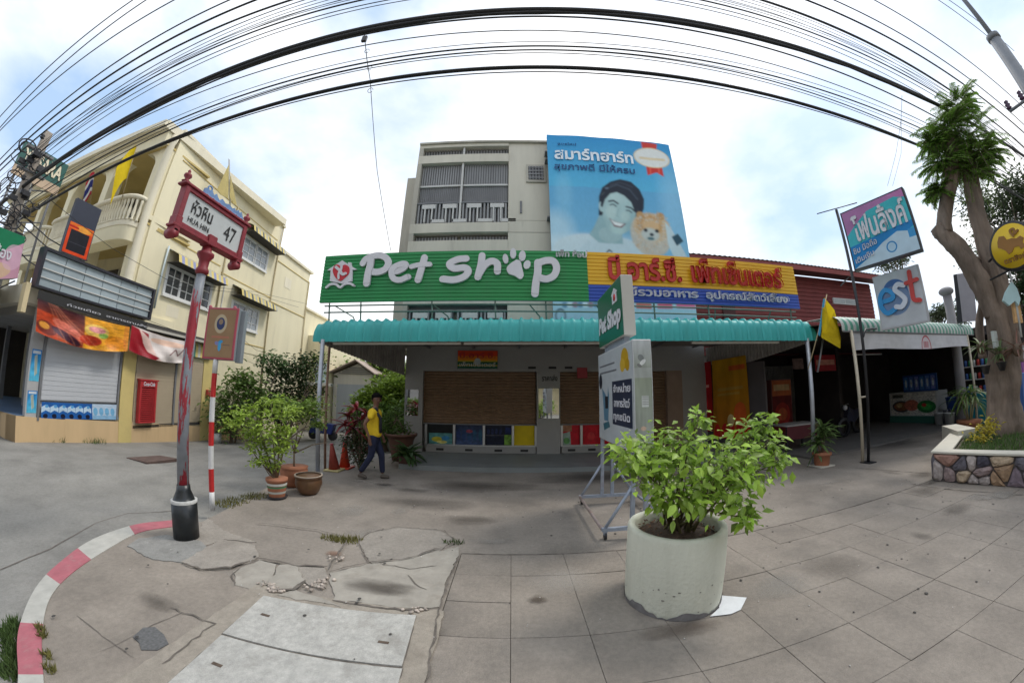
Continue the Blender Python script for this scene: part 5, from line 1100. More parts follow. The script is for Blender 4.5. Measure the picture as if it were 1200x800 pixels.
# ------------------------------------------------------------------ garage and trees up the alley
ga = thing('garage', 'old whitewashed garage with a gabled vent roof at the end of the alley', 'garage', (-8.4, 17, -.4))
m_gw = mat('whitewash', (.52, .50, .45), var=.1, scale=2, stain=.3, stain_col=(.3, .28, .24), streak=True)
MB().box(-9.5, -7.3, 17, 21, -.5, 2.55).build('wall', m_gw, ga)
MB().prism([(-9.6, 17, 2.551), (-7.2, 17, 2.551), (-8.1, 17, 3.15)], (0, 4, 0)).build('gable', m_gw, ga)
for k in range(4): z = 2.6 + k * .1; MB().box(-9.2 + k * .2, -7.35 - k * .12, 16.93, 16.99, z, z + .04).build('vent_slat', m_slatd, ga)
for a, b in (((-10.0, 2.45), (-8.1, 3.28)), ((-8.1, 3.28), (-7.0, 2.6))):
    MB().prism([(a[0], 16.6, a[1]), (b[0], 16.6, b[1]), (b[0], 16.6, b[1] + .06), (a[0], 16.6, a[1] + .06)], (0, 5, 0)).build('roof', mat('pinkish roof sheet', (.38, .30, .26), var=.12), ga)
MB().box(-9.25, -7.45, 16.95, 16.995, -.45, 2.05).build('garage_door', mat('grey blue door', (.33, .36, .40), var=.1, streak=True, stain=.3, stain_col=(.2, .2, .2)), ga)
lh = thing('alley_house', 'pale blue and cream low house front beyond the shrubs in the alley', 'house', (-10.3, 16.6, -.4))
MB().box(-11.2, -9.62, 16.6, 21, -.5, 4.6).build('wall', m_cr, lh); MB().box(-11.2, -9.3, 16.2, 16.59, 1.9, 2.05).build('canopy', m_wht, lh); MB().box(-10.4, -9.63, 16.55, 16.599, 2.05, 3.1).build('panel', mat('pale blue panel', (.42, .52, .58)), lh)
for z in (.7, 1.35): wn = MB().box(-10.1, -9.75, 16.56, 16.599, z, z + .5).build('window', m_wht, lh); MB().box(-10.05, -9.8, 16.555, 16.5595, z + .04, z + .46).build('pane', mat('brown glass', (.12, .06, .04)), wn)
# ================================================================== RIGHT SIDE: EATERY, SIGNS, TREE
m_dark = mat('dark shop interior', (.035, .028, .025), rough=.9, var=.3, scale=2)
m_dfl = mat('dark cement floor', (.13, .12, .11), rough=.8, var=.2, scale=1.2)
ea = thing('eatery', 'dark open fronted eatery under a green and white striped tin awning on the right', 'eatery', (10, 5.3, 0))
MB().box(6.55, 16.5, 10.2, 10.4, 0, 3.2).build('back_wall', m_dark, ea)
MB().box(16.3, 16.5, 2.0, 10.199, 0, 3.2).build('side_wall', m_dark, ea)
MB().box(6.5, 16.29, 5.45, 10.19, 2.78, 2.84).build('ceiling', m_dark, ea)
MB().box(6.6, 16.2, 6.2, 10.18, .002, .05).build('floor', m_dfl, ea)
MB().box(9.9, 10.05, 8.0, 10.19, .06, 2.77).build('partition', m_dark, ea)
MB().raw([(6.3, 5.5, 2.86), (16.3, 5.5, 2.86), (16.3, 10.3, 3.6), (6.3, 10.3, 3.6)], [(0, 1, 2, 3)]).build('roof', mat('tin roof', (.25, .25, .24), var=.2), ea)
# folding metal gate slats at the back left
for k in range(46):
    x = 6.75 + k * .068; MB().box(x, x + .034, 9.9, 9.94, .05, 2.4).build('gate_slat', mat('gate slat', (.30, .29, .27), rough=.5, metal=.3, var=.2), ea)
for z in (.5, 1.2, 1.9): MB().box(6.7, 9.85, 9.945, 9.97, z, z + .04).build('gate_rail', m_slatd, ea)
# striped awning, one curved strip after another
sa = thing('striped_awning', 'curved green and white striped tin awning in front of the eatery', 'awning', (10, 5.2, 2.7))
m_g1 = mat('awning green', (.10, .30, .22), rough=.5, var=.15, scale=3, stain=.3, stain_col=(.08, .15, .1)); m_g2 = mat('awning white', (.50, .53, .50), rough=.5, var=.12, scale=3, stain=.4, stain_col=(.28, .3, .26))
n_ = 66; x0_, x1_ = 6.72, 13.3
pr = [(5.2, 2.70), (5.19, 2.80), (5.215, 2.89), (5.28, 2.97), (5.4, 3.03), (5.7, 3.06), (6.2, 3.1)]
for k in range(n_):
    a, b = x0_ + (x1_ - x0_) * k / n_, x0_ + (x1_ - x0_) * (k + 1) / n_; c_ = (a + b) / 2; vs = []
    for y, z in pr: vs += [(a, y, z), (c_, y - .018, z + .01), (b, y, z)]
    fs = []
    for j in range(len(pr) - 1):
        for i in (0, 1): fs.append((3 * j + i, 3 * j + i + 1, 3 * j + 4 + i, 3 * j + 3 + i))
    MB().raw(vs, fs, True).build('roof_strip', m_g1 if k % 2 else m_g2, sa)
c = Canvas(512, 48, srgb(205, 205, 208)); c.ell(.545, .95, .047, .85, srgb(178, 70, 80)); c.ell(.545, .95, .041, .74, srgb(214, 200, 204)); [c.rect(.522 + .008 * k, .5, .526 + .008 * k, .9, srgb(178, 70, 80)) for k in range(6)]; c.noise(20, .05, 2)
sheet('canvas_valance', (7.05, 5.22, 2.68), (12.82, 5.2, 2.70), (12.78, 5.2, 2.36), (7.1, 5.22, 2.30), imat('print valance', c.a), sa, 20, 2, lambda u, v: Vector((0, .02 * math.sin(u * 25) * v, .02 * math.sin(u * 9) * v)))
MB().tube([(6.75, 5.2, 2.69), (13.3, 5.2, 2.70)], .02, 6).build('front_rail', m_slatd, sa)
for x in (8.2, 9.8, 11.4): MB().tube([(x, 5.23, 2.7), (x, 6.2, 3.02)], .02, 6).build('rib', m_slatd, sa)
m_cream = mat('cream pipe', (.50, .44, .34), rough=.5, var=.1, scale=4)
p = gnd(1011, 542); MB().tube([p, Vector((7.02, 5.2, 2.72))], .035, 10).build('post', m_cream, sa)
p = Vector((12.93, 5.2, 0)); MB().tube([p, Vector((12.79, 5.2, 2.7))], .035, 10).build('post', m_cream, sa)
MB().tube([(7.05, 5.15, 1.33), (7.2, 5.06, 1.34)], .02, 6).build('brace', m_cream, sa)
MB().tube([(8.6, 6.4, 2.35), (9.9, 6.4, 2.35)], .02, 8).build('lamp_tube', m_wht, sa)
# black pole with the tilted sign boxes
m_blk = mat('black painted steel', (.02, .02, .024), rough=.45, var=.2)
bp = thing('sign_pole', 'thin black steel pole standing beside the cream awning post', 'pole', tuple(gnd(1017.5, 542)))
b0 = gnd(1017.5, 542); MB().tube([b0, Vector((7.2, 5.03, 5.42))], .032, 10).build('shaft', m_blk, bp)
MB().box(b0.x - .12, b0.x + .12, b0.y - .12, b0.y + .12, .001, .02).build('base_plate', m_blk, bp)
MB().tube([(7.02, 5.45, 5.5), (7.34, 4.55, 5.37)], .012, 6).build('top_rod', m_blk, bp)
MB().tube([(7.19, 5.03, 2.55), (7.4, 5.1, 2.72), (7.9, 5.15, 2.76)], .02, 6).build('brace', m_blk, bp)
def boxsign(nm, lab, A, B, zb_, zt2, th, arr, key, case=m_blk, out=(-1, -.3)):
    A, B = Vector((*A, 0)), Vector((*B, 0)); d = (B - A).normalized(); n_ = Vector((-d.y, d.x, 0)); 
    if n_.dot(Vector((*out, 0))) < 0: n_ = -n_
    t = thing(nm, lab, 'sign', tuple(A + Vector((0, 0, zb_)))); f_ = [A, B, B - n_ * th, A - n_ * th]
    MB().prism([p + Vector((0, 0, zb_)) for p in f_], (0, 0, zt2 - zb_)).build('case', case, t)
    m_ = imat('print ' + key, arr, rough=.4); e = .03; up = Vector((0, 0, 1))
    sheet('face', A + d * e + n_ * .004 + up * (zt2 - e), B - d * e + n_ * .004 + up * (zt2 - e), B - d * e + n_ * .004 + up * (zb_ + e), A + d * e + n_ * .004 + up * (zb_ + e), m_, t)
    sheet('face', B - d * e - n_ * (th + .004) + up * (zt2 - e), A + d * e - n_ * (th + .004) + up * (zt2 - e), A + d * e - n_ * (th + .004) + up * (zb_ + e), B - d * e - n_ * (th + .004) + up * (zb_ + e), m_, t)
    return t, A, B, d, n_
c = Canvas(300, 270, srgb(50, 175, 185)); c.vgrad(srgb(60, 180, 185), srgb(70, 190, 205)); c.poly([(0, 0), (1, 0), (1, .06), (.4, .12), (.14, .3), (0, .42)], srgb(176, 120, 168)); c.poly([(.72, 0), (1, 0), (1, .14), (.9, .1)], srgb(190, 120, 172))
c.poly([(0, .62), (1, .52), (1, .62), (.5, .85), (.2, 1), (0, 1)], srgb(25, 130, 195)); c.poly([(.0, 1), (.25, .88), (.5, .72), (.75, .62), (1, .7), (1, 1)], srgb(190, 214, 228)); c.ell(.62, .83, .08, .09, srgb(40, 130, 190)); c.ell(.62, .83, .06, .07, srgb(180, 210, 228)); c.rect(.9, .65, 1, .78, srgb(60, 150, 205)); c.noise(6, .06, 3)
t, A, B, d, n2_ = boxsign('phone_sign', 'tilted teal and pink box sign with white Thai letters high on the black pole', (7.22, 4.98), (7.64, 3.60), 3.95, 5.3, .17, c.a, 'phone', out=(-1, -.3))
UP = Vector((0, 0, 1)); TS = lambda u, z: A + d * u + n2_ * .008 + UP * z
lettering('lettering', 'โฟนลิ้งค์', TS(.2, 5.12), TS(1.36, 5.16), TS(.2, 4.52), m_let, t, bold=.025, depth=.012)
lettering('lettering', 'ซิม มือถือ', TS(.08, 4.42), TS(.62, 4.5), TS(.08, 4.28), m_let, t, bold=.01, depth=.006)
lettering('lettering', 'เติมเงิน', TS(.08, 4.2), TS(.5, 4.27), TS(.08, 4.08), m_let, t, bold=.01, depth=.006)
c = Canvas(160, 200, srgb(196, 200, 204)); c.ell(.42, .42, .3, .3, srgb(70, 110, 165)); c.ell(.4, .52, .33, .28, srgb(120, 145, 180)); c.noise(8, .05, 3)
t, A, B, d, n2_ = boxsign('est_sign', 'square white sign lettered est in blue white and red above the striped awning', (7.88, 5.01), (8.14, 4.02), 2.69, 3.87, .1, c.a, 'est', case=mat('grey case', (.45, .45, .46)), out=(-1, -.3))
M4e = Matrix.Translation(A + n2_ * .01) @ Matrix((d, UP, n2_)).transposed().to_4x4(); 
def E_(pts): return [(x * .98 + .02, 2.69 + z * 1.18) for x, z in pts]
m_eb, m_er, m_es = mat('est blue', (.02, .28, .62), rough=.35), mat('est red', (.55, .04, .03), rough=.35), mat('est silver', (.62, .66, .74), rough=.35)
mb = MB(); stroke(mb, E_([(.10, .50), (.34, .52), (.36, .62), (.22, .70), (.09, .60), (.07, .42), (.18, .28), (.36, .32)]), .048, M4e, .03); mb.build('letter', m_eb, t)
mb = MB(); stroke(mb, E_([(.64, .70), (.52, .74), (.44, .66), (.56, .54), (.62, .44), (.52, .34), (.40, .36)]), .05, M4e @ Matrix.Translation((0, 0, .008)), .03); mb.build('letter', m_es, t)
mb = MB(); stroke(mb, E_([(.82, .90), (.80, .60), (.80, .42), (.92, .38)]), .045, M4e @ Matrix.Translation((0, 0, .014)), .03); stroke(mb, E_([(.70, .72), (.95, .74)]), .04, M4e @ Matrix.Translation((0, 0, .016)), .032); mb.build('letter', m_er, t)
# yellow pennant on a leaning bamboo pole
fp = thing('pennant', 'yellow pennant hanging from a leaning bamboo pole at the right awning post', 'flag', (5.75, 5.45, 1.85))
a0, a1 = aty(947, 432, 5.45), aty(969, 345, 5.4); MB().tube([a0, a1], .012, 6).build('pole', mat('bamboo pole', (.35, .27, .15)), fp)
P = [aty(*q, 5.4) for q in ((968, 348), (963, 360), (961, 396), (986, 408), (987, 396), (976, 364))]
Pm = Vector((0, 0, 0)); [Pm.__iadd__(q / 6) for q in P]; mb = MB()
for i in range(6):
    q, r_ = P[i], P[(i + 1) % 6]
    for j in range(6):
        u0, u1 = j / 6, (j + 1) / 6; f_ = lambda a, b, u: a.lerp(b, u); off = lambda v, u: v + Vector((0, .05 * math.sin(v.x * 22), 0))
        A1, B1, C1, D1 = Pm.lerp(q, u0), Pm.lerp(q, u1), Pm.lerp(r_, u1), Pm.lerp(r_, u0)
        mb.face([off(A1, 0), off(B1, 0), off(C1, 0), off(D1, 0)] if u0 else [off(A1, 0), off(B1, 0), off(C1, 0)], smooth=True)
mb.build('cloth', m_yf, fp)
MB().prism([aty(967, 350, 5.39), aty(961, 394, 5.39), aty(959, 392, 5.39), aty(965, 350, 5.39)], (0, .01, 0)).build('blue_edge', mat('blue edge', (.05, .3, .5)), fp)
# furniture in the eatery
ct = thing('food_counter', 'white food counter with pictures of dishes and a green base inside the eatery', 'counter', (14.3, 8.1, 0))
MB().box(14.35, 15.2, 7.15, 9.1, .3, 1.15).build('cabinet', m_wht, ct); MB().box(14.33, 15.2, 7.13, 9.12, .05, .3).build('base', mat('green base', (.03, .14, .10)), ct)
c = Canvas(320, 160, srgb(205, 200, 190)); c.ell(.24, .6, .2, .26, srgb(60, 60, 70)); c.ell(.24, .6, .16, .2, srgb(140, 90, 60)); c.ell(.48, .55, .16, .25, srgb(190, 110, 90)); c.ell(.8, .62, .2, .27, srgb(40, 120, 60)); c.ell(.8, .62, .12, .15, srgb(70, 170, 80)); c.ell(.75, .55, .05, .08, srgb(190, 60, 50)); c.ell(.2, .55, .07, .1, srgb(200, 170, 120)); c.rect(.05, .05, .3, .2, srgb(90, 90, 80)); c.blur(6); c.noise(40, .5, 2); c.blur(1)
sheet('food_print', (14.345, 9.05, 1.12), (14.345, 7.2, 1.12), (14.345, 7.2, .32), (14.345, 9.05, .32), imat('print food', c.a), ct)
c = Canvas(200, 70, srgb(40, 80, 150)); [c.rect(.03 + .16 * k, .1, .15 + .16 * k, .9, srgb(80 + 20 * (k % 3), 130, 190)) for k in range(6)]; [c.ell(.09 + .16 * k, .5, .03, .25, srgb(200, 210, 220)) for k in range(6)]; c.noise(20, .3, 2)
sheet('bottle_print', (14.34, 8.45, 1.75), (14.34, 7.1, 1.75), (14.34, 7.1, 1.17), (14.34, 8.45, 1.17), imat('print bottles', c.a), ct); MB().box(14.35, 14.4, 7.1, 8.45, 1.16, 1.76).build('glass_case', mat('blue box', (.04, .08, .2)), ct)
def bucket(x, y, z, r_, h, m, lab, handle=True):
    t = thing('bucket', lab, 'bucket', (x, y, z)); MB().lathe([(r_ * .8, 0), (r_, h), (r_ * 1.06, h), (r_ * 1.06, h + .02), (r_ * .93, h + .02), (r_ * .75, .03)], (x, y, z), 16).build('body', m, t)
    MB().tube([(x + r_ * math.cos(a), y, z + h + r_ * .9 * math.sin(a)) for a in [math.pi * k / 10 for k in range(11)]], .006, 5).build('handle', m_steel, t)
bucket(14.0, 6.95, .05, .15, .36, m_wht, 'left white plastic bucket on the floor beside the food counter'); bucket(13.75, 6.45, .05, .17, .38, m_wht, 'right white plastic bucket on the floor beside the food counter')
bucket(14.3, 6.6, .5, .2, .4, mat('blue plastic', (.02, .07, .3), rough=.4), 'blue plastic bucket standing behind the two white buckets')
st_ = MB().box(14.1, 14.5, 6.35, 6.85, .05, .5).build('stool', mat('dark stool', (.05, .05, .06))); tag(st_, 'dark low stand under the blue bucket in the eatery', 'stand')
fr_ = thing('drink_cooler', 'teal drink cooler with shelves of cans behind the potted palm', 'cooler', (14.2, 5.4, 0))
MB().box(14.15, 15.0, 4.75, 6.1, .05, 1.0).build('base', mat('teal cooler', (.02, .22, .28), rough=.4), fr_); MB().box(14.5, 15.0, 4.75, 6.1, 1.0, 2.2).build('back', m_dark, fr_)
for z in (1.0, 1.4, 1.8):
    MB().box(14.2, 14.499, 4.78, 6.07, z, z + .03).build('shelf', m_wht, fr_)
    for k in range(9): MB().lathe([(.05, z + .031), (.05, z + .2), (.03, z + .22)], (14.3, 4.87 + k * .14, 0), 8).build('can', [mat('can blue', (.05, .12, .35)), mat('can red', (.4, .04, .03)), m_wht, mat('can green', (.05, .25, .1))][k % 4], fr_)
# kiosk with orange top, red signs, table, fan, motorbike
ko = thing('drink_fridge', 'red and orange drink fridge in the dark left of the eatery', 'fridge', (8.0, 8.6, 0)); a = aty(903, 445, 8.8); b = aty(929, 490, 8.8)
MB().box(a.x, b.x, 8.8, 9.4, .06, a.z).build('cabinet', mat('dark red cabinet', (.12, .02, .015), rough=.4), ko)
c = Canvas(96, 170, srgb(110, 24, 20)); c.rect(.0, .0, 1, .3, srgb(190, 100, 50)); c.rect(.08, .08, .92, .2, srgb(210, 170, 120)); c.ell(.5, .65, .4, .22, srgb(160, 40, 28)); c.ell(.5, .65, .25, .12, srgb(190, 90, 50)); c.noise(10, .25, 2)
sheet('face', (a.x + .03, 8.795, a.z - .02), (b.x - .03, 8.795, a.z - .02), (b.x - .03, 8.795, .3), (a.x + .03, 8.795, .3), imat('print fridge', c.a), ko)
a, b = aty(954, 416, 7.5), aty(980, 434, 7.5); c = Canvas(120, 80, srgb(160, 40, 45)); c.rect(.06, .3, .94, .62, srgb(205, 140, 120)); c.noise(10, .2, 2)
hs = MB().box(a.x, b.x, 7.5, 7.56, b.z, a.z).build('hanging_sign', m_blk); tag(hs, 'dark red and cream sign hanging in the dark behind the yellow pennant', 'sign'); sheet('face', (a.x, 7.497, a.z), (b.x, 7.497, a.z), (b.x, 7.497, b.z), (a.x, 7.497, b.z), imat('print hanging', c.a), hs)
a, b = aty(929, 420, 8.6), aty(942, 432, 8.6); hs = MB().box(a.x, b.x, 8.6, 8.64, b.z, a.z).build('wall_notice', mat('dim notice', (.3, .2, .17), var=.4, scale=8)); tag(hs, 'small dim notice left of the right awning post in the dark', 'notice')
tb = thing('table', 'low dark table with a pale edge and red cloth behind the right awning post', 'table', (7.2, 7.2, 0)); a = aty(922, 497, 7.0); b = aty(947, 493, 7.0)
MB().box(a.x, b.x + .5, 7.0, 7.7, .68, .71).build('table_top', mat('pale edge', (.4, .38, .36)), tb); MB().box(a.x + .03, b.x + .47, 7.02, 7.04, .35, .679).build('cloth', mat('dark red cloth', (.10, .015, .02)), tb)
for x in (a.x + .08, b.x + .4):
    for y in (7.08, 7.6): MB().box(x, x + .05, y, y + .05, .06, .679).build('leg', m_blk, tb)
fn_ = thing('pedestal_fan', 'grey pedestal fan standing in the dark eatery', 'fan', (9.2, 8.6, 0)); p = aty(974, 451, 8.6)
MB().tube([(p.x, 8.6, .05), (p.x, 8.6, p.z)], .02, 6).build('stem', m_blk, fn_); MB().lathe([(.2, 0), (.2, .03), (.05, .06)], (p.x, 8.6, .05), 14).build('base', m_blk, fn_)
MB().lathe([(.02, -.05), (.2, -.03), (.22, 0), (.2, .04), (.05, .07)], p, 16, ax=Matrix.Rotation(math.pi / 2, 3, 'X')).build('cage', mat('fan grey', (.35, .35, .37), rough=.4), fn_)
mbk = thing('motorcycle', 'parked dark motorcycle with a pale headlamp inside the eatery', 'motorcycle', (9.6, 8.0, 0)); p = aty(990, 490, 7.9)
for dx in (-.1, 1.05): MB().lathe([(.2, -.04), (.29, -.04), (.3, 0), (.29, .04), (.2, .04)], (p.x + dx, 7.9 + dx * .3, .35), 18, caps=False, ax=Matrix.Rotation(math.pi / 2, 3, 'X')).build('wheel', m_blk, mbk)
MB().prism([(p.x + .05, 7.85, .55), (p.x + .5, 7.9, .45), (p.x + 1.0, 8.1, .6), (p.x + 1.15, 8.1, .85), (p.x + .5, 7.95, .82), (p.x + .15, 7.85, .95)], (0, .18, 0)).build('body', mat('dark fairing', (.03, .03, .05), rough=.3), mbk)
MB().ball((p.x - .02, 7.85, .93), .09, 10, 6, (1, .7, 1)).build('headlamp', mat('pale lamp', (.6, .6, .62), rough=.1), mbk); MB().tube([(p.x - .2, 7.6, 1.05), (p.x, 7.9, 1.0), (p.x + .1, 8.25, 1.05)], .015, 6).build('handlebar', m_steel, mbk)

# ------------------------------------------------------------------ stone planter
sp_ = thing('stone_planter', 'raised planter walled with coloured rough stones and capped in pale cement', 'planter', (6.6, 2.7, 0))
m_cap = mat('pale planter cap', (.56, .53, .45), rough=.8, var=.08, scale=3, stain=.25, stain_col=(.35, .32, .26))
m_mort = mat('dark mortar', (.10, .085, .08), var=.3, scale=8)
P0, P1, P2, P3 = Vector((6.5, 3.34, 0)), Vector((7.05, .85, 0)), Vector((12.5, 1.2, 0)), Vector((9.6, 4.35, 0))
mb = MB(); H = .43
def wall(a, b, th=.22):
    d = (b - a).normalized(); n_ = Vector((-d.y, d.x, 0)); 
    if n_.dot((P0 + P2) / 2 - a) < 0: n_ = -n_
    return a, b, d, n_
for a, b in ((P0, P1), (P0, P3)):
    a, b, d, n_ = wall(a, b); MB().prism([a + n_ * .03, b + n_ * .03, b + n_ * .25, a + n_ * .25], (0, 0, H - .002)).build('mortar_wall', m_mort, sp_)
    MB().prism([a - n_ * .03 - d * .02 + UP * H, b - n_ * .03 + UP * H, b + n_ * .27 + UP * H, a + n_ * .27 + d * .24 + UP * H], (0, 0, .035)).build('cap', m_cap, sp_, .006)
scol = [(.13, .12, .14), (.30, .17, .13), (.06, .055, .075), (.42, .32, .22), (.34, .15, .07), (.22, .19, .17), (.36, .31, .29), (.17, .13, .15), (.31, .20, .12), (.10, .10, .12), (.27, .20, .19)]
mst = [mat('stone %d' % i, c_, rough=.8, var=.35, scale=14, stain=.5, stain_col=tuple(min(1, v * 1.7 + .05) for v in c_), stain_scale=10, bump=.6, bscale=30) for i, c_ in enumerate(scol)]
rr = random.Random(21)
def clip(poly, px, py, nx, ny):
    o = []
    for i in range(len(poly)):
        a, b = poly[i], poly[(i + 1) % len(poly)]; da = (a[0] - px) * nx + (a[1] - py) * ny; db = (b[0] - px) * nx + (b[1] - py) * ny
        if da <= 0: o.append(a)
        if da * db < 0: t = da / (da - db); o.append((a[0] + (b[0] - a[0]) * t, a[1] + (b[1] - a[1]) * t))
    return o
def stones(a, b):
    "rubble walling: irregular cells, each cell one stone"
    a, b, d, n_ = wall(a, b); L = (b - a).length; pts = []; tries = 0
    while len(pts) < int(L * 11) and tries < 4000:
        tries += 1; p = (rr.uniform(.02, L - .02), rr.uniform(.02, H - .02)); dm = rr.uniform(.085, .15)
        if all(math.hypot(p[0] - q[0], (p[1] - q[1]) * .9) > dm for q in pts): pts.append(p)
    for p in pts:
        cell = [(0, 0), (L, 0), (L, H - .003), (0, H - .003)]
        for q in pts:
            if q is not p and cell: cell = clip(cell, (p[0] + q[0]) / 2, (p[1] + q[1]) / 2, q[0] - p[0], q[1] - p[1])
        if len(cell) < 3: continue
        cx = sum(v[0] for v in cell) / len(cell); cz = sum(v[1] for v in cell) / len(cell); ring = []
        for i in range(len(cell)):
            u, v = cell[i], cell[(i + 1) % len(cell)]
            for t in (.2, .8): ring.append((u[0] + (v[0] - u[0]) * t, u[1] + (v[1] - u[1]) * t))
        k = len(ring); ins = .93; pro = rr.uniform(.015, .06); ring = [(cx + (x - cx) * ins + rr.uniform(-.004, .004), cz + (z - cz) * ins) for x, z in ring]
        vs = [a + d * u + UP * z + n_ * .045 for u, z in ring] + [a + d * (cx + (u - cx) * .97) + UP * (cz + (z - cz) * .97) + n_ * (-pro * .35) for u, z in ring] + [a + d * (cx + (u - cx) * .66) + UP * (cz + (z - cz) * .66) + n_ * (-pro + rr.uniform(-.014, .014)) for u, z in ring] + [a + d * cx + UP * cz + n_ * (-pro - rr.uniform(0, .02))]
        fs = [(j * k + i, j * k + (i + 1) % k, (j + 1) * k + (i + 1) % k, (j + 1) * k + i) for j in (0, 1) for i in range(k)] + [(2 * k + i, 2 * k + (i + 1) % k, 3 * k) for i in range(k)]
        MB().raw(vs, fs).build('stone', rr.choice(mst), sp_)
stones(P0, P1); stones(P0, P3)
MB().prism([P0 + Vector((.25, -.15, 0)), P1 + Vector((.25, 0, 0)), P2, P3 + Vector((0, -.2, 0))], (0, 0, .40)).build('soil', mat('dark soil', (.07, .05, .03), var=.3, scale=10), sp_)
MB().prism([(8.35, 3.75, 0), (9.2, 4.5, 0), (9.6, 4.35, 0), (8.9, 3.6, 0)], (0, 0, .55)).build('stone_bench', m_cap, sp_)
m_gr2 = mat('lawn grass', (.075, .14, .03), var=.3, scale=10, island=.45, trans=.25)
rr = random.Random(5); mb = MB()
for _ in range(6500):
    u, v = rr.random(), rr.random(); p = (P0 + Vector((.35, -.25, 0))).lerp(P1 + Vector((.3, 0, 0)), u).lerp((P3 + Vector((-.3, -.4, 0))).lerp(P2, u), v); h = rr.uniform(.04, .13); b = rr.uniform(0, 6.28); wv = Vector((math.cos(b), math.sin(b), 0)) * .007; ln = Vector((rr.uniform(-.5, .5), rr.uniform(-.5, .5), 1)) * h; p.z = .395
    mb.face([p - wv, p + wv, p + ln])
g_ = mb.build('planter_grass', m_gr2); g_['kind'] = 'stuff'; tag(g_, 'short green grass growing inside the stone planter', 'grass')

# ------------------------------------------------------------------ foliage kit
def leaf_mesh(nm, L=1.0, W=.45, fold=.18, curl=.25, seg=3):
    vs = []; fs = []
    for i in range(seg + 1):
        t = i / seg; ww = W * math.sin(math.pi * min(1, t * .92 + .06)) ** .8 * (1 - t * .25) / 2 if 0 < i < seg else (W * .08 if i == 0 else 0.01)
        z = -curl * t * t * L; vs += [(-ww, t * L, z + ww * fold * 2), (0, t * L, z), (ww, t * L, z + ww * fold * 2)]
    for i in range(seg): a = 3 * i; fs += [(a, a + 1, a + 4, a + 3), (a + 1, a + 2, a + 5, a + 4)]
    return MB().raw(vs, fs, True).mesh(nm)
def add_leaf(mb, p, dirv, up, L, W, fold=.15, curl=.2, seg=2):
    d = Vector(dirv).normalized(); s_ = d.cross(up); s_ = s_.normalized() if s_.length > 1e-4 else d.orthogonal().normalized(); n_ = s_.cross(d)
    if seg == 1: mb.raw([p, p + d * L * .5 + s_ * W / 2 + n_ * W * fold, p + d * L - n_ * curl * L, p + d * L * .5 - s_ * W / 2 + n_ * W * fold], [(0, 1, 2, 3)]); return
    a, b, c_ = p, p + d * L * .45 - n_ * curl * L * .25, p + d * L - n_ * curl * L; w1 = s_ * W / 2 + n_ * W * fold; w2 = -s_ * W / 2 + n_ * W * fold
    mb.raw([a, b + w1, b, b + w2, c_], [(0, 1, 2), (0, 2, 3), (1, 4, 2), (2, 4, 3)])
def rdir(rr, up=.3):
    a = rr.uniform(0, 6.283); z = rr.uniform(-1, 1) * .8 + up; return Vector((math.cos(a), math.sin(a), z)).normalized()
def lmat(nm, col, isl=.45, tr=.3, obj=0.0, rough=.5): return mat(nm, col, rough=rough, var=.22, scale=5, island=isl, trans=tr, objvar=obj)
def crown(mb, c, R, n, L, W, rr, clumps=None, seg=1, up=.2, hollow=.35):
    n = int(n * 1.8); L, W = L * 1.25, W * 1.4
    "leaves in clumps through an uneven volume"
    clumps = clumps or 14; cs = []
    for _ in range(clumps):
        d = rdir(rr, .1); f = rr.uniform(hollow, 1.0); cs.append((Vector((c[0] + d.x * R[0] * f, c[1] + d.y * R[1] * f, c[2] + d.z * R[2] * f)), rr.uniform(.22, .42)))
    for k in range(n):
        cc_, s_ = cs[k % clumps]; g = Vector((rr.gauss(0, 1) * R[0], rr.gauss(0, 1) * R[1], rr.gauss(0, 1) * R[2])) * s_ * .55
        dv = (g.normalized() * .6 + rdir(rr, up)).normalized(); add_leaf(mb, cc_ + g, dv, Vector((rr.uniform(-.4, .4), rr.uniform(-.4, .4), 1)), L * rr.uniform(.6, 1.25), W * rr.uniform(.7, 1.2), seg=seg)
    return cs
# ------------------------------------------------------------------ the pollarded tree
m_bark = mat('grey brown bark', (.20, .15, .115), rough=.95, var=.4, scale=5, stain=.75, stain_col=(.085, .065, .05), stain_scale=5, bump=1.0, bscale=22, streak=True)
tr_ = thing('pollarded_tree', 'thick grey trunked pollarded tree with a tufted feathery crown in the stone planter', 'tree', (9.4, 3.15, .4))
TD = lambda px, py, D=9.9: atd(px, py, D)
from mathutils import noise as mno
def limb(path, rad, par, nm='limb', seed=1, n=26):
    rr_ = random.Random(seed); P = [Vector(p) for p in path]; P2 = []; R2 = []
    q = [P[0] * 2 - P[1]] + P + [P[-1] * 2 - P[-2]]
    for i in range(1, len(q) - 2):
        for j in range(14):
            t = j / 14; a, b, c_, d = q[i - 1:i + 3]; P2.append(.5 * (2 * b + (c_ - a) * t + (2 * a - 5 * b + 4 * c_ - d) * t * t + (3 * b - a - 3 * c_ + d) * t ** 3)); R2.append(rad[i - 1] * (1 - t) + rad[i] * t)
    P2.append(P[-1]); R2.append(rad[-1]); mb = MB(); mb.tube(P2, R2, n)
    k = 0
    for i in range(len(P2)):
        c_ = P2[i]
        for j in range(n):
            v = mb.v[k]; an = 2 * math.pi * j / n; f = .94 + .12 * math.sin(3 * an + i * .13 + seed) + .06 * math.sin(5 * an - i * .19) + .16 * mno.fractal(Vector((math.cos(an) * 2.2 + seed, math.sin(an) * 2.2, i * .11)), 1, 2, 4) + .05 * mno.noise(Vector((math.cos(an) * 9, math.sin(an) * 9, i * .5))); mb.v[k] = c_ + (v - c_) * f; k += 1
    return mb.build(nm, m_bark, par)
limb([TD(1176, 512), TD(1176, 470), TD(1177, 420), TD(1172, 372), TD(1162, 345)], [.42, .34, .31, .30, .27], tr_, 'trunk', 1)
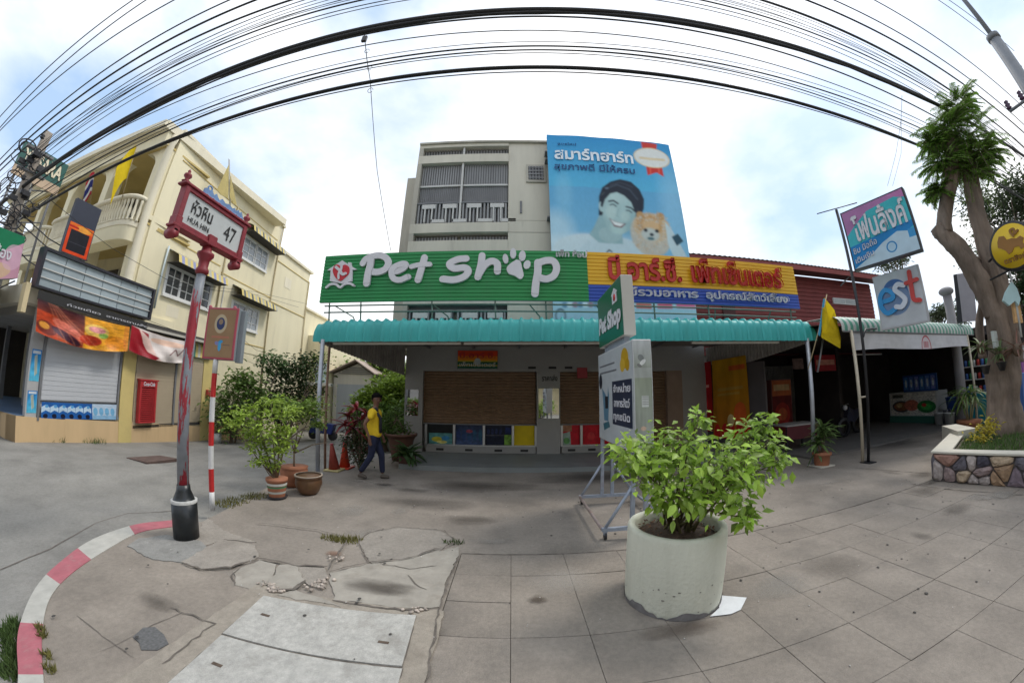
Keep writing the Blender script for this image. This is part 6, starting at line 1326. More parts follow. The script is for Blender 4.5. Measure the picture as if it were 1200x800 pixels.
limb([TD(1182, 425), TD(1178, 380), TD(1168, 330), TD(1152, 280), TD(1141, 230), TD(1137, 195), TD(1130, 170)], [.26, .26, .24, .2, .17, .15, .1], tr_, 'limb', 2)
limb([TD(1166, 370, 9.8), TD(1150, 330, 9.8), TD(1128, 298, 9.75), TD(1105, 275, 9.7), TD(1098, 266, 9.7)], [.2, .23, .21, .19, .15], tr_, 'limb', 3)
limb([TD(1108, 272, 9.7), TD(1107, 245, 9.7), TD(1115, 210, 9.7), TD(1116, 178, 9.7), TD(1110, 155, 9.7)], [.18, .16, .15, .15, .08], tr_, 'limb', 4)
limb([TD(1152, 420, 10.2), TD(1148, 380, 10.2), TD(1152, 345, 10.2)], [.1, .09, .07], tr_, 'limb', 5, 8)
rr = random.Random(31); mb = MB(); tw = MB()
def sprig(base, d, L, rr, mb, ll=.05):
    p = base.copy(); d = d.normalized(); pts = [p.copy()]
    for i in range(7):
        d = (d + Vector((0, 0, -.09)) + Vector((rr.gauss(0, .06), rr.gauss(0, .06), 0))).normalized(); p = p + d * L / 7; pts.append(p.copy())
        s_ = d.cross(Vector((0, 0, 1))); s_ = s_.normalized() if s_.length > .01 else Vector((1, 0, 0))
        for sg in (-1, 1):
            for q in range(3): add_leaf(mb, p - d * L / 7 * q / 3, s_ * sg + d * .5 + Vector((0, 0, -.15)), Vector((0, 0, 1)), ll * rr.uniform(.7, 1.4), .02, seg=1, curl=.25)
    tw.tube(pts, .006, 3, caps=False)
heads = [(TD(1112, 150, 9.7), .45), (TD(1106, 190, 9.7), .42), (TD(1131, 165), .5), (TD(1140, 200), .4), (TD(1122, 125, 9.8), .4), (TD(1094, 168, 9.6), .3), (TD(1150, 180), .35), (TD(1100, 225, 9.6), .25), (TD(1120, 195, 9.8), .3)]
for c_, R_ in heads:
    for _ in range(85):
        d = rdir(rr, .15); sprig(c_ + d * R_ * rr.uniform(.0, .75), d + Vector((0, 0, .05)), R_ * rr.uniform(.6, 1.25), rr, mb, .085)
for _ in range(26): sprig(TD(rr.uniform(1096, 1148), rr.uniform(150, 215), 9.7), Vector((rr.uniform(-.6, .6), rr.uniform(-.6, .6), -.8)), rr.uniform(.5, 1.0), rr, mb, .06)
f_ = mb.build('crown', lmat('feathery leaf', (.17, .30, .05), tr=.4), tr_); f_['kind'] = 'stuff'
f_ = tw.build('twigs', m_bark, tr_); f_['kind'] = 'stuff'
# bromeliads and orchids tied to the trunk
def strap(mb, p, d, L, W, droop, rr, seg=5):
    d = d.normalized(); s_ = d.cross(Vector((0, 0, 1))); s_ = s_.normalized() if s_.length > .05 else Vector((1, 0, 0)); pts = []; q = p.copy(); dd = d.copy()
    for i in range(seg + 1):
        t = i / seg; ww = W * (math.sin(math.pi * min(.97, .15 + t * .83)) ** .7) * .5; pts.append((q - s_ * ww + Vector((0, 0, ww * .5)), q.copy(), q + s_ * ww + Vector((0, 0, ww * .5)))); dd = (dd + Vector((0, 0, -droop / seg))).normalized(); q = q + dd * L / seg
    vs = [v for tr in pts for v in tr]; fs = []
    for i in range(seg): a = 3 * i; fs += [(a, a + 1, a + 4, a + 3), (a + 1, a + 2, a + 5, a + 4)]
    mb.raw(vs, fs, True)
m_br = lmat('bromeliad leaf', (.11, .16, .06), obj=.3); m_br2 = lmat('reddish leaf', (.20, .10, .07), obj=.3)
for k, (px, py, m_, lab) in enumerate([(1150, 408, m_br, 'spiky green bromeliad tied on the left side of the tree trunk'), (1172, 415, m_br, 'spiky bromeliad tied to the middle of the tree trunk'), (1192, 410, m_br2, 'reddish bromeliad tied on the right side of the tree trunk')]):
    c_ = TD(px, py, 9.45); t = thing('bromeliad', lab, 'bromeliad', tuple(c_)); MB().ball(c_, .1, 8, 6, (1, 1, 1.2)).build('root_ball', mat('coir', (.12, .08, .05), var=.3), t)
    for j in range(26): q = MB(); strap(q, c_ + Vector((0, 0, .02)), rdir(rr, .5) + Vector((-.3, -.3, 0)), rr.uniform(.25, .5), .035, .8, rr); q.build('leaf', m_, t)
hp = thing('hanging_pot', 'dark pots of orchids hung low on the tree trunk', 'pot', tuple(TD(1158, 430, 9.4)))
for px, py in ((1155, 432), (1174, 428)): c_ = TD(px, py, 9.42); MB().lathe([(.05, -.1), (.1, .05), (.11, .06), (.09, .06), (.04, -.08)], c_, 12).build('pot', m_blk, hp)
wp = MB().box(-.1, .1, -.03, .03, -.16, .16).build('hanging_bag', mat('pale plastic', (.55, .58, .55), trans=.2), None, .01); wp.location = TD(1166, 398, 9.4); tag(wp, 'pale plastic bag hung on the trunk above the bromeliads', 'bag')
# ------------------------------------------------------------------ yellow round sign, far signs, column, umbrella cloth
lc = atd(1186, 288, 8.9); rd_ = .42; ls_ = thing('round_sign', 'round yellow sign with a brown seated lion standing out from the tree', 'sign', tuple(lc))
fc = (Vector((0, 0, CH)) - lc); fc.z = 0; fc.normalize(); fc = (fc + Vector((-.25, .35, 0))).normalized(); sd = Vector((-fc.y, fc.x, 0)); Ax = Matrix((sd, UP, fc)).transposed()
MB().lathe([(rd_, -.12), (rd_ + .02, -.1), (rd_ + .02, .0), (rd_ - .02, .01)], lc, 40, ax=Ax).build('rim', m_blk, ls_)
MB().lathe([(rd_ - .03, 0.0), (rd_ - .03, .018)], lc, 40, ax=Ax).build('face', mat('lion yellow', (.75, .50, .02), rough=.4, var=.05), ls_)
M4l = Matrix.Translation(lc + fc * .018) @ Ax.to_4x4(); m_lion = mat('lion brown', (.30, .14, .03), rough=.5)
sgn_ = -1
def Lp(pts): return [M4l @ Vector((x * rd_ * 1.0, y * rd_, 0)) for x, y in pts]
body = [(-.55, .35), (-.42, .55), (-.2, .5), (-.12, .3), (.1, .28), (.3, .2), (.48, .25), (.6, .12), (.5, -.02), (.56, -.22), (.36, -.28), (.3, -.12), (.1, -.1), (-.05, -.26), (-.22, -.3), (-.3, -.12), (-.45, .02), (-.6, .12)]
MB().prism(Lp(body), fc * .02).build('lion', m_lion, ls_)
mb = MB(); stroke(mb, [(.2 * rd_, .35 * rd_), (.12 * rd_, .6 * rd_), (.3 * rd_, .62 * rd_), (.28 * rd_, .42 * rd_), (.45 * rd_, .5 * rd_)], .02, M4l, .02); mb.build('lion_tail', m_lion, ls_)
nr_ = M4l.to_3x3(); lettering('lettering', 'ตราสิงห์', M4l @ Vector((-.5 * rd_, -.42 * rd_, 0)), M4l @ Vector((.5 * rd_, -.42 * rd_, 0)), M4l @ Vector((-.5 * rd_, -.66 * rd_, 0)), m_lion, ls_, bold=.02, depth=.01)
MB().tube([lc - sd * .3 + fc * -.06, lc + Vector((.35, .6, -.05))], .025, 6).build('arm', m_blk, ls_)
MB().tube([lc + UP * -.35 - fc * .06, lc + Vector((.3, .65, -.4))], .02, 6).build('arm', m_blk, ls_)
q0, q1 = Vector((13.5, 5.0, 0)), Vector((14.3, 4.4, 0))
dk = thing('panel_sign', 'tall narrow grey panel sign in a black case left of the tree trunk', 'sign', (13.6, 5.0, 3.0)); P = [atd(*q, 13.5) for q in ((1121, 321), (1139, 319), (1145, 376), (1128, 377))]
sheet('face', *P, mat('panel grey', (.32, .30, .33)), dk); Q = [atd(*q, 13.55) for q in ((1121, 321), (1128, 377), (1122, 378), (1117, 322))]; MB().prism(Q, (.3, .1, 0)).build('case', m_blk, dk)
cl = thing('gate_column', 'grey concrete column with a round cap beyond the striped awning', 'column', (13, 6.2, 2.7)); p = atd(1115, 372, 14.5); p1_ = atd(1112, 343, 14.5)
MB().lathe([(.16, 0), (.14, p1_.z - 0)], (p.x, p.y, 0), 12).build('shaft', mat('grey column', (.25, .24, .25)), cl); MB().ball((p.x - .02, p.y, p1_.z + .05), .24, 12, 8, (1, 1, .6)).build('cap', mat('grey column', (.25, .24, .25)), cl)
um = thing('folded_parasol', 'closed pale parasol hanging to the right of the tree trunk', 'parasol', tuple(atd(1188, 350, 9.2))); a, b = atd(1183, 318, 9.3), atd(1197, 395, 9.3)
MB().tube([a, b], .02, 6).build('pole', m_wht, um)
MB().prism([atd(*q, 9.2) for q in ((1186, 330), (1179, 342), (1176, 352), (1183, 358), (1190, 352), (1194, 358), (1196, 350), (1192, 338))], (.05, .05, 0)).build('canopy', mat('pale parasol cloth', (.45, .62, .62), var=.15), um)
MB().prism([atd(*q, 9.3) for q in ((1186, 352), (1194, 350), (1199, 378), (1190, 378))], (.05, .05, 0)).build('lining', mat('orange cloth', (.6, .35, .15), var=.3, scale=10), um)
# vendor clutter low on the right edge
vc = thing('vendor_stall', 'dark vendor stall with blue boxes behind the tree trunk at the right edge', 'stall', tuple(atd(1192, 440, 13)));
for k, (px, py, s_, m_) in enumerate([(1190, 450, .5, mat('can blue', (.05, .12, .35))), (1197, 470, .6, m_blk), (1192, 430, .4, mat('purple cloth', (.3, .1, .3))), (1199, 415, .5, m_wht)]):
    c_ = atd(px, py, 12.5 + k * .3); MB().box(c_.x - s_ / 2, c_.x + s_ / 2, c_.y - s_ / 2, c_.y + s_ / 2, c_.z - s_ / 2 if k else .0, c_.z + s_ / 2).build('box', m_, vc, .01)
MB().box(14.5, 15.5, .5, 3.2, 0, .9).build('counter', m_blk, vc)
# trees beyond on the right
def tree(lab, base, h, R, n, leafm, seed, L=.2, W=.1, nm='tree', clumps=16, trunk_r=.14, cz=None):
    rr = random.Random(seed); b = Vector(base); t = thing(nm, lab, 'tree', tuple(b)); cz = cz or h - R[2] * .8; c_ = (b.x, b.y, b.z + cz)
    mb = MB(); cs = crown(mb, c_, R, n, L, W, rr, clumps); f = mb.build('crown', leafm, t); f['kind'] = 'stuff'
    fork = b + Vector((rr.uniform(-.2, .2), 0, cz * .55)); MB().tube([b, b.lerp(fork, .5) + Vector((rr.uniform(-.1, .1), 0, 0)), fork], [trunk_r, trunk_r * .8, trunk_r * .65], 8).build('trunk', m_bark, t)
    mb = MB()
    for c2, s_ in cs: m_ = fork.lerp(c2, .5) + Vector((0, 0, .15 * R[2])); mb.tube([fork, m_, c2], [trunk_r * .4, trunk_r * .25, trunk_r * .08], 5)
    f = mb.build('limbs', m_bark, t); f['kind'] = 'stuff'; return t
m_far = lmat('far leaf', (.07, .10, .045)); m_dk = lmat('dark leaf', (.035, .07, .022)); m_md = lmat('mid leaf', (.11, .19, .04)); m_lt = lmat('light leaf', (.25, .36, .06), tr=.4)
p = atd(1172, 235, 22); tree('thin leaved tree rising behind the round yellow sign', (p.x, p.y, 0), p.z + 1.0, (1.6, 2.4, 2.0), 2600, m_far, 41, .16, .08, clumps=22)
p = atd(1192, 330, 19); tree('darker bushy tree behind the folded parasol at the right edge', (p.x, p.y, 0), p.z + 1.6, (1.5, 2.0, 2.2), 2600, m_dk, 42, .16, .08)
p = atd(1100, 366, 24); tree('low pale tree showing over the striped awning', (p.x, p.y, 0), p.z + .3, (1.3, 1.6, .8), 900, m_far, 43, .16, .08)
p = atd(1048, 306, 26); tree('small bare topped tree between the teal sign and the est sign', (p.x, p.y, 0), p.z + .5, (1.2, 1.2, .6), 500, m_far, 44, .2, .07)
# ================================================================== FOREGROUND AND MIDDLE GROUND OBJECTS
# ------------------------------------------------------------------ street name sign
def worn_mat(nm, red, grey, thr, zs_=()):
    m = bpy.data.materials.new(nm); m.use_nodes = True; t = m.node_tree; b = t.nodes['Principled BSDF']; L = t.links.new
    g = t.nodes.new('ShaderNodeNewGeometry'); mp_ = t.nodes.new('ShaderNodeMapping'); mp_.inputs['Scale'].default_value = (9, 9, 1.7); L(g.outputs['Position'], mp_.inputs[0])
    no = t.nodes.new('ShaderNodeTexNoise'); no.inputs['Scale'].default_value = 1.15; no.inputs['Detail'].default_value = 9; no.inputs['Roughness'].default_value = .65; L(mp_.outputs[0], no.inputs[0])
    r_ = t.nodes.new('ShaderNodeValToRGB'); r_.color_ramp.elements[0].position = thr - .01; r_.color_ramp.elements[1].position = thr + .01; L(no.outputs[0], r_.inputs[0])
    mx = t.nodes.new('ShaderNodeMixRGB'); mx.inputs[1].default_value = (*red, 1); mx.inputs[2].default_value = (*grey, 1); L(r_.outputs[0], mx.inputs[0])
    n2 = t.nodes.new('ShaderNodeTexNoise'); n2.inputs['Scale'].default_value = 14; n2.inputs['Detail'].default_value = 6; L(g.outputs['Position'], n2.inputs[0])
    mm = t.nodes.new('ShaderNodeMapRange'); mm.inputs[3].default_value = .7; mm.inputs[4].default_value = 1.25; L(n2.outputs[0], mm.inputs[0])
    m2 = t.nodes.new('ShaderNodeMixRGB'); m2.blend_type = 'MULTIPLY'; m2.inputs[0].default_value = 1; L(mx.outputs[0], m2.inputs[1]); L(mm.outputs[0], m2.inputs[2]); L(m2.outputs[0], b.inputs['Base Color'])
    b.inputs['Roughness'].default_value = .5; bu = t.nodes.new('ShaderNodeBump'); bu.inputs['Strength'].default_value = .4; bu.inputs['Distance'].default_value = .004; L(r_.outputs[0], bu.inputs['Height']); L(bu.outputs[0], b.inputs['Normal']); return m
m_worn = worn_mat('peeling pole paint', (.34, .025, .04), (.24, .26, .29), .50)
m_sred = mat('dull red enamel', (.25, .025, .035), rough=.5, var=.2, scale=12, stain=.4, stain_col=(.13, .03, .04), stain_scale=9)
m_face = mat('sign face grey white', (.55, .57, .56), rough=.5, var=.05, scale=4, stain=.15, stain_col=(.38, .39, .38))
PX, PY = -3.30, 2.68
ssn = thing('street_sign', 'ornate red framed street name sign reading HUA HIN 47 on a peeling pole', 'street sign', (PX, PY, 0))
MB().lathe([(.135, .0), (.135, .38), (.12, .385), (.10, .44), (.075, .50), (.068, .56)], (PX, PY, 0.01), 24).build('base', mat('black base paint', (.012, .015, .018), rough=.35, var=.3, scale=8, stain=.3, stain_col=(.06, .06, .06)), ssn)
MB().lathe([(.137, .375), (.139, .405), (.121, .41), (.11, .40)], (PX, PY, 0.01), 24, caps=False).build('base_ring', mat('dirty white ring', (.5, .5, .48), var=.2, scale=20), ssn)
MB().lathe([(.062, .5), (.058, 1.5), (.052, 2.4), (.05, 2.75)], (PX, PY, 0), 20).build('pole', m_worn, ssn)
MB().lathe([(.052, 2.74), (.075, 2.76), (.075, 2.79), (.055, 2.82), (.06, 2.9), (.095, 2.95), (.095, 2.98), (.06, 3.0), (.05, 3.07)], (PX, PY, 0), 20).build('capital', m_sred, ssn)
y0, y1, zb1, zt1 = 2.18, 3.16, 3.10, 3.53
fr = MB(); tk = .05
fr.box(PX - tk, PX + tk, y0, y1, zb1, zb1 + .045).box(PX - tk, PX + tk, y0, y1, zt1 - .045, zt1)
fr.build('frame_rail', m_sred, ssn, .006)
for y in (y0 - .01, y1 - .05): MB().box(PX - tk - .004, PX + tk + .004, y, y + .06, zb1 + .0, zt1 - .0).build('frame_stile', m_sred, ssn, .006)
MB().box(PX - tk - .02, PX + tk + .02, y0 - .05, y1 + .05, zt1 + .001, zt1 + .03).build('cap_rail', m_sred, ssn, .006)
MB().box(PX - tk - .015, PX + tk + .015, y0 - .04, y1 + .04, zb1 - .03, zb1 - .001).build('bottom_rail', m_sred, ssn, .006)
pan = MB().box(PX - .03, PX + .03, y0 + .05, y1 - .05, zb1 + .045, zt1 - .045).build('panel', m_face, ssn)
m_ink = mat('black print', (.02, .02, .02))
SX = PX + .031
lettering('lettering', 'หัวหิน', (SX, 2.32, 3.45), (SX, 2.62, 3.45), (SX, 2.32, 3.29), m_ink, ssn, bold=.005, depth=.003)
lettering('lettering', 'HUA HIN', (SX, 2.31, 3.245), (SX, 2.61, 3.245), (SX, 2.31, 3.185), m_ink, ssn, bold=-.005, depth=.003)
lettering('lettering', '47', (SX, 2.83, 3.40), (SX, 3.02, 3.40), (SX, 2.83, 3.22), m_ink, ssn, bold=.0, depth=.003)
for y in (y0 - .005, y1 + .005):
    MB().lathe([(.035, 0), (.05, .015), (.03, .03), (.02, .045), (.045, .075), (.04, .1), (.012, .12), (.02, .135), (.004, .16)], (PX, y, zt1 + .03), 12).build('finial', m_sred, ssn)
for y in (y0 + .02, y1 - .02):
    MB().box(PX - .062, PX + .062, y - .04, y + .04, zb1 - .08, zb1 + .09).build('corner_block', m_sred, ssn, .008)
    MB().lathe([(.048, -.062), (.048, .062)], (PX, y - .01, zb1 - .10), 14, ax=Matrix.Rotation(math.pi / 2, 3, 'Y')).build('scroll', m_sred, ssn)
MB().box(PX - .075, PX + .075, PY - .06, PY + .06, zb1 - .04, zb1 + .08).build('centre_block', m_sred, ssn, .008)
m_bo = mat('pale blue enamel', (.16, .28, .50), rough=.5, var=.12, scale=10)
def orn(ys, zs2, x=PX, th=.03): MB().prism([(x - th / 2, y, zt1 + .03 + z) for y, z in zip(ys, zs2)], (th, 0, 0)).build('crest', m_bo, ssn)
oy = [2.42, 2.43, 2.47, 2.50, 2.52, 2.54, 2.57, 2.60, 2.63, 2.67, 2.70, 2.76, 2.82, 2.88, 2.92, 2.95, 2.99, 3.01, 3.04, 3.07, 3.09, 3.10]
oz = [0, .09, .11, .08, .12, .10, .07, .11, .08, .06, .10, .075, .095, .075, .10, .07, .11, .08, .11, .07, .05, 0]
orn(oy, oz)
MB().tube([(PX, 2.50 + .03 * math.cos(a), zt1 + .15 + .03 * math.sin(a)) for a in [2 * math.pi * k / 12 for k in range(13)]], .01, 6).build('crest_ring', m_bo, ssn)
MB().tube([(PX + .02, 2.45 + .02 * k, zt1 + .05 + .015 * math.sin(k * 1.3)) for k in range(32)], .006, 5).build('crest_line', mat('lilac line', (.35, .36, .5)), ssn)
# ------------------------------------------------------------------ red and white pole with panel
RX, RYY = -3.78, 3.52
rw = thing('bus_stop_sign', 'red and white banded pole carrying a tan panel with a blue emblem', 'sign', (RX, RYY, 0))
m_rr = mat('pole red', (.50, .02, .02), rough=.45, var=.1, scale=10); m_rwh = mat('pole white', (.66, .66, .65), rough=.45, var=.1, scale=10)
zz_ = [0] + [atd(248, py, 5.16).z for py in (576, 549, 522, 494, 465, 437, 418)]
for k in range(7): MB().lathe([(.034, zz_[k]), (.034, zz_[k + 1] if k < 6 else 1.95)], (RX, RYY, 0), 14, caps=k in (0, 6)).build('pole_band', m_rwh if k % 2 == 0 else m_rr, rw)
pa, pb = Vector((-3.97, 3.48, 0)), Vector((-3.52, 3.60, 0)); pd = (pb - pa).normalized(); pn = Vector((pd.y, -pd.x, 0)); UPv = Vector((0, 0, 1))
def pbx(u0, u1, z0, z1, o0, o1, nm, m): 
    q = [pa + pd * u0 + pn * o0, pa + pd * u1 + pn * o0, pa + pd * u1 + pn * o1, pa + pd * u0 + pn * o1]; return MB().prism([v + UPv * z0 for v in q], (0, 0, z1 - z0)).build(nm, m, rw, .004)
PW = (pb - pa).length; pbx(0, PW, 1.92, 2.60, -.05, .03, 'case', mat('grey panel case', (.22, .25, .27), rough=.5)); pbx(-.0, PW, 1.925, 2.595, .0301, .045, 'frame', mat('pinkish red frame', (.42, .07, .10), rough=.5, var=.15)); 
pbx(PW - .012, PW + .07, 1.9, 2.58, -.1, -.02, 'side_case', mat('grey panel case', (.22, .25, .27)))
c = Canvas(150, 220, srgb(158, 128, 96)); c.ell(.48, .3, .23, .2, srgb(196, 180, 150)); c.ell(.48, .3, .15, .13, srgb(60, 70, 110)); c.ell(.48, .26, .08, .06, srgb(150, 130, 110)); c.rect(.2, .56, .85, .6, srgb(196, 120, 100), .7)
c.ell(.55, .68, .09, .035, srgb(70, 160, 215), 1, -.3); c.ell(.42, .71, .08, .04, srgb(130, 140, 200), .8, .4); c.ell(.53, .78, .06, .09, srgb(80, 170, 220)); c.rect(.65, .73, .9, .75, srgb(120, 100, 90)); c.noise(5, .06, 2)
Q = lambda u, z: pa + pd * u + pn * .0465 + UPv * z
sheet('face', Q(.03, 2.57), Q(PW - .03, 2.57), Q(PW - .03, 1.95), Q(.03, 1.95), imat('print tan', c.a), rw)
for u in (.0, PW * .8): MB().ball(pa + pd * u + UPv * 2.61, .025, 8, 5).build('knob', mat('pinkish red frame', (.42, .07, .10)), rw)
# ------------------------------------------------------------------ wheeled board stand by the planter
bs = thing('board_stand', 'wheeled grey steel stand holding a tall white advertising box seen edge on', 'sign', (1.4, 4.3, 0))
m_gs = mat('blue grey steel paint', (.32, .36, .43), rough=.5, metal=.2, var=.2, scale=9, stain=.3, stain_col=(.25, .13, .08), stain_scale=5)
bx0, bx1, by0, by1, bz0, bz1 = 1.31, 1.53, 3.55, 5.05, .98, 2.21
MB().box(bx0, bx1, by0, by1, bz0, bz1).build('box', mat('white sign side', (.55, .56, .57), rough=.45, var=.05), bs, .006)
c = Canvas(80, 400, srgb(168, 172, 168)); c.vgrad(srgb(196, 200, 202), srgb(150, 156, 146), 0, 0, 1, .25); c.ell(.4, .16, .18, .03, srgb(110, 115, 118), .8, .5); c.ell(.5, .2, .2, .02, srgb(225, 226, 226), 1, -.6); c.ell(.3, .23, .14, .015, srgb(120, 120, 120), 1, .4); c.vgrad(srgb(150, 158, 140), srgb(160, 164, 160), 0, .34, 1, 1)
c.rect(.38, .50, .78, .60, srgb(205, 208, 205)); [c.rect(.4, .505 + .017 * k, .76, .512 + .017 * k, srgb(150, 150, 150)) for k in range(5)]; c.ell(.45, .79, .16, .02, srgb(210, 180, 160)); c.ell(.4, .87, .2, .025, srgb(120, 124, 130)); c.noise(9, .16, 3)
sheet('steel_end', (bx0 + .01, by0 - .003, bz1 - .01), (bx1 - .01, by0 - .003, bz1 - .01), (bx1 - .01, by0 - .003, bz0 + .01), (bx0 + .01, by0 - .003, bz0 + .01), imat('print steel', c.a, rough=.35, spec=.6), bs)
c = Canvas(400, 360, srgb(188, 194, 198)); c.rect(.05, .13, .55, .15, srgb(110, 112, 118)); c.rect(.05, .21, .6, .23, srgb(110, 112, 118)); c.ell(.82, .13, .09, .1, srgb(200, 160, 40)); c.ell(.76, .19, .06, .07, srgb(214, 176, 60)); c.ell(.88, .2, .05, .06, srgb(190, 150, 30))
c.rect(.46, .34, .97, .80, srgb(46, 54, 74)); c.ell(.07, .32, .06, .09, srgb(40, 44, 56)); c.poly([(.12, .4), (.2, .45), (.3, .52), (.33, .38), (.36, .5), (.32, .78), (.18, .78), (.15, .55)], srgb(90, 130, 155)); c.rect(.22, .5, .32, .64, srgb(30, 34, 44)); c.poly([(.15, .82), (.34, .78), (.38, .84), (.18, .9)], srgb(60, 110, 125)); c.noise(7, .05, 2)
fx = bx0 - .003
sheet('print_face', (fx, by1 - .01, bz1 - .02), (fx, by0 + .01, bz1 - .02), (fx, by0 + .01, bz0 + .02), (fx, by1 - .01, bz0 + .02), imat('print stand', c.a, rough=.35), bs)
def onbs(s, u0, u1, v0, v1, m, b=.02): yy = lambda u: by1 - .01 - u * (by1 - by0 - .02); zz2 = lambda v: bz1 - .02 - v * (bz1 - bz0 - .04); lettering('lettering', s, (fx - .001, yy(u0), zz2(v0)), (fx - .001, yy(u1), zz2(v0)), (fx - .001, yy(u0), zz2(v1)), m, bs, bold=b, depth=.003, lift=.001)
onbs('จำหน่าย', .50, .94, .37, .46, m_let); onbs('อาหารสัตว์', .52, .92, .52, .61, m_let); onbs('ทุกชนิด', .5, .92, .67, .77, m_let)
gx0, gx1, gy0, gy1, gz0, gz1 = 1.32, 1.47, 3.83, 5.0, 2.31, 3.06
gsn = MB().box(gx0, gx1, gy0, gy1, gz0, gz1).build('top_case', mat('cream case', (.52, .50, .45), rough=.5, var=.05), bs, .005)
gxx = gx0 - .003; MB().prism([(gxx, gy1 - .01, gz0 + .01), (gxx, gy0 + .01, gz0 + .01), (gxx, gy0 + .01, gz1 - .01), (gxx, gy1 - .01, gz1 - .01)], (.002, 0, 0)).build('green_face', mat('dark green face', (.01, .12, .06), rough=.3, var=.08), gsn)
lettering('lettering', 'Pet Shop', (gxx - .001, gy1 - .06, 2.74), (gxx - .001, gy0 + .06, 2.74), (gxx - .001, gy1 - .06, 2.42), m_let, gsn, bold=.05, depth=.004, shear=.15)
Mg = Matrix.Translation((gxx - .002, 4.12, 2.78)) @ Matrix((Vector((0, -1, 0)), Vector((0, 0, 1)), Vector((-1, 0, 0)))).transposed().to_4x4()
MB().prism([Mg @ Vector((x, y, 0)) for x, y in ((-.14, .12), (0, .2), (.14, .12), (.1, .12), (.1, 0), (-.1, 0), (-.1, .12))], (-.004, 0, 0)).build('emblem_house', m_let, gsn); MB().lathe([(.05, 0), (.05, .004)], (gxx - .0065, 4.12, 2.85), 16, ax=Matrix.Rotation(math.pi / 2, 3, 'Y')).build('emblem_heart', m_red, gsn)
MB().box(gx0 + .04, gx1 - .04, 3.95, 4.85, bz1, gz0).build('neck', m_gs, gsn)
for y in (3.66, 4.98):
    for x in (1.335, 1.49): MB().box(x - .022, x + .022, y - .022, y + .022, .12, 1.0).build('leg', m_gs, bs)
    MB().box(.99, 1.86, y - .02, y + .02, .10, .14).build('foot_bar', m_gs, bs)
    MB().tube([(1.03, y, .14), (1.34, y, .62)], .018, 6).build('brace', m_gs, bs); MB().tube([(1.82, y, .14), (1.49, y, .62)], .018, 6).build('brace', m_gs, bs)
    for x in (1.03, 1.82):
        MB().lathe([(.028, -.014), (.045, -.012), (.045, .012), (.028, .014)], (x, y, .046), 14, ax=Matrix.Rotation(math.pi / 2, 3, 'Y')).build('caster', m_blk, bs); MB().box(x - .018, x + .018, y - .02, y + .02, .06, .1).build('caster_fork', m_gs, bs)
for x in (1.0,): MB().tube([(x, 3.68, .12), (x, 4.96, .12)], .02, 6).build('side_bar', mat('rusty side bar', (.30, .24, .22), var=.3, scale=5, stain=.6, stain_col=(.25, .10, .05), stain_scale=4), bs)
MB().tube([(1.85, 3.68, .12), (1.85, 4.96, .12)], .02, 6).build('side_bar', m_gs, bs)
# ------------------------------------------------------------------ round concrete planter and its bush
CX, CY, CR, CHH = 1.265, 2.45, .38, .61
pt = thing('concrete_planter', 'big round whitewashed concrete planter with a leafy green bush', 'planter', (CX, CY, 0))
m_pl2 = mat('whitewashed concrete', (.62, .62, .52), rough=.85, var=.07, scale=4, stain=.35, stain_col=(.42, .42, .33), stain_scale=5, bump=.5, bscale=40, streak=True)
pf = MB().lathe([(CR * .985, 0), (CR * .99, .02), (CR, .06), (CR + .004, .3), (CR + .002, CHH - .03), (CR - .006, CHH - .006), (CR - .02, CHH), (CR - .05, CHH - .004), (CR - .06, CHH - .03), (CR - .062, CHH - .12)], (CX, CY, .004), 56, caps=False).build('ring', m_pl2, pt)
rr = random.Random(8); mb = MB(); N_ = 72; 
hs_ = [.035 + .025 * math.sin(k * .5) + rr.uniform(-.012, .02) for k in range(N_)]
for k in range(N_):
    a, b = 2 * math.pi * k / N_, 2 * math.pi * (k + 1) / N_; r_ = CR + .004; h0, h1 = max(.012, hs_[k]), max(.012, hs_[(k + 1) % N_])
    mb.face([(CX + r_ * math.cos(a), CY + r_ * math.sin(a), .005), (CX + r_ * math.cos(b), CY + r_ * math.sin(b), .005), (CX + r_ * math.cos(b), CY + r_ * math.sin(b), h1), (CX + r_ * math.cos(a), CY + r_ * math.sin(a), h0)])
mb.build('damp_band', mat('damp grey concrete', (.17, .16, .16), var=.25, scale=14), pt)
mb = MB()
for _ in range(14):
    a = rr.gauss(-1.75, .55); z = abs(rr.gauss(.12, .07)) + .06; s_ = rr.uniform(.003, .011); r_ = CR + .0065; c_ = Vector((CX + r_ * math.cos(a), CY + r_ * math.sin(a), z)); u = Vector((-math.sin(a), math.cos(a), 0)); mb.face([c_ + u * s_ * rr.uniform(.6, 1.8) * math.cos(t) + UP * s_ * math.sin(t) * rr.uniform(.6, 1) for t in [math.pi * 2 * k / 6 for k in range(6)]])
f_ = mb.build('paint_chips', mat('chipped concrete', (.24, .23, .2), var=.25, scale=20), pt); f_['kind'] = 'stuff'
MB().lathe([(CR - .06, CHH - .10), (CR - .2, CHH - .06), (.01, CHH - .04)], (CX, CY, 0), 32, caps=False).build('soil', mat('dark potting soil', (.06, .035, .022), var=.5, scale=40, bump=1.0, bscale=60), pt)
mb = MB()
for _ in range(260): a = rr.uniform(0, 6.28); d = CR * .82 * math.sqrt(rr.random()); add_leaf(mb, Vector((CX + d * math.cos(a), CY + d * math.sin(a), CHH - .07 + rr.uniform(0, .015))), rdir(rr, 0) * 1, UP, rr.uniform(.02, .05), rr.uniform(.01, .02), seg=1)
f_ = mb.build('leaf_litter', mat('brown litter', (.13, .065, .035), island=.5, var=.3), pt); f_['kind'] = 'stuff'
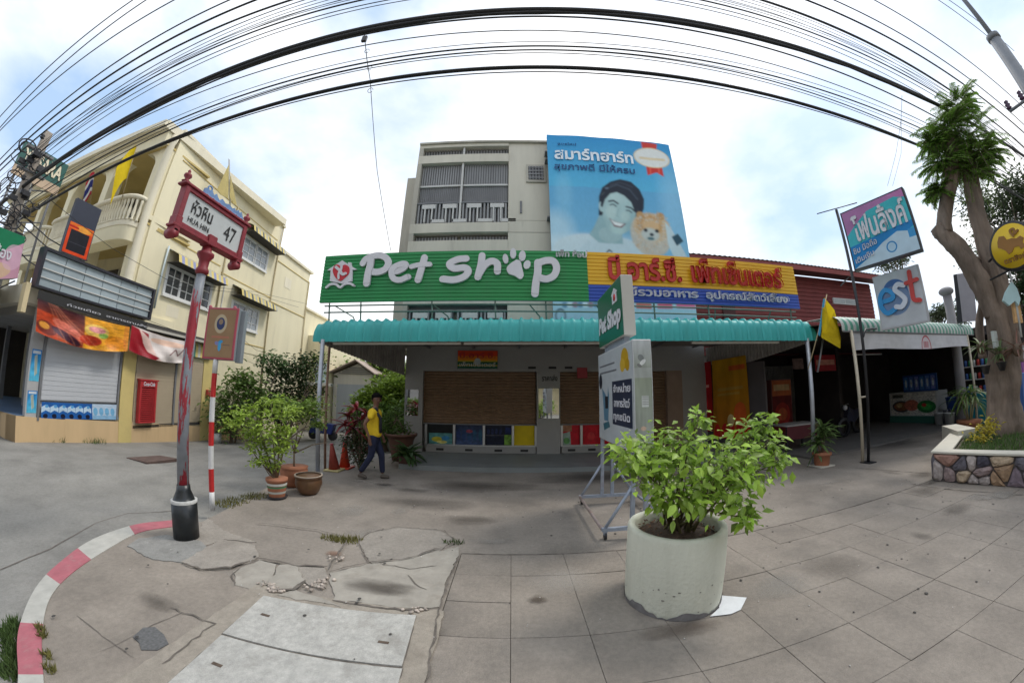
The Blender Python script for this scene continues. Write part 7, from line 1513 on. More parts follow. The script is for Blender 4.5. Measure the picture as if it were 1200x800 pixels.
# stems and leaves; clump centres surveyed in the picture
BP = [((732, 530), 2.4, .07), ((748, 545), 2.5, .09), ((760, 520), 2.6, .09), ((768, 565), 2.5, .11), ((790, 515), 2.7, .1), ((800, 545), 2.5, .13), ((818, 490), 2.8, .05), ((815, 525), 2.9, .12), ((840, 530), 2.6, .12), ((862, 545), 2.6, .12), ((880, 505), 2.85, .07),
      ((893, 495), 2.9, .05), ((902, 520), 2.8, .09), ((912, 540), 2.75, .07), ((885, 550), 2.65, .1), ((850, 575), 2.55, .1), ((868, 590), 2.55, .07), ((877, 608), 2.5, .04), ((795, 580), 2.4, .1), ((825, 575), 2.5, .12), ((775, 585), 2.45, .05), ((815, 585), 2.5, .07), ((800, 535), 2.75, .12), ((760, 540), 2.6, .1), ((840, 555), 3.0, .14), ((795, 555), 3.0, .14), ((870, 525), 3.0, .12)]
rr = random.Random(17); lm_ = [leaf_mesh('leaf', 1, .58, .16, .3), leaf_mesh('leaf', 1, .5, .28, .15), leaf_mesh('leaf', 1, .66, .1, .45), leaf_mesh('leaf', 1, .54, .2, -.05)]
m_bl = mat('bush leaf', (.34, .50, .07), rough=.45, var=.2, scale=9, objvar=.42, trans=.42); m_bl2 = mat('bush leaf joined', (.28, .43, .06), rough=.45, var=.2, scale=9, island=.5, trans=.42)
for m_ in lm_: m_.materials.append(m_bl)
leaves = []; stem = MB(); root = Vector((CX, CY, CHH - .06))
for (pp, D, s_) in BP:
    s_ *= .8
    c_ = atd(*pp, D); st0 = root + Vector((rr.uniform(-.1, .1), rr.uniform(-.1, .1), 0)); md = st0.lerp(c_, .5) + Vector((0, 0, .12)); stem.tube([st0, md, c_], [.011, .007, .003], 5)
    for _ in range(3): q = c_ + Vector((rr.gauss(0, s_), rr.gauss(0, s_), rr.gauss(0, s_))); stem.tube([md.lerp(c_, rr.uniform(.2, .9)), q], [.004, .002], 4)
    for _ in range(int(26 + 620 * s_)):
        q = c_ + Vector((rr.gauss(0, s_), rr.gauss(0, s_), rr.gauss(0, s_ * .75))); d = (q - c_).normalized() * .7 + rdir(rr, -.1) * .8 + Vector((0, -.15, -.1)); leaves.append((q, d.normalized(), rr.uniform(.04, .10)))
cam_p = Vector((0, 0, CH)); leaves.sort(key=lambda l: (l[0] - cam_p).length - l[2] * 6)
for k, (q, d, L_) in enumerate(leaves[:300]):
    o = link('leaf', lm_[k % 4], None, pt); up_ = Vector((rr.uniform(-.5, .5), rr.uniform(-.9, .2), 1)); s_ = d.cross(up_).normalized(); n_ = s_.cross(d)
    o.matrix_basis = Matrix.Translation(q) @ (Matrix((s_, d, n_)).transposed() @ Matrix.Diagonal((L_, L_, L_))).to_4x4()
mb = MB()
for q, d, L_ in leaves[300:]: add_leaf(mb, q, d, Vector((rr.uniform(-.5, .5), rr.uniform(-.9, .2), 1)), L_, L_ * .56, .15, .2)
f_ = mb.build('foliage', m_bl2, pt); f_['kind'] = 'stuff'; f_ = stem.build('stems', mat('green brown stem', (.14, .12, .05), var=.2), pt); f_['kind'] = 'stuff'
mb = MB()
for q, d, L_ in leaves[:600:3]: mb.ball(q + Vector((0, 0, .01)), rr.uniform(.003, .007), 6, 4)
f_ = mb.build('flower_buds', mat('cream buds', (.6, .6, .35)), pt); f_['kind'] = 'stuff'
pw = MB(); a0 = [gnd(*q, .008) for q in ((841, 697), (875, 700), (868, 714), (857, 719), (832, 722), (843, 712))]; pw.prism([tuple(v) for v in a0], (0, 0, .003)); o = pw.build('paper_sheet', mat('crumpled white sheet', (.7, .72, .74), rough=.6, var=.08, scale=12, bump=.8, bscale=20)); tag(o, 'white curved sheet lying on the pavement against the round planter', 'paper')
# ------------------------------------------------------------------ pots beside the awning post
def pot(nm, lab, c_, prof, m, bands=()):
    t = thing(nm, lab, 'plant pot', tuple(c_)); MB().lathe(prof, c_, 28).build('pot', m, t)
    r_ = prof[-1][0]; MB().lathe([(r_ * .93, prof[-1][1] - .03), (.005, prof[-1][1] - .02)], c_, 20, caps=False).build('soil', mat('dark potting soil', (.06, .035, .022)), t)
    for (r0, z0, z1, mm) in bands: MB().lathe([(r0[0], z0), (r0[1], z1)], c_, 28, caps=False).build('painted_band', mm, t)
    return t
m_ter = mat('terracotta', (.38, .15, .08), rough=.8, var=.15, scale=9, stain=.3, stain_col=(.2, .1, .07)); m_glz = mat('brown glaze', (.13, .065, .03), rough=.35, var=.25, scale=7, stain=.4, stain_col=(.22, .14, .05), stain_scale=6)
q1 = gnd(325, 583); q1.z = .004
p1t = pot('flower_pot', 'banded terracotta, green and white flower pot with an airy bright green shrub', q1, [(.11, 0), (.115, .02), (.14, .16), (.15, .25), (.165, .26), (.165, .30)], m_ter, [((.128, .139), .08, .115, mat('band white', (.55, .55, .5))), ((.1415, .1485), .165, .19, mat('band green', (.08, .25, .12))), ((.15, .1515), .2, .235, mat('band white', (.55, .55, .5)))])
MB().lathe([(.14, .0), (.16, .03), (.15, .03)], q1, 20).build('saucer', m_blk, p1t)
q2 = gnd(362, 578); q2.z = .004; p2t = pot('glazed_jar', 'dark brown glazed round jar in front of the left awning post', q2, [(.13, 0), (.17, .05), (.215, .16), (.21, .22), (.2, .25), (.22, .26), (.22, .285)], m_glz)
MB().lathe([(.2, .285), (.225, .285), (.225, .3), (.2, .3)], q2, 24, caps=False).build('rim', mat('pale rim', (.36, .30, .24)), p2t)
q3 = gnd(345, 569); q3.z = .004; p3t = pot('glazed_jar', 'reddish brown jar half hidden behind two pots, with a thin bare stemmed tree', q3, [(.14, 0), (.18, .05), (.235, .2), (.23, .28), (.22, .3), (.24, .33)], m_ter)
def layered(par, spots, leafm, rr, n, L, W, s0=.1, nm='foliage', flat=.45):
    n = n * 1.3
    mb = MB()
    for c_, s_ in spots:
        for _ in range(int(n * s_ / .1)):
            q = c_ + Vector((rr.gauss(0, s_), rr.gauss(0, s_), rr.gauss(0, s_ * flat))); add_leaf(mb, q, rdir(rr, .1), Vector((rr.uniform(-.3, .3), rr.uniform(-.3, .3), 1)), L * rr.uniform(.6, 1.3), W * rr.uniform(.7, 1.2), seg=1)
    f = mb.build(nm, leafm, par); f['kind'] = 'stuff'; return f
m_y1 = lmat('yellow green leaf', (.30, .42, .06), isl=.35)
rr = random.Random(23); D1 = math.hypot(q1.x, q1.y)
sp1 = [(atd(px, py, D1 + dd), s_) for px, py, dd, s_ in ((283, 485, .1, .11), (275, 497, -.1, .09), (298, 480, .2, .12), (318, 470, .2, .11), (330, 485, 0, .12), (342, 480, .3, .09), (305, 500, 0, .12), (320, 510, -.1, .12), (335, 505, .1, .1), (300, 520, .1, .1), (312, 530, 0, .1), (326, 528, 0, .1), (305, 540, -.1, .07), (320, 545, 0, .07), (292, 508, .2, .08), (334, 520, .2, .08))]
layered(p1t, sp1, m_y1, rr, 72, .09, .04)
mb = MB()
for c_, s_ in sp1: mid = q1.lerp(c_, .45) + Vector((0, 0, .1)); mb.tube([q1 + Vector((0, 0, .27)), mid, c_], [.016, .009, .003], 5)
f_ = mb.build('stems', mat('grey stem', (.16, .12, .08), var=.2), p1t); f_['kind'] = 'stuff'
D3 = math.hypot(q3.x, q3.y); sp3 = [(atd(px, py, D3 + dd), s_) for px, py, dd, s_ in ((352, 478, 0, .12), (362, 472, .2, .1), (345, 488, .1, .1), (368, 485, .1, .1), (340, 475, .2, .1), (372, 498, 0, .06), (330, 470, .3, .1))]
layered(p3t, sp3, lmat('olive green leaf', (.17, .26, .05)), rr, 110, .09, .045)  # olive green leaf colour of the thin stemmed tree
fk = q3 + Vector((0, 0, .55)); mb = MB(); mb.tube([q3 + Vector((0, 0, .25)), fk], [.02, .016], 6)
for px, py in ((384, 518), (350, 500), (340, 512), (362, 492)): c_ = atd(px, py, D3 - .05); mb.tube([fk, fk.lerp(c_, .55) + Vector((0, 0, .04)), c_], [.014, .01, .006], 5)
f_ = mb.build('stems', mat('grey stem', (.16, .12, .08)), p3t); f_['kind'] = 'stuff'
# ------------------------------------------------------------------ cones and plants at the shop corner
def cone(px, py, lab, m, tilt, h=.5, foot=None):
    c_ = gnd(px, py); t = thing('traffic_cone', lab, 'traffic cone', tuple(c_)); R_ = Matrix.Rotation(tilt, 3, 'Y')
    MB().box(-.17, .17, -.17, .17, 0, .035, Matrix.Translation(c_)).build('base', foot or m, t, .01); MB().lathe([(.12, .03), (.035, h), (.028, h + .01)], c_, 20, ax=R_).build('body', m, t)
    MB().lathe([(.03, h), (.045, h + .03), (.02, h + .04)], c_, 12, ax=R_).build('tip', mat('pinkish red frame', (.42, .07, .10)), t); return t
m_co = mat('orange cone plastic', (.58, .055, .02), rough=.5, var=.1, scale=6)
cone(404, 548, 'upright orange traffic cone standing right of the leaning one', m_co, 0, .52); cone(392, 551, 'darker leaning traffic cone with a pale base, left of the upright one', mat('dull cone plastic', (.30, .045, .03), rough=.6), -.12, .52, mat('pale cone base', (.5, .42, .2)))
def bladed(par, c_, n, L, W, m, rr, up=.6, droop=.7, nm='leaf', spread=0.0):
    for _ in range(n):
        q = MB(); strap(q, c_ + Vector((rr.uniform(-spread, spread), rr.uniform(-spread, spread), rr.uniform(-spread, spread))), rdir(rr, up), L * rr.uniform(.6, 1.15), W, droop, rr, 4); q.build(nm, m, par)
m_cor = mat('cordyline red leaf', (.22, .03, .035), rough=.4, objvar=.5, var=.2, trans=.25); m_cog = lmat('dark strap leaf', (.07, .13, .045), obj=.4); m_cop = mat('cordyline pink leaf', (.42, .05, .06), rough=.4, objvar=.3, trans=.25)
rr = random.Random(29); b_ = gnd(424, 556) ; cy_ = math.hypot(b_.x, b_.y) + .3; b_ = atd(424, 500, cy_); b_.z = 0
cd = thing('cordyline', 'tall red leaved cordyline growing in a dark clump behind the cones', 'shrub', tuple(b_))
for px, py, m_, L_ in ((418, 480, m_cop, .42), (408, 488, m_cor, .35), (424, 492, m_cor, .4), (414, 502, m_cor, .4), (404, 498, m_cor, .3)):
    c_ = atd(px, py, cy_); bladed(cd, c_, 15, L_, .07, m_, rr, .45, .7); MB().tube([b_ + Vector((rr.uniform(-.05, .05), 0, 0)), c_], .015, 6).build('stem', m_bark, cd)
sh = thing('shrub', 'dark leafy shrub filling the base of the red cordyline', 'shrub', tuple(b_)); sps = [(atd(px, py, cy_ + .05), .1) for px, py in ((412, 512), (420, 520), (428, 528), (418, 532), (424, 540), (432, 515), (408, 520))]
layered(sh, sps, m_dk, rr, 80, .09, .035, flat=.8); layered(sh, sps[:4], lmat('maroon leaf', (.12, .03, .03)), rr, 40, .09, .035, nm='maroon_foliage', flat=.8)
c_ = gnd(466, 541); c_.y += .25; c_.z = .004; bowl = thing('bowl_planter', 'large brown bowl planter with a small twisted tree left of the shop', 'plant pot', tuple(c_))
MB().lathe([(.22, 0), (.26, .25), (.32, .52), (.38, .60), (.40, .60), (.40, .66), (.37, .66), (.34, .62)], c_, 28).build('bowl', mat('brown bowl', (.12, .055, .035), rough=.6, var=.15, scale=5), bowl)
mb = MB(); fkk = c_ + Vector((-.1, 0, 1.0)); mb.tube([c_ + Vector((.05, 0, .68)), c_ + Vector((.0, 0, .85)), fkk], [.03, .025, .018], 6)
DB = math.hypot(c_.x, c_.y); sps = [(atd(px, py, DB), .09) for px, py in ((452, 488), (462, 482), (448, 500), (470, 498), (457, 505), (446, 512), (464, 510), (476, 505), (455, 497))]
for q, s_ in sps: mb.tube([fkk, q], [.012, .004], 5)
f_ = mb.build('trunk', m_bark, bowl); layered(bowl, sps, m_md, rr, 60, .10, .05, flat=.8)
c_ = gnd(477, 547); c_.z = .004; kp = pot('small_pot', 'small dark pot of broad dark leaves at the left end of the tiled step', c_, [(.14, 0), (.18, .05), (.2, .2), (.2, .24)], mat('old red pot', (.14, .07, .06), var=.2)); bladed(kp, c_ + Vector((0, 0, .26)), 60, .45, .10, m_cog, rr, .7, .7, spread=.08)
# palms on the right
c_ = gnd(963, 546); c_.z = .004; pr_ = pot('flower_pot', 'terracotta pot of broad green dracaena at the foot of the right awning post', c_, [(.14, 0), (.15, .02), (.17, .22), (.2, .23), (.2, .28)], m_ter); m_dr = mat('dracaena leaf', (.14, .22, .07), rough=.4, objvar=.4, var=.15, trans=.3)
MB().box(c_.x - .2, c_.x + .2, c_.y - .18, c_.y + .18, .004, .03).build('paving_tile', m_cap, pr_)
for dx, dy, dz in ((0, 0, .55), (.08, .05, .75), (-.1, .02, .45), (.03, -.05, .65)): MB().tube([c_ + Vector((dx * .3, dy * .3, .25)), c_ + Vector((dx, dy, dz))], .018, 6).build('stem', mat('grey stem', (.16, .12, .08)), pr_); bladed(pr_, c_ + Vector((dx, dy, dz)), 20, .42, .06, m_dr, rr, .55, .6)
for _ in range(4): bladed(pr_, c_ + Vector((-.15, 0, .3)), 1, .35, .07, m_dr, rr, -.1, 1.0)
c_ = Vector((12.0, 5.05, .004)); pr_ = pot('flower_pot', 'terracotta pot with an arching green palm beside the teal cooler', c_, [(.22, 0), (.3, .3), (.34, .32), (.34, .4)], m_ter); m_pm = mat('palm leaf', (.13, .21, .05), rough=.45, objvar=.4, trans=.3)
for k in range(8): a = k * .8; MB().tube([c_ + Vector((.05 * math.cos(a), .05 * math.sin(a), .36)), c_ + Vector((.2 * math.cos(a), .2 * math.sin(a), 1.05))], .02, 6).build('stem', mat('cane', (.35, .33, .18)), pr_)
bladed(pr_, c_ + Vector((0, 0, 1.0)), 64, .75, .05, m_pm, rr, .6, 1.3, spread=.18)
c_ = Vector((7.55, 3.25, .40)); fy = thing('yellow_shrub', 'small shrub of yellow leaves at the left end of the stone planter', 'shrub', tuple(c_)); 
for q_ in (Vector((8.0, 3.2, .42)), Vector((8.2, 3.15, .55)), Vector((8.4, 3.15, .62))): layered(fy, [(q_ + Vector((0, 0, .05)), .09)], lmat('yellow leaf', (.50, .42, .05), isl=.3), rr, 70, .1, .05, flat=.8)
MB().tube([(8.2, 3.2, .38), (8.25, 3.2, .6)], .02, 6).build('stem', m_bark, fy)
# ------------------------------------------------------------------ shrubs along the cream building and trees up the alley
def bush(lab, base, spots, leafm, seed, n, L=.2, W=.11, nm='shrub', cat='shrub', flat=.8):
    rr = random.Random(seed); t = thing(nm, lab, cat, tuple(base)); layered(t, spots, leafm, rr, n, L, W, flat=flat); mb = MB(); b = Vector(base)
    for c_, s_ in spots: mb.tube([b + Vector((rr.uniform(-.1, .1), rr.uniform(-.1, .1), 0)), b.lerp(c_, .6) + Vector((0, 0, .1)), c_], [.04, .025, .01], 5)
    f_ = mb.build('branches', m_bark, t); f_['kind'] = 'stuff'; return t
S_ = lambda L_, D: [(atd(px, py, D + dd), s_) for px, py, dd, s_ in L_]
bush('mid green shrub against the cream wall beside the red and white pole', (-9.6, 9.9, -.4), S_([(262, 480, 0, .3), (275, 462, 0, .35), (290, 450, .2, .3), (270, 495, 0, .3), (285, 480, 0, .35), (300, 465, .2, .3), (282, 445, .3, .25)], 13.6), m_md, 51, 62)
bush('dark rounded tree against the far part of the cream wall', (-9.4, 12.3, -.45), S_([(318, 470, 0, .4), (335, 450, 0, .45), (350, 435, 0, .4), (360, 460, .3, .4), (325, 485, 0, .4), (345, 478, .3, .4), (365, 425, .3, .3), (330, 435, .3, .25)], 15.3), m_dk, 52, 75, nm='dark_tree', cat='tree')
bush('spindly papaya like plant poking above the dark tree by the cream wall', (-9.6, 11.2, -.4), S_([(308, 424, 0, .16), (318, 421, 0, .2), (328, 424, 0, .16), (315, 434, 0, .1)], 14.4), lmat('papaya leaf', (.09, .17, .06)), 53, 60, .14, .09, nm='papaya_plant')
bush('yellow flowering bushy hedge along the cream plinth behind the pots', (-8.6, 11.6, -.4), S_([(300, 500, 0, .2), (372, 440, .5, .25), (375, 470, .5, .3), (372, 495, .5, .25), (378, 420, .6, .2)], 14.6), m_lt, 54, 55, .1, .05, nm='hedge')
pk = thing('white_bucket', 'white paint bucket on the ground below the cream plinth', 'bucket', (-9.6, 9.6, -.35)); p = Vector((-9.75, 9.35, zroad(-9.75, 9.35))); MB().lathe([(.13, 0), (.16, .32), (.15, .32), (.12, .04)], p, 16).build('body', m_wht, pk); MB().tube([p + Vector((.15 * math.cos(a), 0, .3 + .12 * math.sin(a))) for a in [math.pi * k / 8 for k in range(9)]], .005, 4).build('handle', m_steel, pk)
for k, (px, py, D, R, h, m_, lab, n_) in enumerate([(450, 458, 15.5, (1.5, 1.3, 1.5), 0, m_lt, 'bright green tree behind the man in the yellow shirt', 4200), (436, 440, 21, (2.0, 2.0, 1.8), 0, m_md, 'mid green tree rising over the garage roof', 2200), (462, 445, 20, (2.2, 1.6, 2.2), 0, m_lt, 'light leafy tree close to the left corner of the shop', 4200), (400, 428, 25, (1.6, 1.6, 1.3), 0, m_md, 'thin tree showing above the garage between two awning posts', 900), (452, 492, 12.5, (1.1, .9, .8), 0, m_md, 'low dark bush at the end of the alley kerb', 1400)]):
    p = atd(px, py, D); tree(lab, (p.x, p.y, -.46), p.z + .46 + R[2] * .6, R, n_, m_, 70 + k, .2, .1, clumps=18)
bush('low green weeds growing at the foot of the garage wall', (-8.0, 15.8, -.46), S_([(425, 497, 0, .14), (415, 498, 0, .1), (432, 495, 0, .12)], 17), m_md, 88, 60, nm='weeds')
cr_ = thing('parked_scooter', 'small parked scooter with a blue cover beside the cream wall in the alley', 'scooter', (-9.0, 15, -.46)); p = atd(378, 492, 15.5); p.z = -.44
for dx in (-.45, .5): MB().lathe([(.16, -.04), (.22, -.03), (.22, .03), (.16, .04)], p + Vector((dx, 0, .24)), 14, ax=Matrix.Rotation(math.pi / 2, 3, 'X')).build('wheel', m_blk, cr_)
MB().prism([p + Vector(v) for v in ((-.55, -.15, .3), (.5, -.15, .3), (.6, -.15, .7), (.1, -.15, .75), (-.1, -.15, .45), (-.3, -.15, .95), (-.5, -.15, .9))], (0, .3, 0)).build('body', mat('blue cover', (.03, .05, .22), rough=.4), cr_)
# glossy white parked vehicle glimpsed behind the shop corner
pc = thing('parked_car', 'sliver of a white parked car behind the plants at the shop corner', 'car', tuple(atd(468, 486, 15))); p = atd(470, 486, 15); p.z = -.4
MB().prism([p + Vector(v) for v in ((-1.2, 0, .35), (2.6, 0, .35), (2.6, 0, .95), (1.9, 0, 1.05), (1.2, 0, 1.5), (-.1, 0, 1.5), (-.7, 0, 1.05), (-1.2, 0, .95))], (0, 1.6, 0)).build('body', mat('white car paint', (.7, .7, .7), rough=.2), pc, .05)
MB().prism([p + Vector(v) for v in ((-.5, -.01, 1.08), (1.6, -.01, 1.08), (1.1, -.01, 1.42), (0, -.01, 1.42))], (0, .005, 0)).build('side_window', m_gl, pc)
for dx in (-.5, 1.8): MB().lathe([(.2, -.08), (.3, -.07), (.3, .07), (.2, .08)], p + Vector((dx, .05, .3)), 16, ax=Matrix.Rotation(math.pi / 2, 3, 'X')).build('wheel', m_blk, pc)

# ------------------------------------------------------------------ the walking man
def skin(name, chains, m, par, sub=2, smooth=True):
    "chains: list of [(point, radius), ...]; the first point of later chains may repeat an earlier one"
    vs = []; ed = []; rad = []; idx = {}
    for ch in chains:
        prev = None
        for p, r_ in ch:
            k = tuple(round(c, 4) for c in p)
            if k not in idx: idx[k] = len(vs); vs.append(p); rad.append(r_ if isinstance(r_, tuple) else (r_, r_))
            if prev is not None and prev != idx[k]: ed.append((prev, idx[k]))
            prev = idx[k]
    me = bpy.data.meshes.new(name); me.from_pydata(vs, ed, []); o = bpy.data.objects.new(name, me); COL.objects.link(o); o.modifiers.new('s', 'SKIN'); md = o.modifiers.new('u', 'SUBSURF'); md.levels = sub; md.render_levels = sub
    sv = me.skin_vertices[0].data
    for i, r_ in enumerate(rad): sv[i].radius = r_; sv[i].use_root = i == 0
    dg = bpy.context.evaluated_depsgraph_get(); dg.update(); m2 = bpy.data.meshes.new_from_object(o.evaluated_get(dg)); bpy.data.objects.remove(o); m2.materials.clear(); m2.polygons.foreach_set('use_smooth', [True] * len(m2.polygons)); m2.name = name
    return link(name, m2, m, par)
mp_ = gnd(438, 561); mp_.z = 0; MM = Matrix.Translation(mp_) @ Matrix.Rotation(.1, 4, 'Z') @ Matrix.Scale(.925, 4)
man = thing('person', 'man in a yellow short sleeved shirt and navy trousers walking past the shop', 'person', tuple(mp_))
T = lambda x, y, z: tuple(MM @ Vector((x, y, z)))         # x forward (his walking direction), -y towards his right
m_skin = mat('brown skin', (.16, .075, .045), rough=.5, var=.06); m_shirt = mat('yellow shirt', (.74, .50, .015), rough=.8, var=.1, scale=14, bump=.4, bscale=18); m_trs = mat('navy trousers', (.012, .017, .048), rough=.85, var=.2, scale=10, bump=.4, bscale=16); m_hair = mat('black hair', (.006, .005, .005), rough=.85, spec=.15); m_shoe = mat('grey brown shoe', (.10, .08, .065), rough=.7); m_vest = mat('black strap cloth', (.015, .015, .02), rough=.8)
S = .945
hip, nk = (0, 0, .93), (.02, 0, 1.42)
ank = {1: (.16, .09, .09), -1: (-.26, -.09, .13)}; kn = {1: (.14, .09, .50), -1: (-.02, -.09, .50)}
bc = [[(T(0, 0, .95), .09 * S), (T(.0, 0, 1.08), (.09 * S, .08 * S)), (T(.01, 0, 1.25), .11 * S), (T(.015, 0, 1.38), .09 * S), (T(.02, 0, 1.46), .052 * S), (T(.035, 0, 1.52), .052 * S), (T(.045, 0, 1.60), (.082 * S, .09 * S)), (T(.04, 0, 1.68), (.08 * S, .09 * S))]]
hands = []
for s_, el, wr, hd in ((1, (-.05, .25, 1.12), (.10, .24, .90), (.14, .235, .81)), (-1, (-.12, -.26, 1.13), (-.02, -.27, .90), (.0, -.27, .81))):
    bc.append([(T(.015, 0, 1.38), .09 * S), (T(.01, .16 * s_, 1.37), .055 * S), (T(*el), .038 * S), (T(*wr), .024 * S), (T(*hd), (.02 * S, .034 * S))])
    dv = Vector(hd) - Vector(wr)
    for k in range(4):
        off = (k - 1.5) * .016; b0_ = Vector(hd) + Vector((off, 0, -.012)); ln = (.055, .066, .062, .048)[k]; bc.append([(T(*hd), (.02 * S, .034 * S)), (T(*(b0_ + Vector((.004, 0, -.02)))), .0085 * S), (T(*(b0_ + Vector((.012, 0, -.02 - ln * .5)))), .008 * S), (T(*(b0_ + Vector((.024, -.006 * s_, -.02 - ln)))), .006 * S)])
    bc.append([(T(*wr), .024 * S), (T(*(Vector(wr) + Vector((.03, -.01 * s_, -.05)))), .010 * S), (T(*(Vector(wr) + Vector((.045, -.01 * s_, -.09)))), .008 * S)])
for s_ in (1, -1): bc.append([(T(0, 0, .95), .09 * S), (T(.0, .08 * s_, .88), .065 * S), (T(*kn[s_]), .052 * S), (T(*ank[s_]), .036 * S)])
skin('body', bc, m_skin, man)
skin('shirt', [[(T(0, 0, .84), (.175 * S, .15 * S)), (T(0, 0, .93), (.17 * S, .145 * S)), (T(.0, 0, 1.08), (.15 * S, .125 * S)), (T(.01, 0, 1.25), (.165 * S, .13 * S)), (T(.015, 0, 1.39), (.12 * S, .1 * S)), (T(.02, 0, 1.445), .064 * S)]] + [[(T(.015, 0, 1.39), (.12 * S, .1 * S)), (T(.01, .17 * s_, 1.375), .075 * S), (T(-.02, .235 * s_, 1.22), .062 * S)] for s_ in (1, -1)], m_shirt, man)
skin('trousers', [[(T(0, 0, .98), (.14 * S, .12 * S)), (T(0, 0, .9), (.14 * S, .13 * S))]] + [[(T(0, 0, .9), (.14 * S, .13 * S)), (T(.01, .095 * s_, .80), .098 * S), (T(*kn[s_]), .072 * S), (T(*(Vector(kn[s_]).lerp(Vector(ank[s_]), .5))), .062 * S), (T(ank[s_][0], ank[s_][1], ank[s_][2] + .02), .055 * S)] for s_ in (1, -1)], m_trs, man)
for s_ in (1, -1):
    a = Vector(ank[s_]); hz = .035 if s_ > 0 else .09; skin('shoe', [[(T(a.x - .05, a.y, a.z - .045), (.038 * S, .045 * S)), (T(a.x + .04, a.y, a.z - .05), (.04 * S, .045 * S)), (T(a.x + .15, a.y, .032 if s_ > 0 else .035), (.034 * S, .03 * S))]], m_shoe, man)
fm0 = Matrix.Translation(MM @ Vector((.04, 0, 1.62))) @ Matrix.Rotation(.1 - 1.0, 4, 'Z'); hb = MB(); rr = random.Random(77)
hb.ball((0, 0, 0), 1, 18, 12)
for v in hb.v:
    k = .112 * S if v.x < .35 else (.104 * S if v.z > .62 else .07 * S); f = 1 + .06 * mno.noise(v * 4); v.x, v.y, v.z = (v.x * k * 1.02 - .012) * f, v.y * k * .93 * f, (v.z * k * .98 + .022) * f
    if v.z < -.03: v.x *= .7; v.y *= .8; v.z = -.03 + (v.z + .03) * .4
hd_ = hb.build('hair', m_hair, man); hd_.data.transform(fm0)
mb = MB()
for k in range(60): a = rr.uniform(-1.5, 1.5); q = fm0 @ Vector((.07 * math.cos(a) * S + .015, .1 * math.sin(a) * S, .075 + rr.uniform(-.01, .02))); add_leaf(mb, q, fm0.to_3x3() @ Vector((.5, rr.uniform(-.5, .5), -.9)), UP, .04, .012, seg=1)
mb.build('fringe', m_hair, man)
fm = Matrix.Translation(MM @ Vector((.045, 0, 1.60))) @ Matrix.Rotation(.1 - 1.0, 4, 'Z')        # face frame: +x is where he looks
FT = lambda x, y, z: fm @ Vector((x * S, y * S, z * S))
MB().prism([FT(.078, -.012, -.01), FT(.078, .012, -.01), FT(.105, 0, -.022), FT(.085, 0, .02)][:3], fm.to_3x3() @ Vector((0, 0, .03))).build('nose', m_skin, man)
for y in (-.032, .032):
    MB().ball(FT(.078, y, .018), .012 * S, 8, 6, (.6, 1, .6)).build('eye', mat('eye white', (.5, .48, .45), rough=.2), man); MB().ball(FT(.085, y, .018), .006 * S, 6, 5).build('pupil', m_hair, man); MB().box(-.004, .004, -.016, .016, -.003, .003, Matrix.Translation(FT(.086, y, .037)) @ fm.to_3x3().to_4x4()).build('eyebrow', m_hair, man)
MB().box(-.004, .004, -.02, .02, -.004, .004, Matrix.Translation(FT(.084, 0, -.045)) @ fm.to_3x3().to_4x4()).build('mouth', mat('lips', (.12, .04, .035)), man)
for y in (-.088, .088): MB().ball(FT(-.005, y, .0), .024 * S, 8, 6, (.6, .4, 1)).build('ear', m_skin, man)
MB().tube([T(.10, -.14, 1.36), T(.165, -.11, 1.25), T(.16, -.08, 1.05), T(.15, -.05, .96)], .03, 8).build('strap', m_vest, man); MB().tube([T(.05, -.09, 1.45), T(.1, -.12, 1.38)], .03, 8).build('collar', m_vest, man)

# ------------------------------------------------------------------ utility poles
m_cp = mat('pale concrete pole', (.38, .33, .28), rough=.85, var=.15, scale=4, stain=.3, stain_col=(.2, .17, .14))
up_ = thing('utility_pole', 'concrete utility pole wrapped in a tangle of black cable at the upper left', 'utility pole', (-11.0, 2.75, 0))
MB().raw([(-11.13, 2.62, -.1), (-10.87, 2.62, -.1), (-10.87, 2.88, -.1), (-11.13, 2.88, -.1), (-11.08, 2.66, 7.0), (-10.92, 2.66, 7.0), (-10.92, 2.84, 7.0), (-11.08, 2.84, 7.0)], [(0, 3, 2, 1), (4, 5, 6, 7), (0, 1, 5, 4), (1, 2, 6, 5), (2, 3, 7, 6), (3, 0, 4, 7)]).build('post', m_cp, up_)
rr = random.Random(61)
for k, z in enumerate((6.7, 6.4, 6.1, 5.85, 5.6)): MB().box(-11.0, -10.86, 2.4, 3.1, z, z + .05).build('cross_arm', m_slatd, up_) if k in (1, 3) else MB().lathe([(.03, 0), (.06, .03), (.03, .06), (.06, .09), (.03, .12)], (-10.85, 2.62, z), 8).build('insulator', m_blk, up_)
for k in range(24):
    c_ = Vector((-10.9 + rr.uniform(-.1, .25), 2.75 + rr.uniform(-.4, .35), rr.uniform(4.2, 6.4))); R_ = rr.uniform(.08, .24); a0_ = rr.uniform(0, 6); tl_ = rr.uniform(.6, 1.2)
    MB().tube([c_ + Vector((rr.uniform(-.02, .02), R_ * math.cos(a0_ + t), R_ * tl_ * math.sin(a0_ + t))) for t in [k2 * .55 for k2 in range(11)]], rr.uniform(.009, .02), 5).build('cable_coil', m_blk, up_)
for k in range(12): c_ = Vector((-10.85 + rr.uniform(-.1, .2), 2.75 + rr.uniform(-.3, .3), rr.uniform(4.4, 6.3))); MB().box(c_.x - .05, c_.x + .05, c_.y - .09, c_.y + .09, c_.z - .06, c_.z + .06).build('splice_box', m_blk, up_, .01)
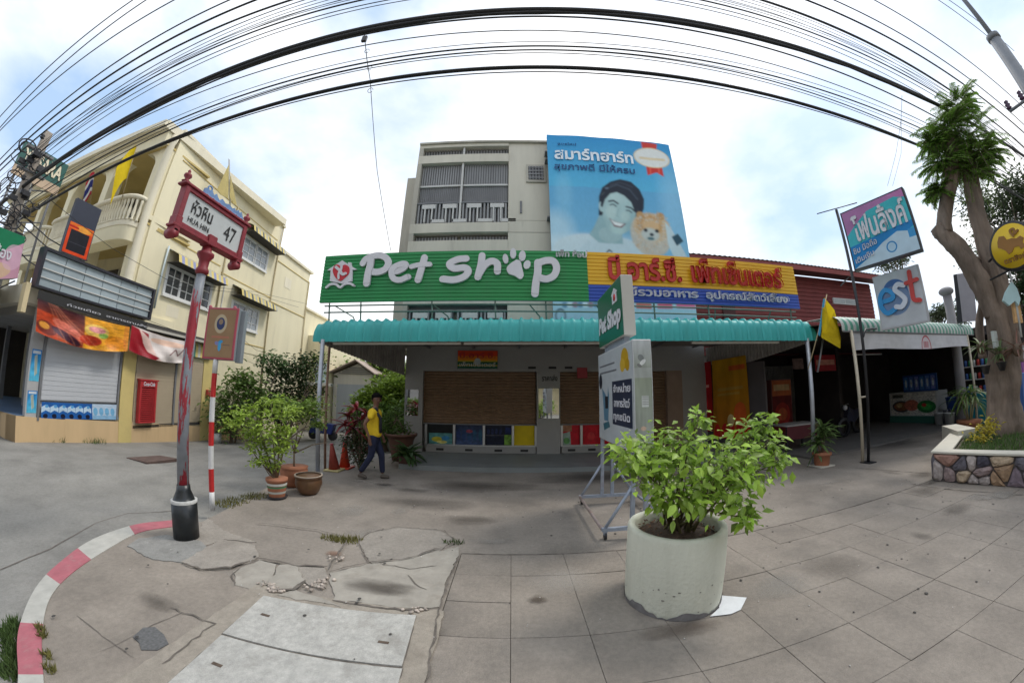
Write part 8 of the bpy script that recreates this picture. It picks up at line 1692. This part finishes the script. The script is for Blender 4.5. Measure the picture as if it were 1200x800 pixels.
for a, b in (((-10.9, 2.6, 5.0), (-10.4, 4.6, 4.3)), ((-10.9, 2.6, 4.8), (-10.4, 4.9, 4.0)), ((-10.9, 2.5, 4.4), (-10.3, 4.0, 3.6))): a, b = Vector(a), Vector(b); MB().tube([a, a.lerp(b, .5) - UP * .12, b], .016, 5).build('service_cable', m_blk, up_)
ur = thing('utility_pole', 'grey utility pole with a steel cross arm at the upper right edge', 'utility pole', (9.6, 1.02, 0))
MB().tube([(9.55, 1.05, 0), (9.52, 1.04, 7.9)], [.17, .12], 14).build('post', mat('grey pole', (.22, .23, .25), rough=.6, var=.15), ur); MB().tube([(9.52, 1.04, 7.9), (9.5, 1.0, 11.5)], [.05, .04], 8).build('mast', mat('grey pole', (.22, .23, .25)), ur)
MB().lathe([(.14, 0), (.14, .12)], (9.52, 1.04, 7.85), 14).build('collar', m_slatd, ur)
ca, cb_ = atx(1183, 131, 9.45), atx(1204, 112, 9.45); cb_ = Vector((9.45, .6, ca.z + .05)); MB().tube([ca, cb_], .035, 6).build('cross_arm', mat('grey pole', (.22, .23, .25)), ur)
for t in (.03, .35, .7): c_ = ca.lerp(cb_, t); MB().lathe([(.03, 0), (.06, .04), (.035, .07), (.06, .11), (.03, .15), (.05, .18), (.02, .22)], c_ + UP * .03, 8).build('insulator', mat('purple insulator', (.06, .02, .05), rough=.3), ur)
# ------------------------------------------------------------------ overhead cables
m_cab = mat('black cable', (.012, .012, .013), rough=.6, var=.1)
def wire(pts, y, r_, lab, group=None, nm='power_line', lump=0, m=m_cab, dy=(0, 0)):
    P = []
    for i, q in enumerate(pts): yy = y; P.append(aty(*q, yy))
    P.sort(key=lambda v: v.x)
    # slack runs on to the next poles, outside the picture
    a, b = P[0], P[1]; e0 = a + (a - b).normalized() * 9; e0.z = a.z + (a - b).normalized().z * 5; a, b = P[-1], P[-2]; e1 = a + (a - b).normalized() * 9; e1.z = a.z + (a - b).normalized().z * 5
    P = [e0] + P + [e1]
    # quadratic fit keeps the sag smooth
    xs_ = np.array([v.x for v in P[1:-1]]); zs_ = np.array([v.z for v in P[1:-1]]); co = np.polyfit(xs_, zs_, 2 if len(xs_) > 3 else 1 if len(xs_) == 2 else 2)
    X_ = np.linspace(-22, 22, 72); Q_ = [Vector((x, y, float(np.polyval(co, x)))) for x in X_]
    rr_ = random.Random(int(abs(pts[0][0] * 7 + pts[0][1]))); R_ = [r_ * (1 + lump * rr_.uniform(-.5, 1)) for _ in Q_]
    if r_ < .02: R_ = [v * 1.35 for v in R_]
    o = MB().tube(Q_, R_, 8).build(nm, m, None); tag(o, lab, 'cable', group); return Q_
wire([(75, 185), (195, 112), (300, 69), (450, 31), (600, 14), (750, 17), (900, 46), (1012, 82), (1087, 118), (1200, 183)], 2.7, .040, 'thickest black cable bundle, the upper of the two heavy ones', nm='cable_bundle')
wire([(76, 186), (195, 114), (300, 73), (450, 36), (600, 16.5), (750, 21), (900, 47), (1012, 84), (1087, 119)], 2.71, .018, 'ragged thinner cable lashed under the thickest bundle', nm='lashed_cable', lump=.6)
wire([(125, 197), (225, 157), (300, 129), (435, 95), (600, 79), (760, 86), (900, 111), (1062, 164), (1150, 206)], 3.8, .033, 'second heavy black cable, the lower of the two', nm='cable_bundle')
W = 'thin overhead power lines'; ORD = 'first second third fourth fifth sixth seventh eighth ninth tenth eleventh twelfth thirteenth fourteenth fifteenth sixteenth seventeenth eighteenth nineteenth twentieth'.split()
for k, (pts, y, r_) in enumerate([
    ([(0, 140), (80, 57), (152, 0), (1109, 0), (1163, 38), (1200, 70)], 2.0, .009), ([(0, 152), (90, 60), (168, 0), (1097, 0), (1165, 49), (1200, 80)], 2.1, .009), ([(0, 161), (100, 63), (186, 0), (1017, 0), (1095, 50), (1187, 110)], 2.2, .009),
    ([(25, 164), (112, 92), (253, 0), (975, 0), (1075, 57), (1162, 110)], 2.4, .010), ([(50, 152), (100, 110), (180, 52), (286, 0), (927, 0), (1050, 50), (1150, 112)], 2.4, .014), ([(52, 160), (150, 80), (300, 10), (900, 10), (1050, 68), (1137, 120)], 2.5, .013),
    ([(60, 165), (160, 85), (300, 18), (360, 0), (880, 0), (1000, 40), (1100, 95)], 2.6, .006), ([(60, 172), (160, 97), (300, 30), (459, 0), (812, 0), (900, 21), (1025, 70), (1107, 114)], 2.7, .010), ([(62, 176), (170, 100), (300, 35), (517, 0), (787, 0), (900, 25), (1000, 62)], 2.8, .006),
    ([(66, 178), (200, 92), (300, 46), (765, 1), (900, 30)], 2.9, .005), ([(100, 175), (300, 76), (425, 39), (600, 20), (900, 57), (1000, 94), (1075, 124)], 2.9, .010), ([(70, 190), (300, 86), (430, 52), (600, 36), (900, 74), (1070, 137)], 3.1, .006),
    ([(95, 197), (300, 108), (430, 74), (600, 54), (900, 86), (1065, 145)], 3.4, .010), ([(110, 199), (300, 111), (600, 61), (900, 93), (1060, 152)], 3.5, .008), ([(100, 203), (300, 116), (600, 62), (900, 96), (1060, 155)], 3.55, .005), ([(75, 224), (300, 134), (600, 84), (900, 114), (1050, 162)], 3.85, .007)] + [([(60, 165 + a), (160, 85 + a), (300, 18 + a), (880, 0 + a * .9), (1000, 40 + a), (1100, 95 + a)], 2.62 + a * .01, .0042) for a in (5, 9, 13)] + [([(95, 197 + a), (300, 108 + a), (430, 74 + a), (600, 54 + a), (900, 86 + a), (1065, 145 + a)], 3.42 + a * .01, .004) for a in (-5, 4)] + [([(60, 172 - a), (160, 97 - a), (300, 30 - a), (440, 1), (825, 0), (900, 21 - a), (1025, 70 - a), (1107, 114 - a)], 2.66, .0042) for a in (4, 8)]):
    wire(pts, y, r_, 'thin dark overhead line, ' + ORD[k] + ' counting down from the topmost one', W) if k < 20 else wire(pts, y, r_, 'pale hair thin line strung between the heavier ones, number ' + ORD[k - 20] + ' from the left pole top', W)
dr = thing('drop_wire', 'thin kinked wire hanging from a clamp on the thickest bundle down to the sign', 'cable', tuple(aty(427, 40, 2.75)))
P = [aty(427, 40, 2.72), aty(430, 70, 3.0), aty(434, 95, 3.75), aty(437, 140, 4.6), aty(442, 200, 5.4), aty(450, 250, 6.0), aty(458, 294, 6.42)]; MB().tube(P, .006, 5).build('wire', m_cab, dr); c_ = aty(427, 46, 2.72); MB().box(c_.x - .035, c_.x + .035, c_.y - .02, c_.y + .02, c_.z - .06, c_.z + .06).build('clamp', m_blk, dr, .008)
for q0_ in ((430, 60), (433, 80), (434, 106)): c_ = aty(*q0_, 3.3); MB().tube([c_ + Vector((.04 * math.cos(t), 0, .05 * math.sin(t))) for t in [k2 * .7 for k2 in range(9)]], .004, 4).build('loop', m_cab, dr)
dr = thing('drop_wire', 'pair of pale thin wires dropping from the cables toward the teal box sign', 'cable', tuple(aty(1057, 115, 3.0)))
for dx in (0, 6): MB().tube([aty(1057, 112, 3.0), aty(1056, 140, 3.3), aty(1050 + dx, 180, 4.2), aty(1040 + dx, 218, 4.9)], .005, 4).build('wire', mat('grey wire', (.2, .24, .3)), dr)
dr = thing('drop_wire', 'single line slanting down behind the round yellow sign', 'cable', tuple(aty(1166, 215, 3.8))); MB().tube([aty(1166, 215, 3.9), aty(1182, 255, 4.2)], .014, 5).build('wire', m_cab, dr)
for k, pl_2 in enumerate([[(0, 215), (60, 235), (130, 290), (200, 330)], [(120, 340), (200, 335), (300, 345), (350, 360)], [(120, 262), (200, 330), (300, 342), (368, 358)], [(60, 300), (160, 370), (240, 400), (330, 440)], [(150, 300), (230, 350), (300, 410), (365, 430)]]):
    MB().tube([atp(*q, (-9.9, 6), (-10.3, 10.98)) for q in pl_2[1:]], .007, 4).build('slack_wire', m_cab, cb)
# ------------------------------------------------------------------ the far side of the main road, behind the camera (seen in the shop's glass)
m_op = [mat('opposite cream', (.55, .46, .28), var=.1), mat('opposite white', (.5, .5, .48), var=.1), mat('opposite grey', (.35, .34, .33), var=.1)]
for k, (x, w_, h_) in enumerate(((-34, 12, 10), (-21.5, 11, 12), (-10, 10, 9.5), (.5, 11, 13), (12, 10, 10), (22.5, 12, 12))):
    t = thing('opposite_shophouse', ['cream', 'white', 'grey', 'cream tall', 'white low', 'grey wide'][k] + ' shophouse on the far side of the main road', 'building', (x + w_ / 2, -15, 0))
    MB().box(x, x + w_, -25, -15, -.2, h_).build('wall', m_op[k % 3], t); MB().box(x + .3, x + w_ - .3, -15.0, -13.6, 3.0, 3.15).build('canopy', [m_turq, mat('blue canopy', (.03, .2, .5)), m_g2][k % 3], t)
    MB().box(x + .6, x + w_ - .6, -15.03, -15.001, .1, 2.8).build('shop_opening', m_dark, t)
    for i in range(3):
        for z in (4.2, 7.2):
            if z + 1.4 < h_: wn = MB().box(x + 1.2 + i * 3.1, x + 3.2 + i * 3.1, -15.05, -15.001, z, z + 1.5).build('window', m_wf, t); MB().box(x + 1.3 + i * 3.1, x + 3.1 + i * 3.1, -15.06, -15.051, z + .1, z + 1.4).build('pane', m_gl, wn)
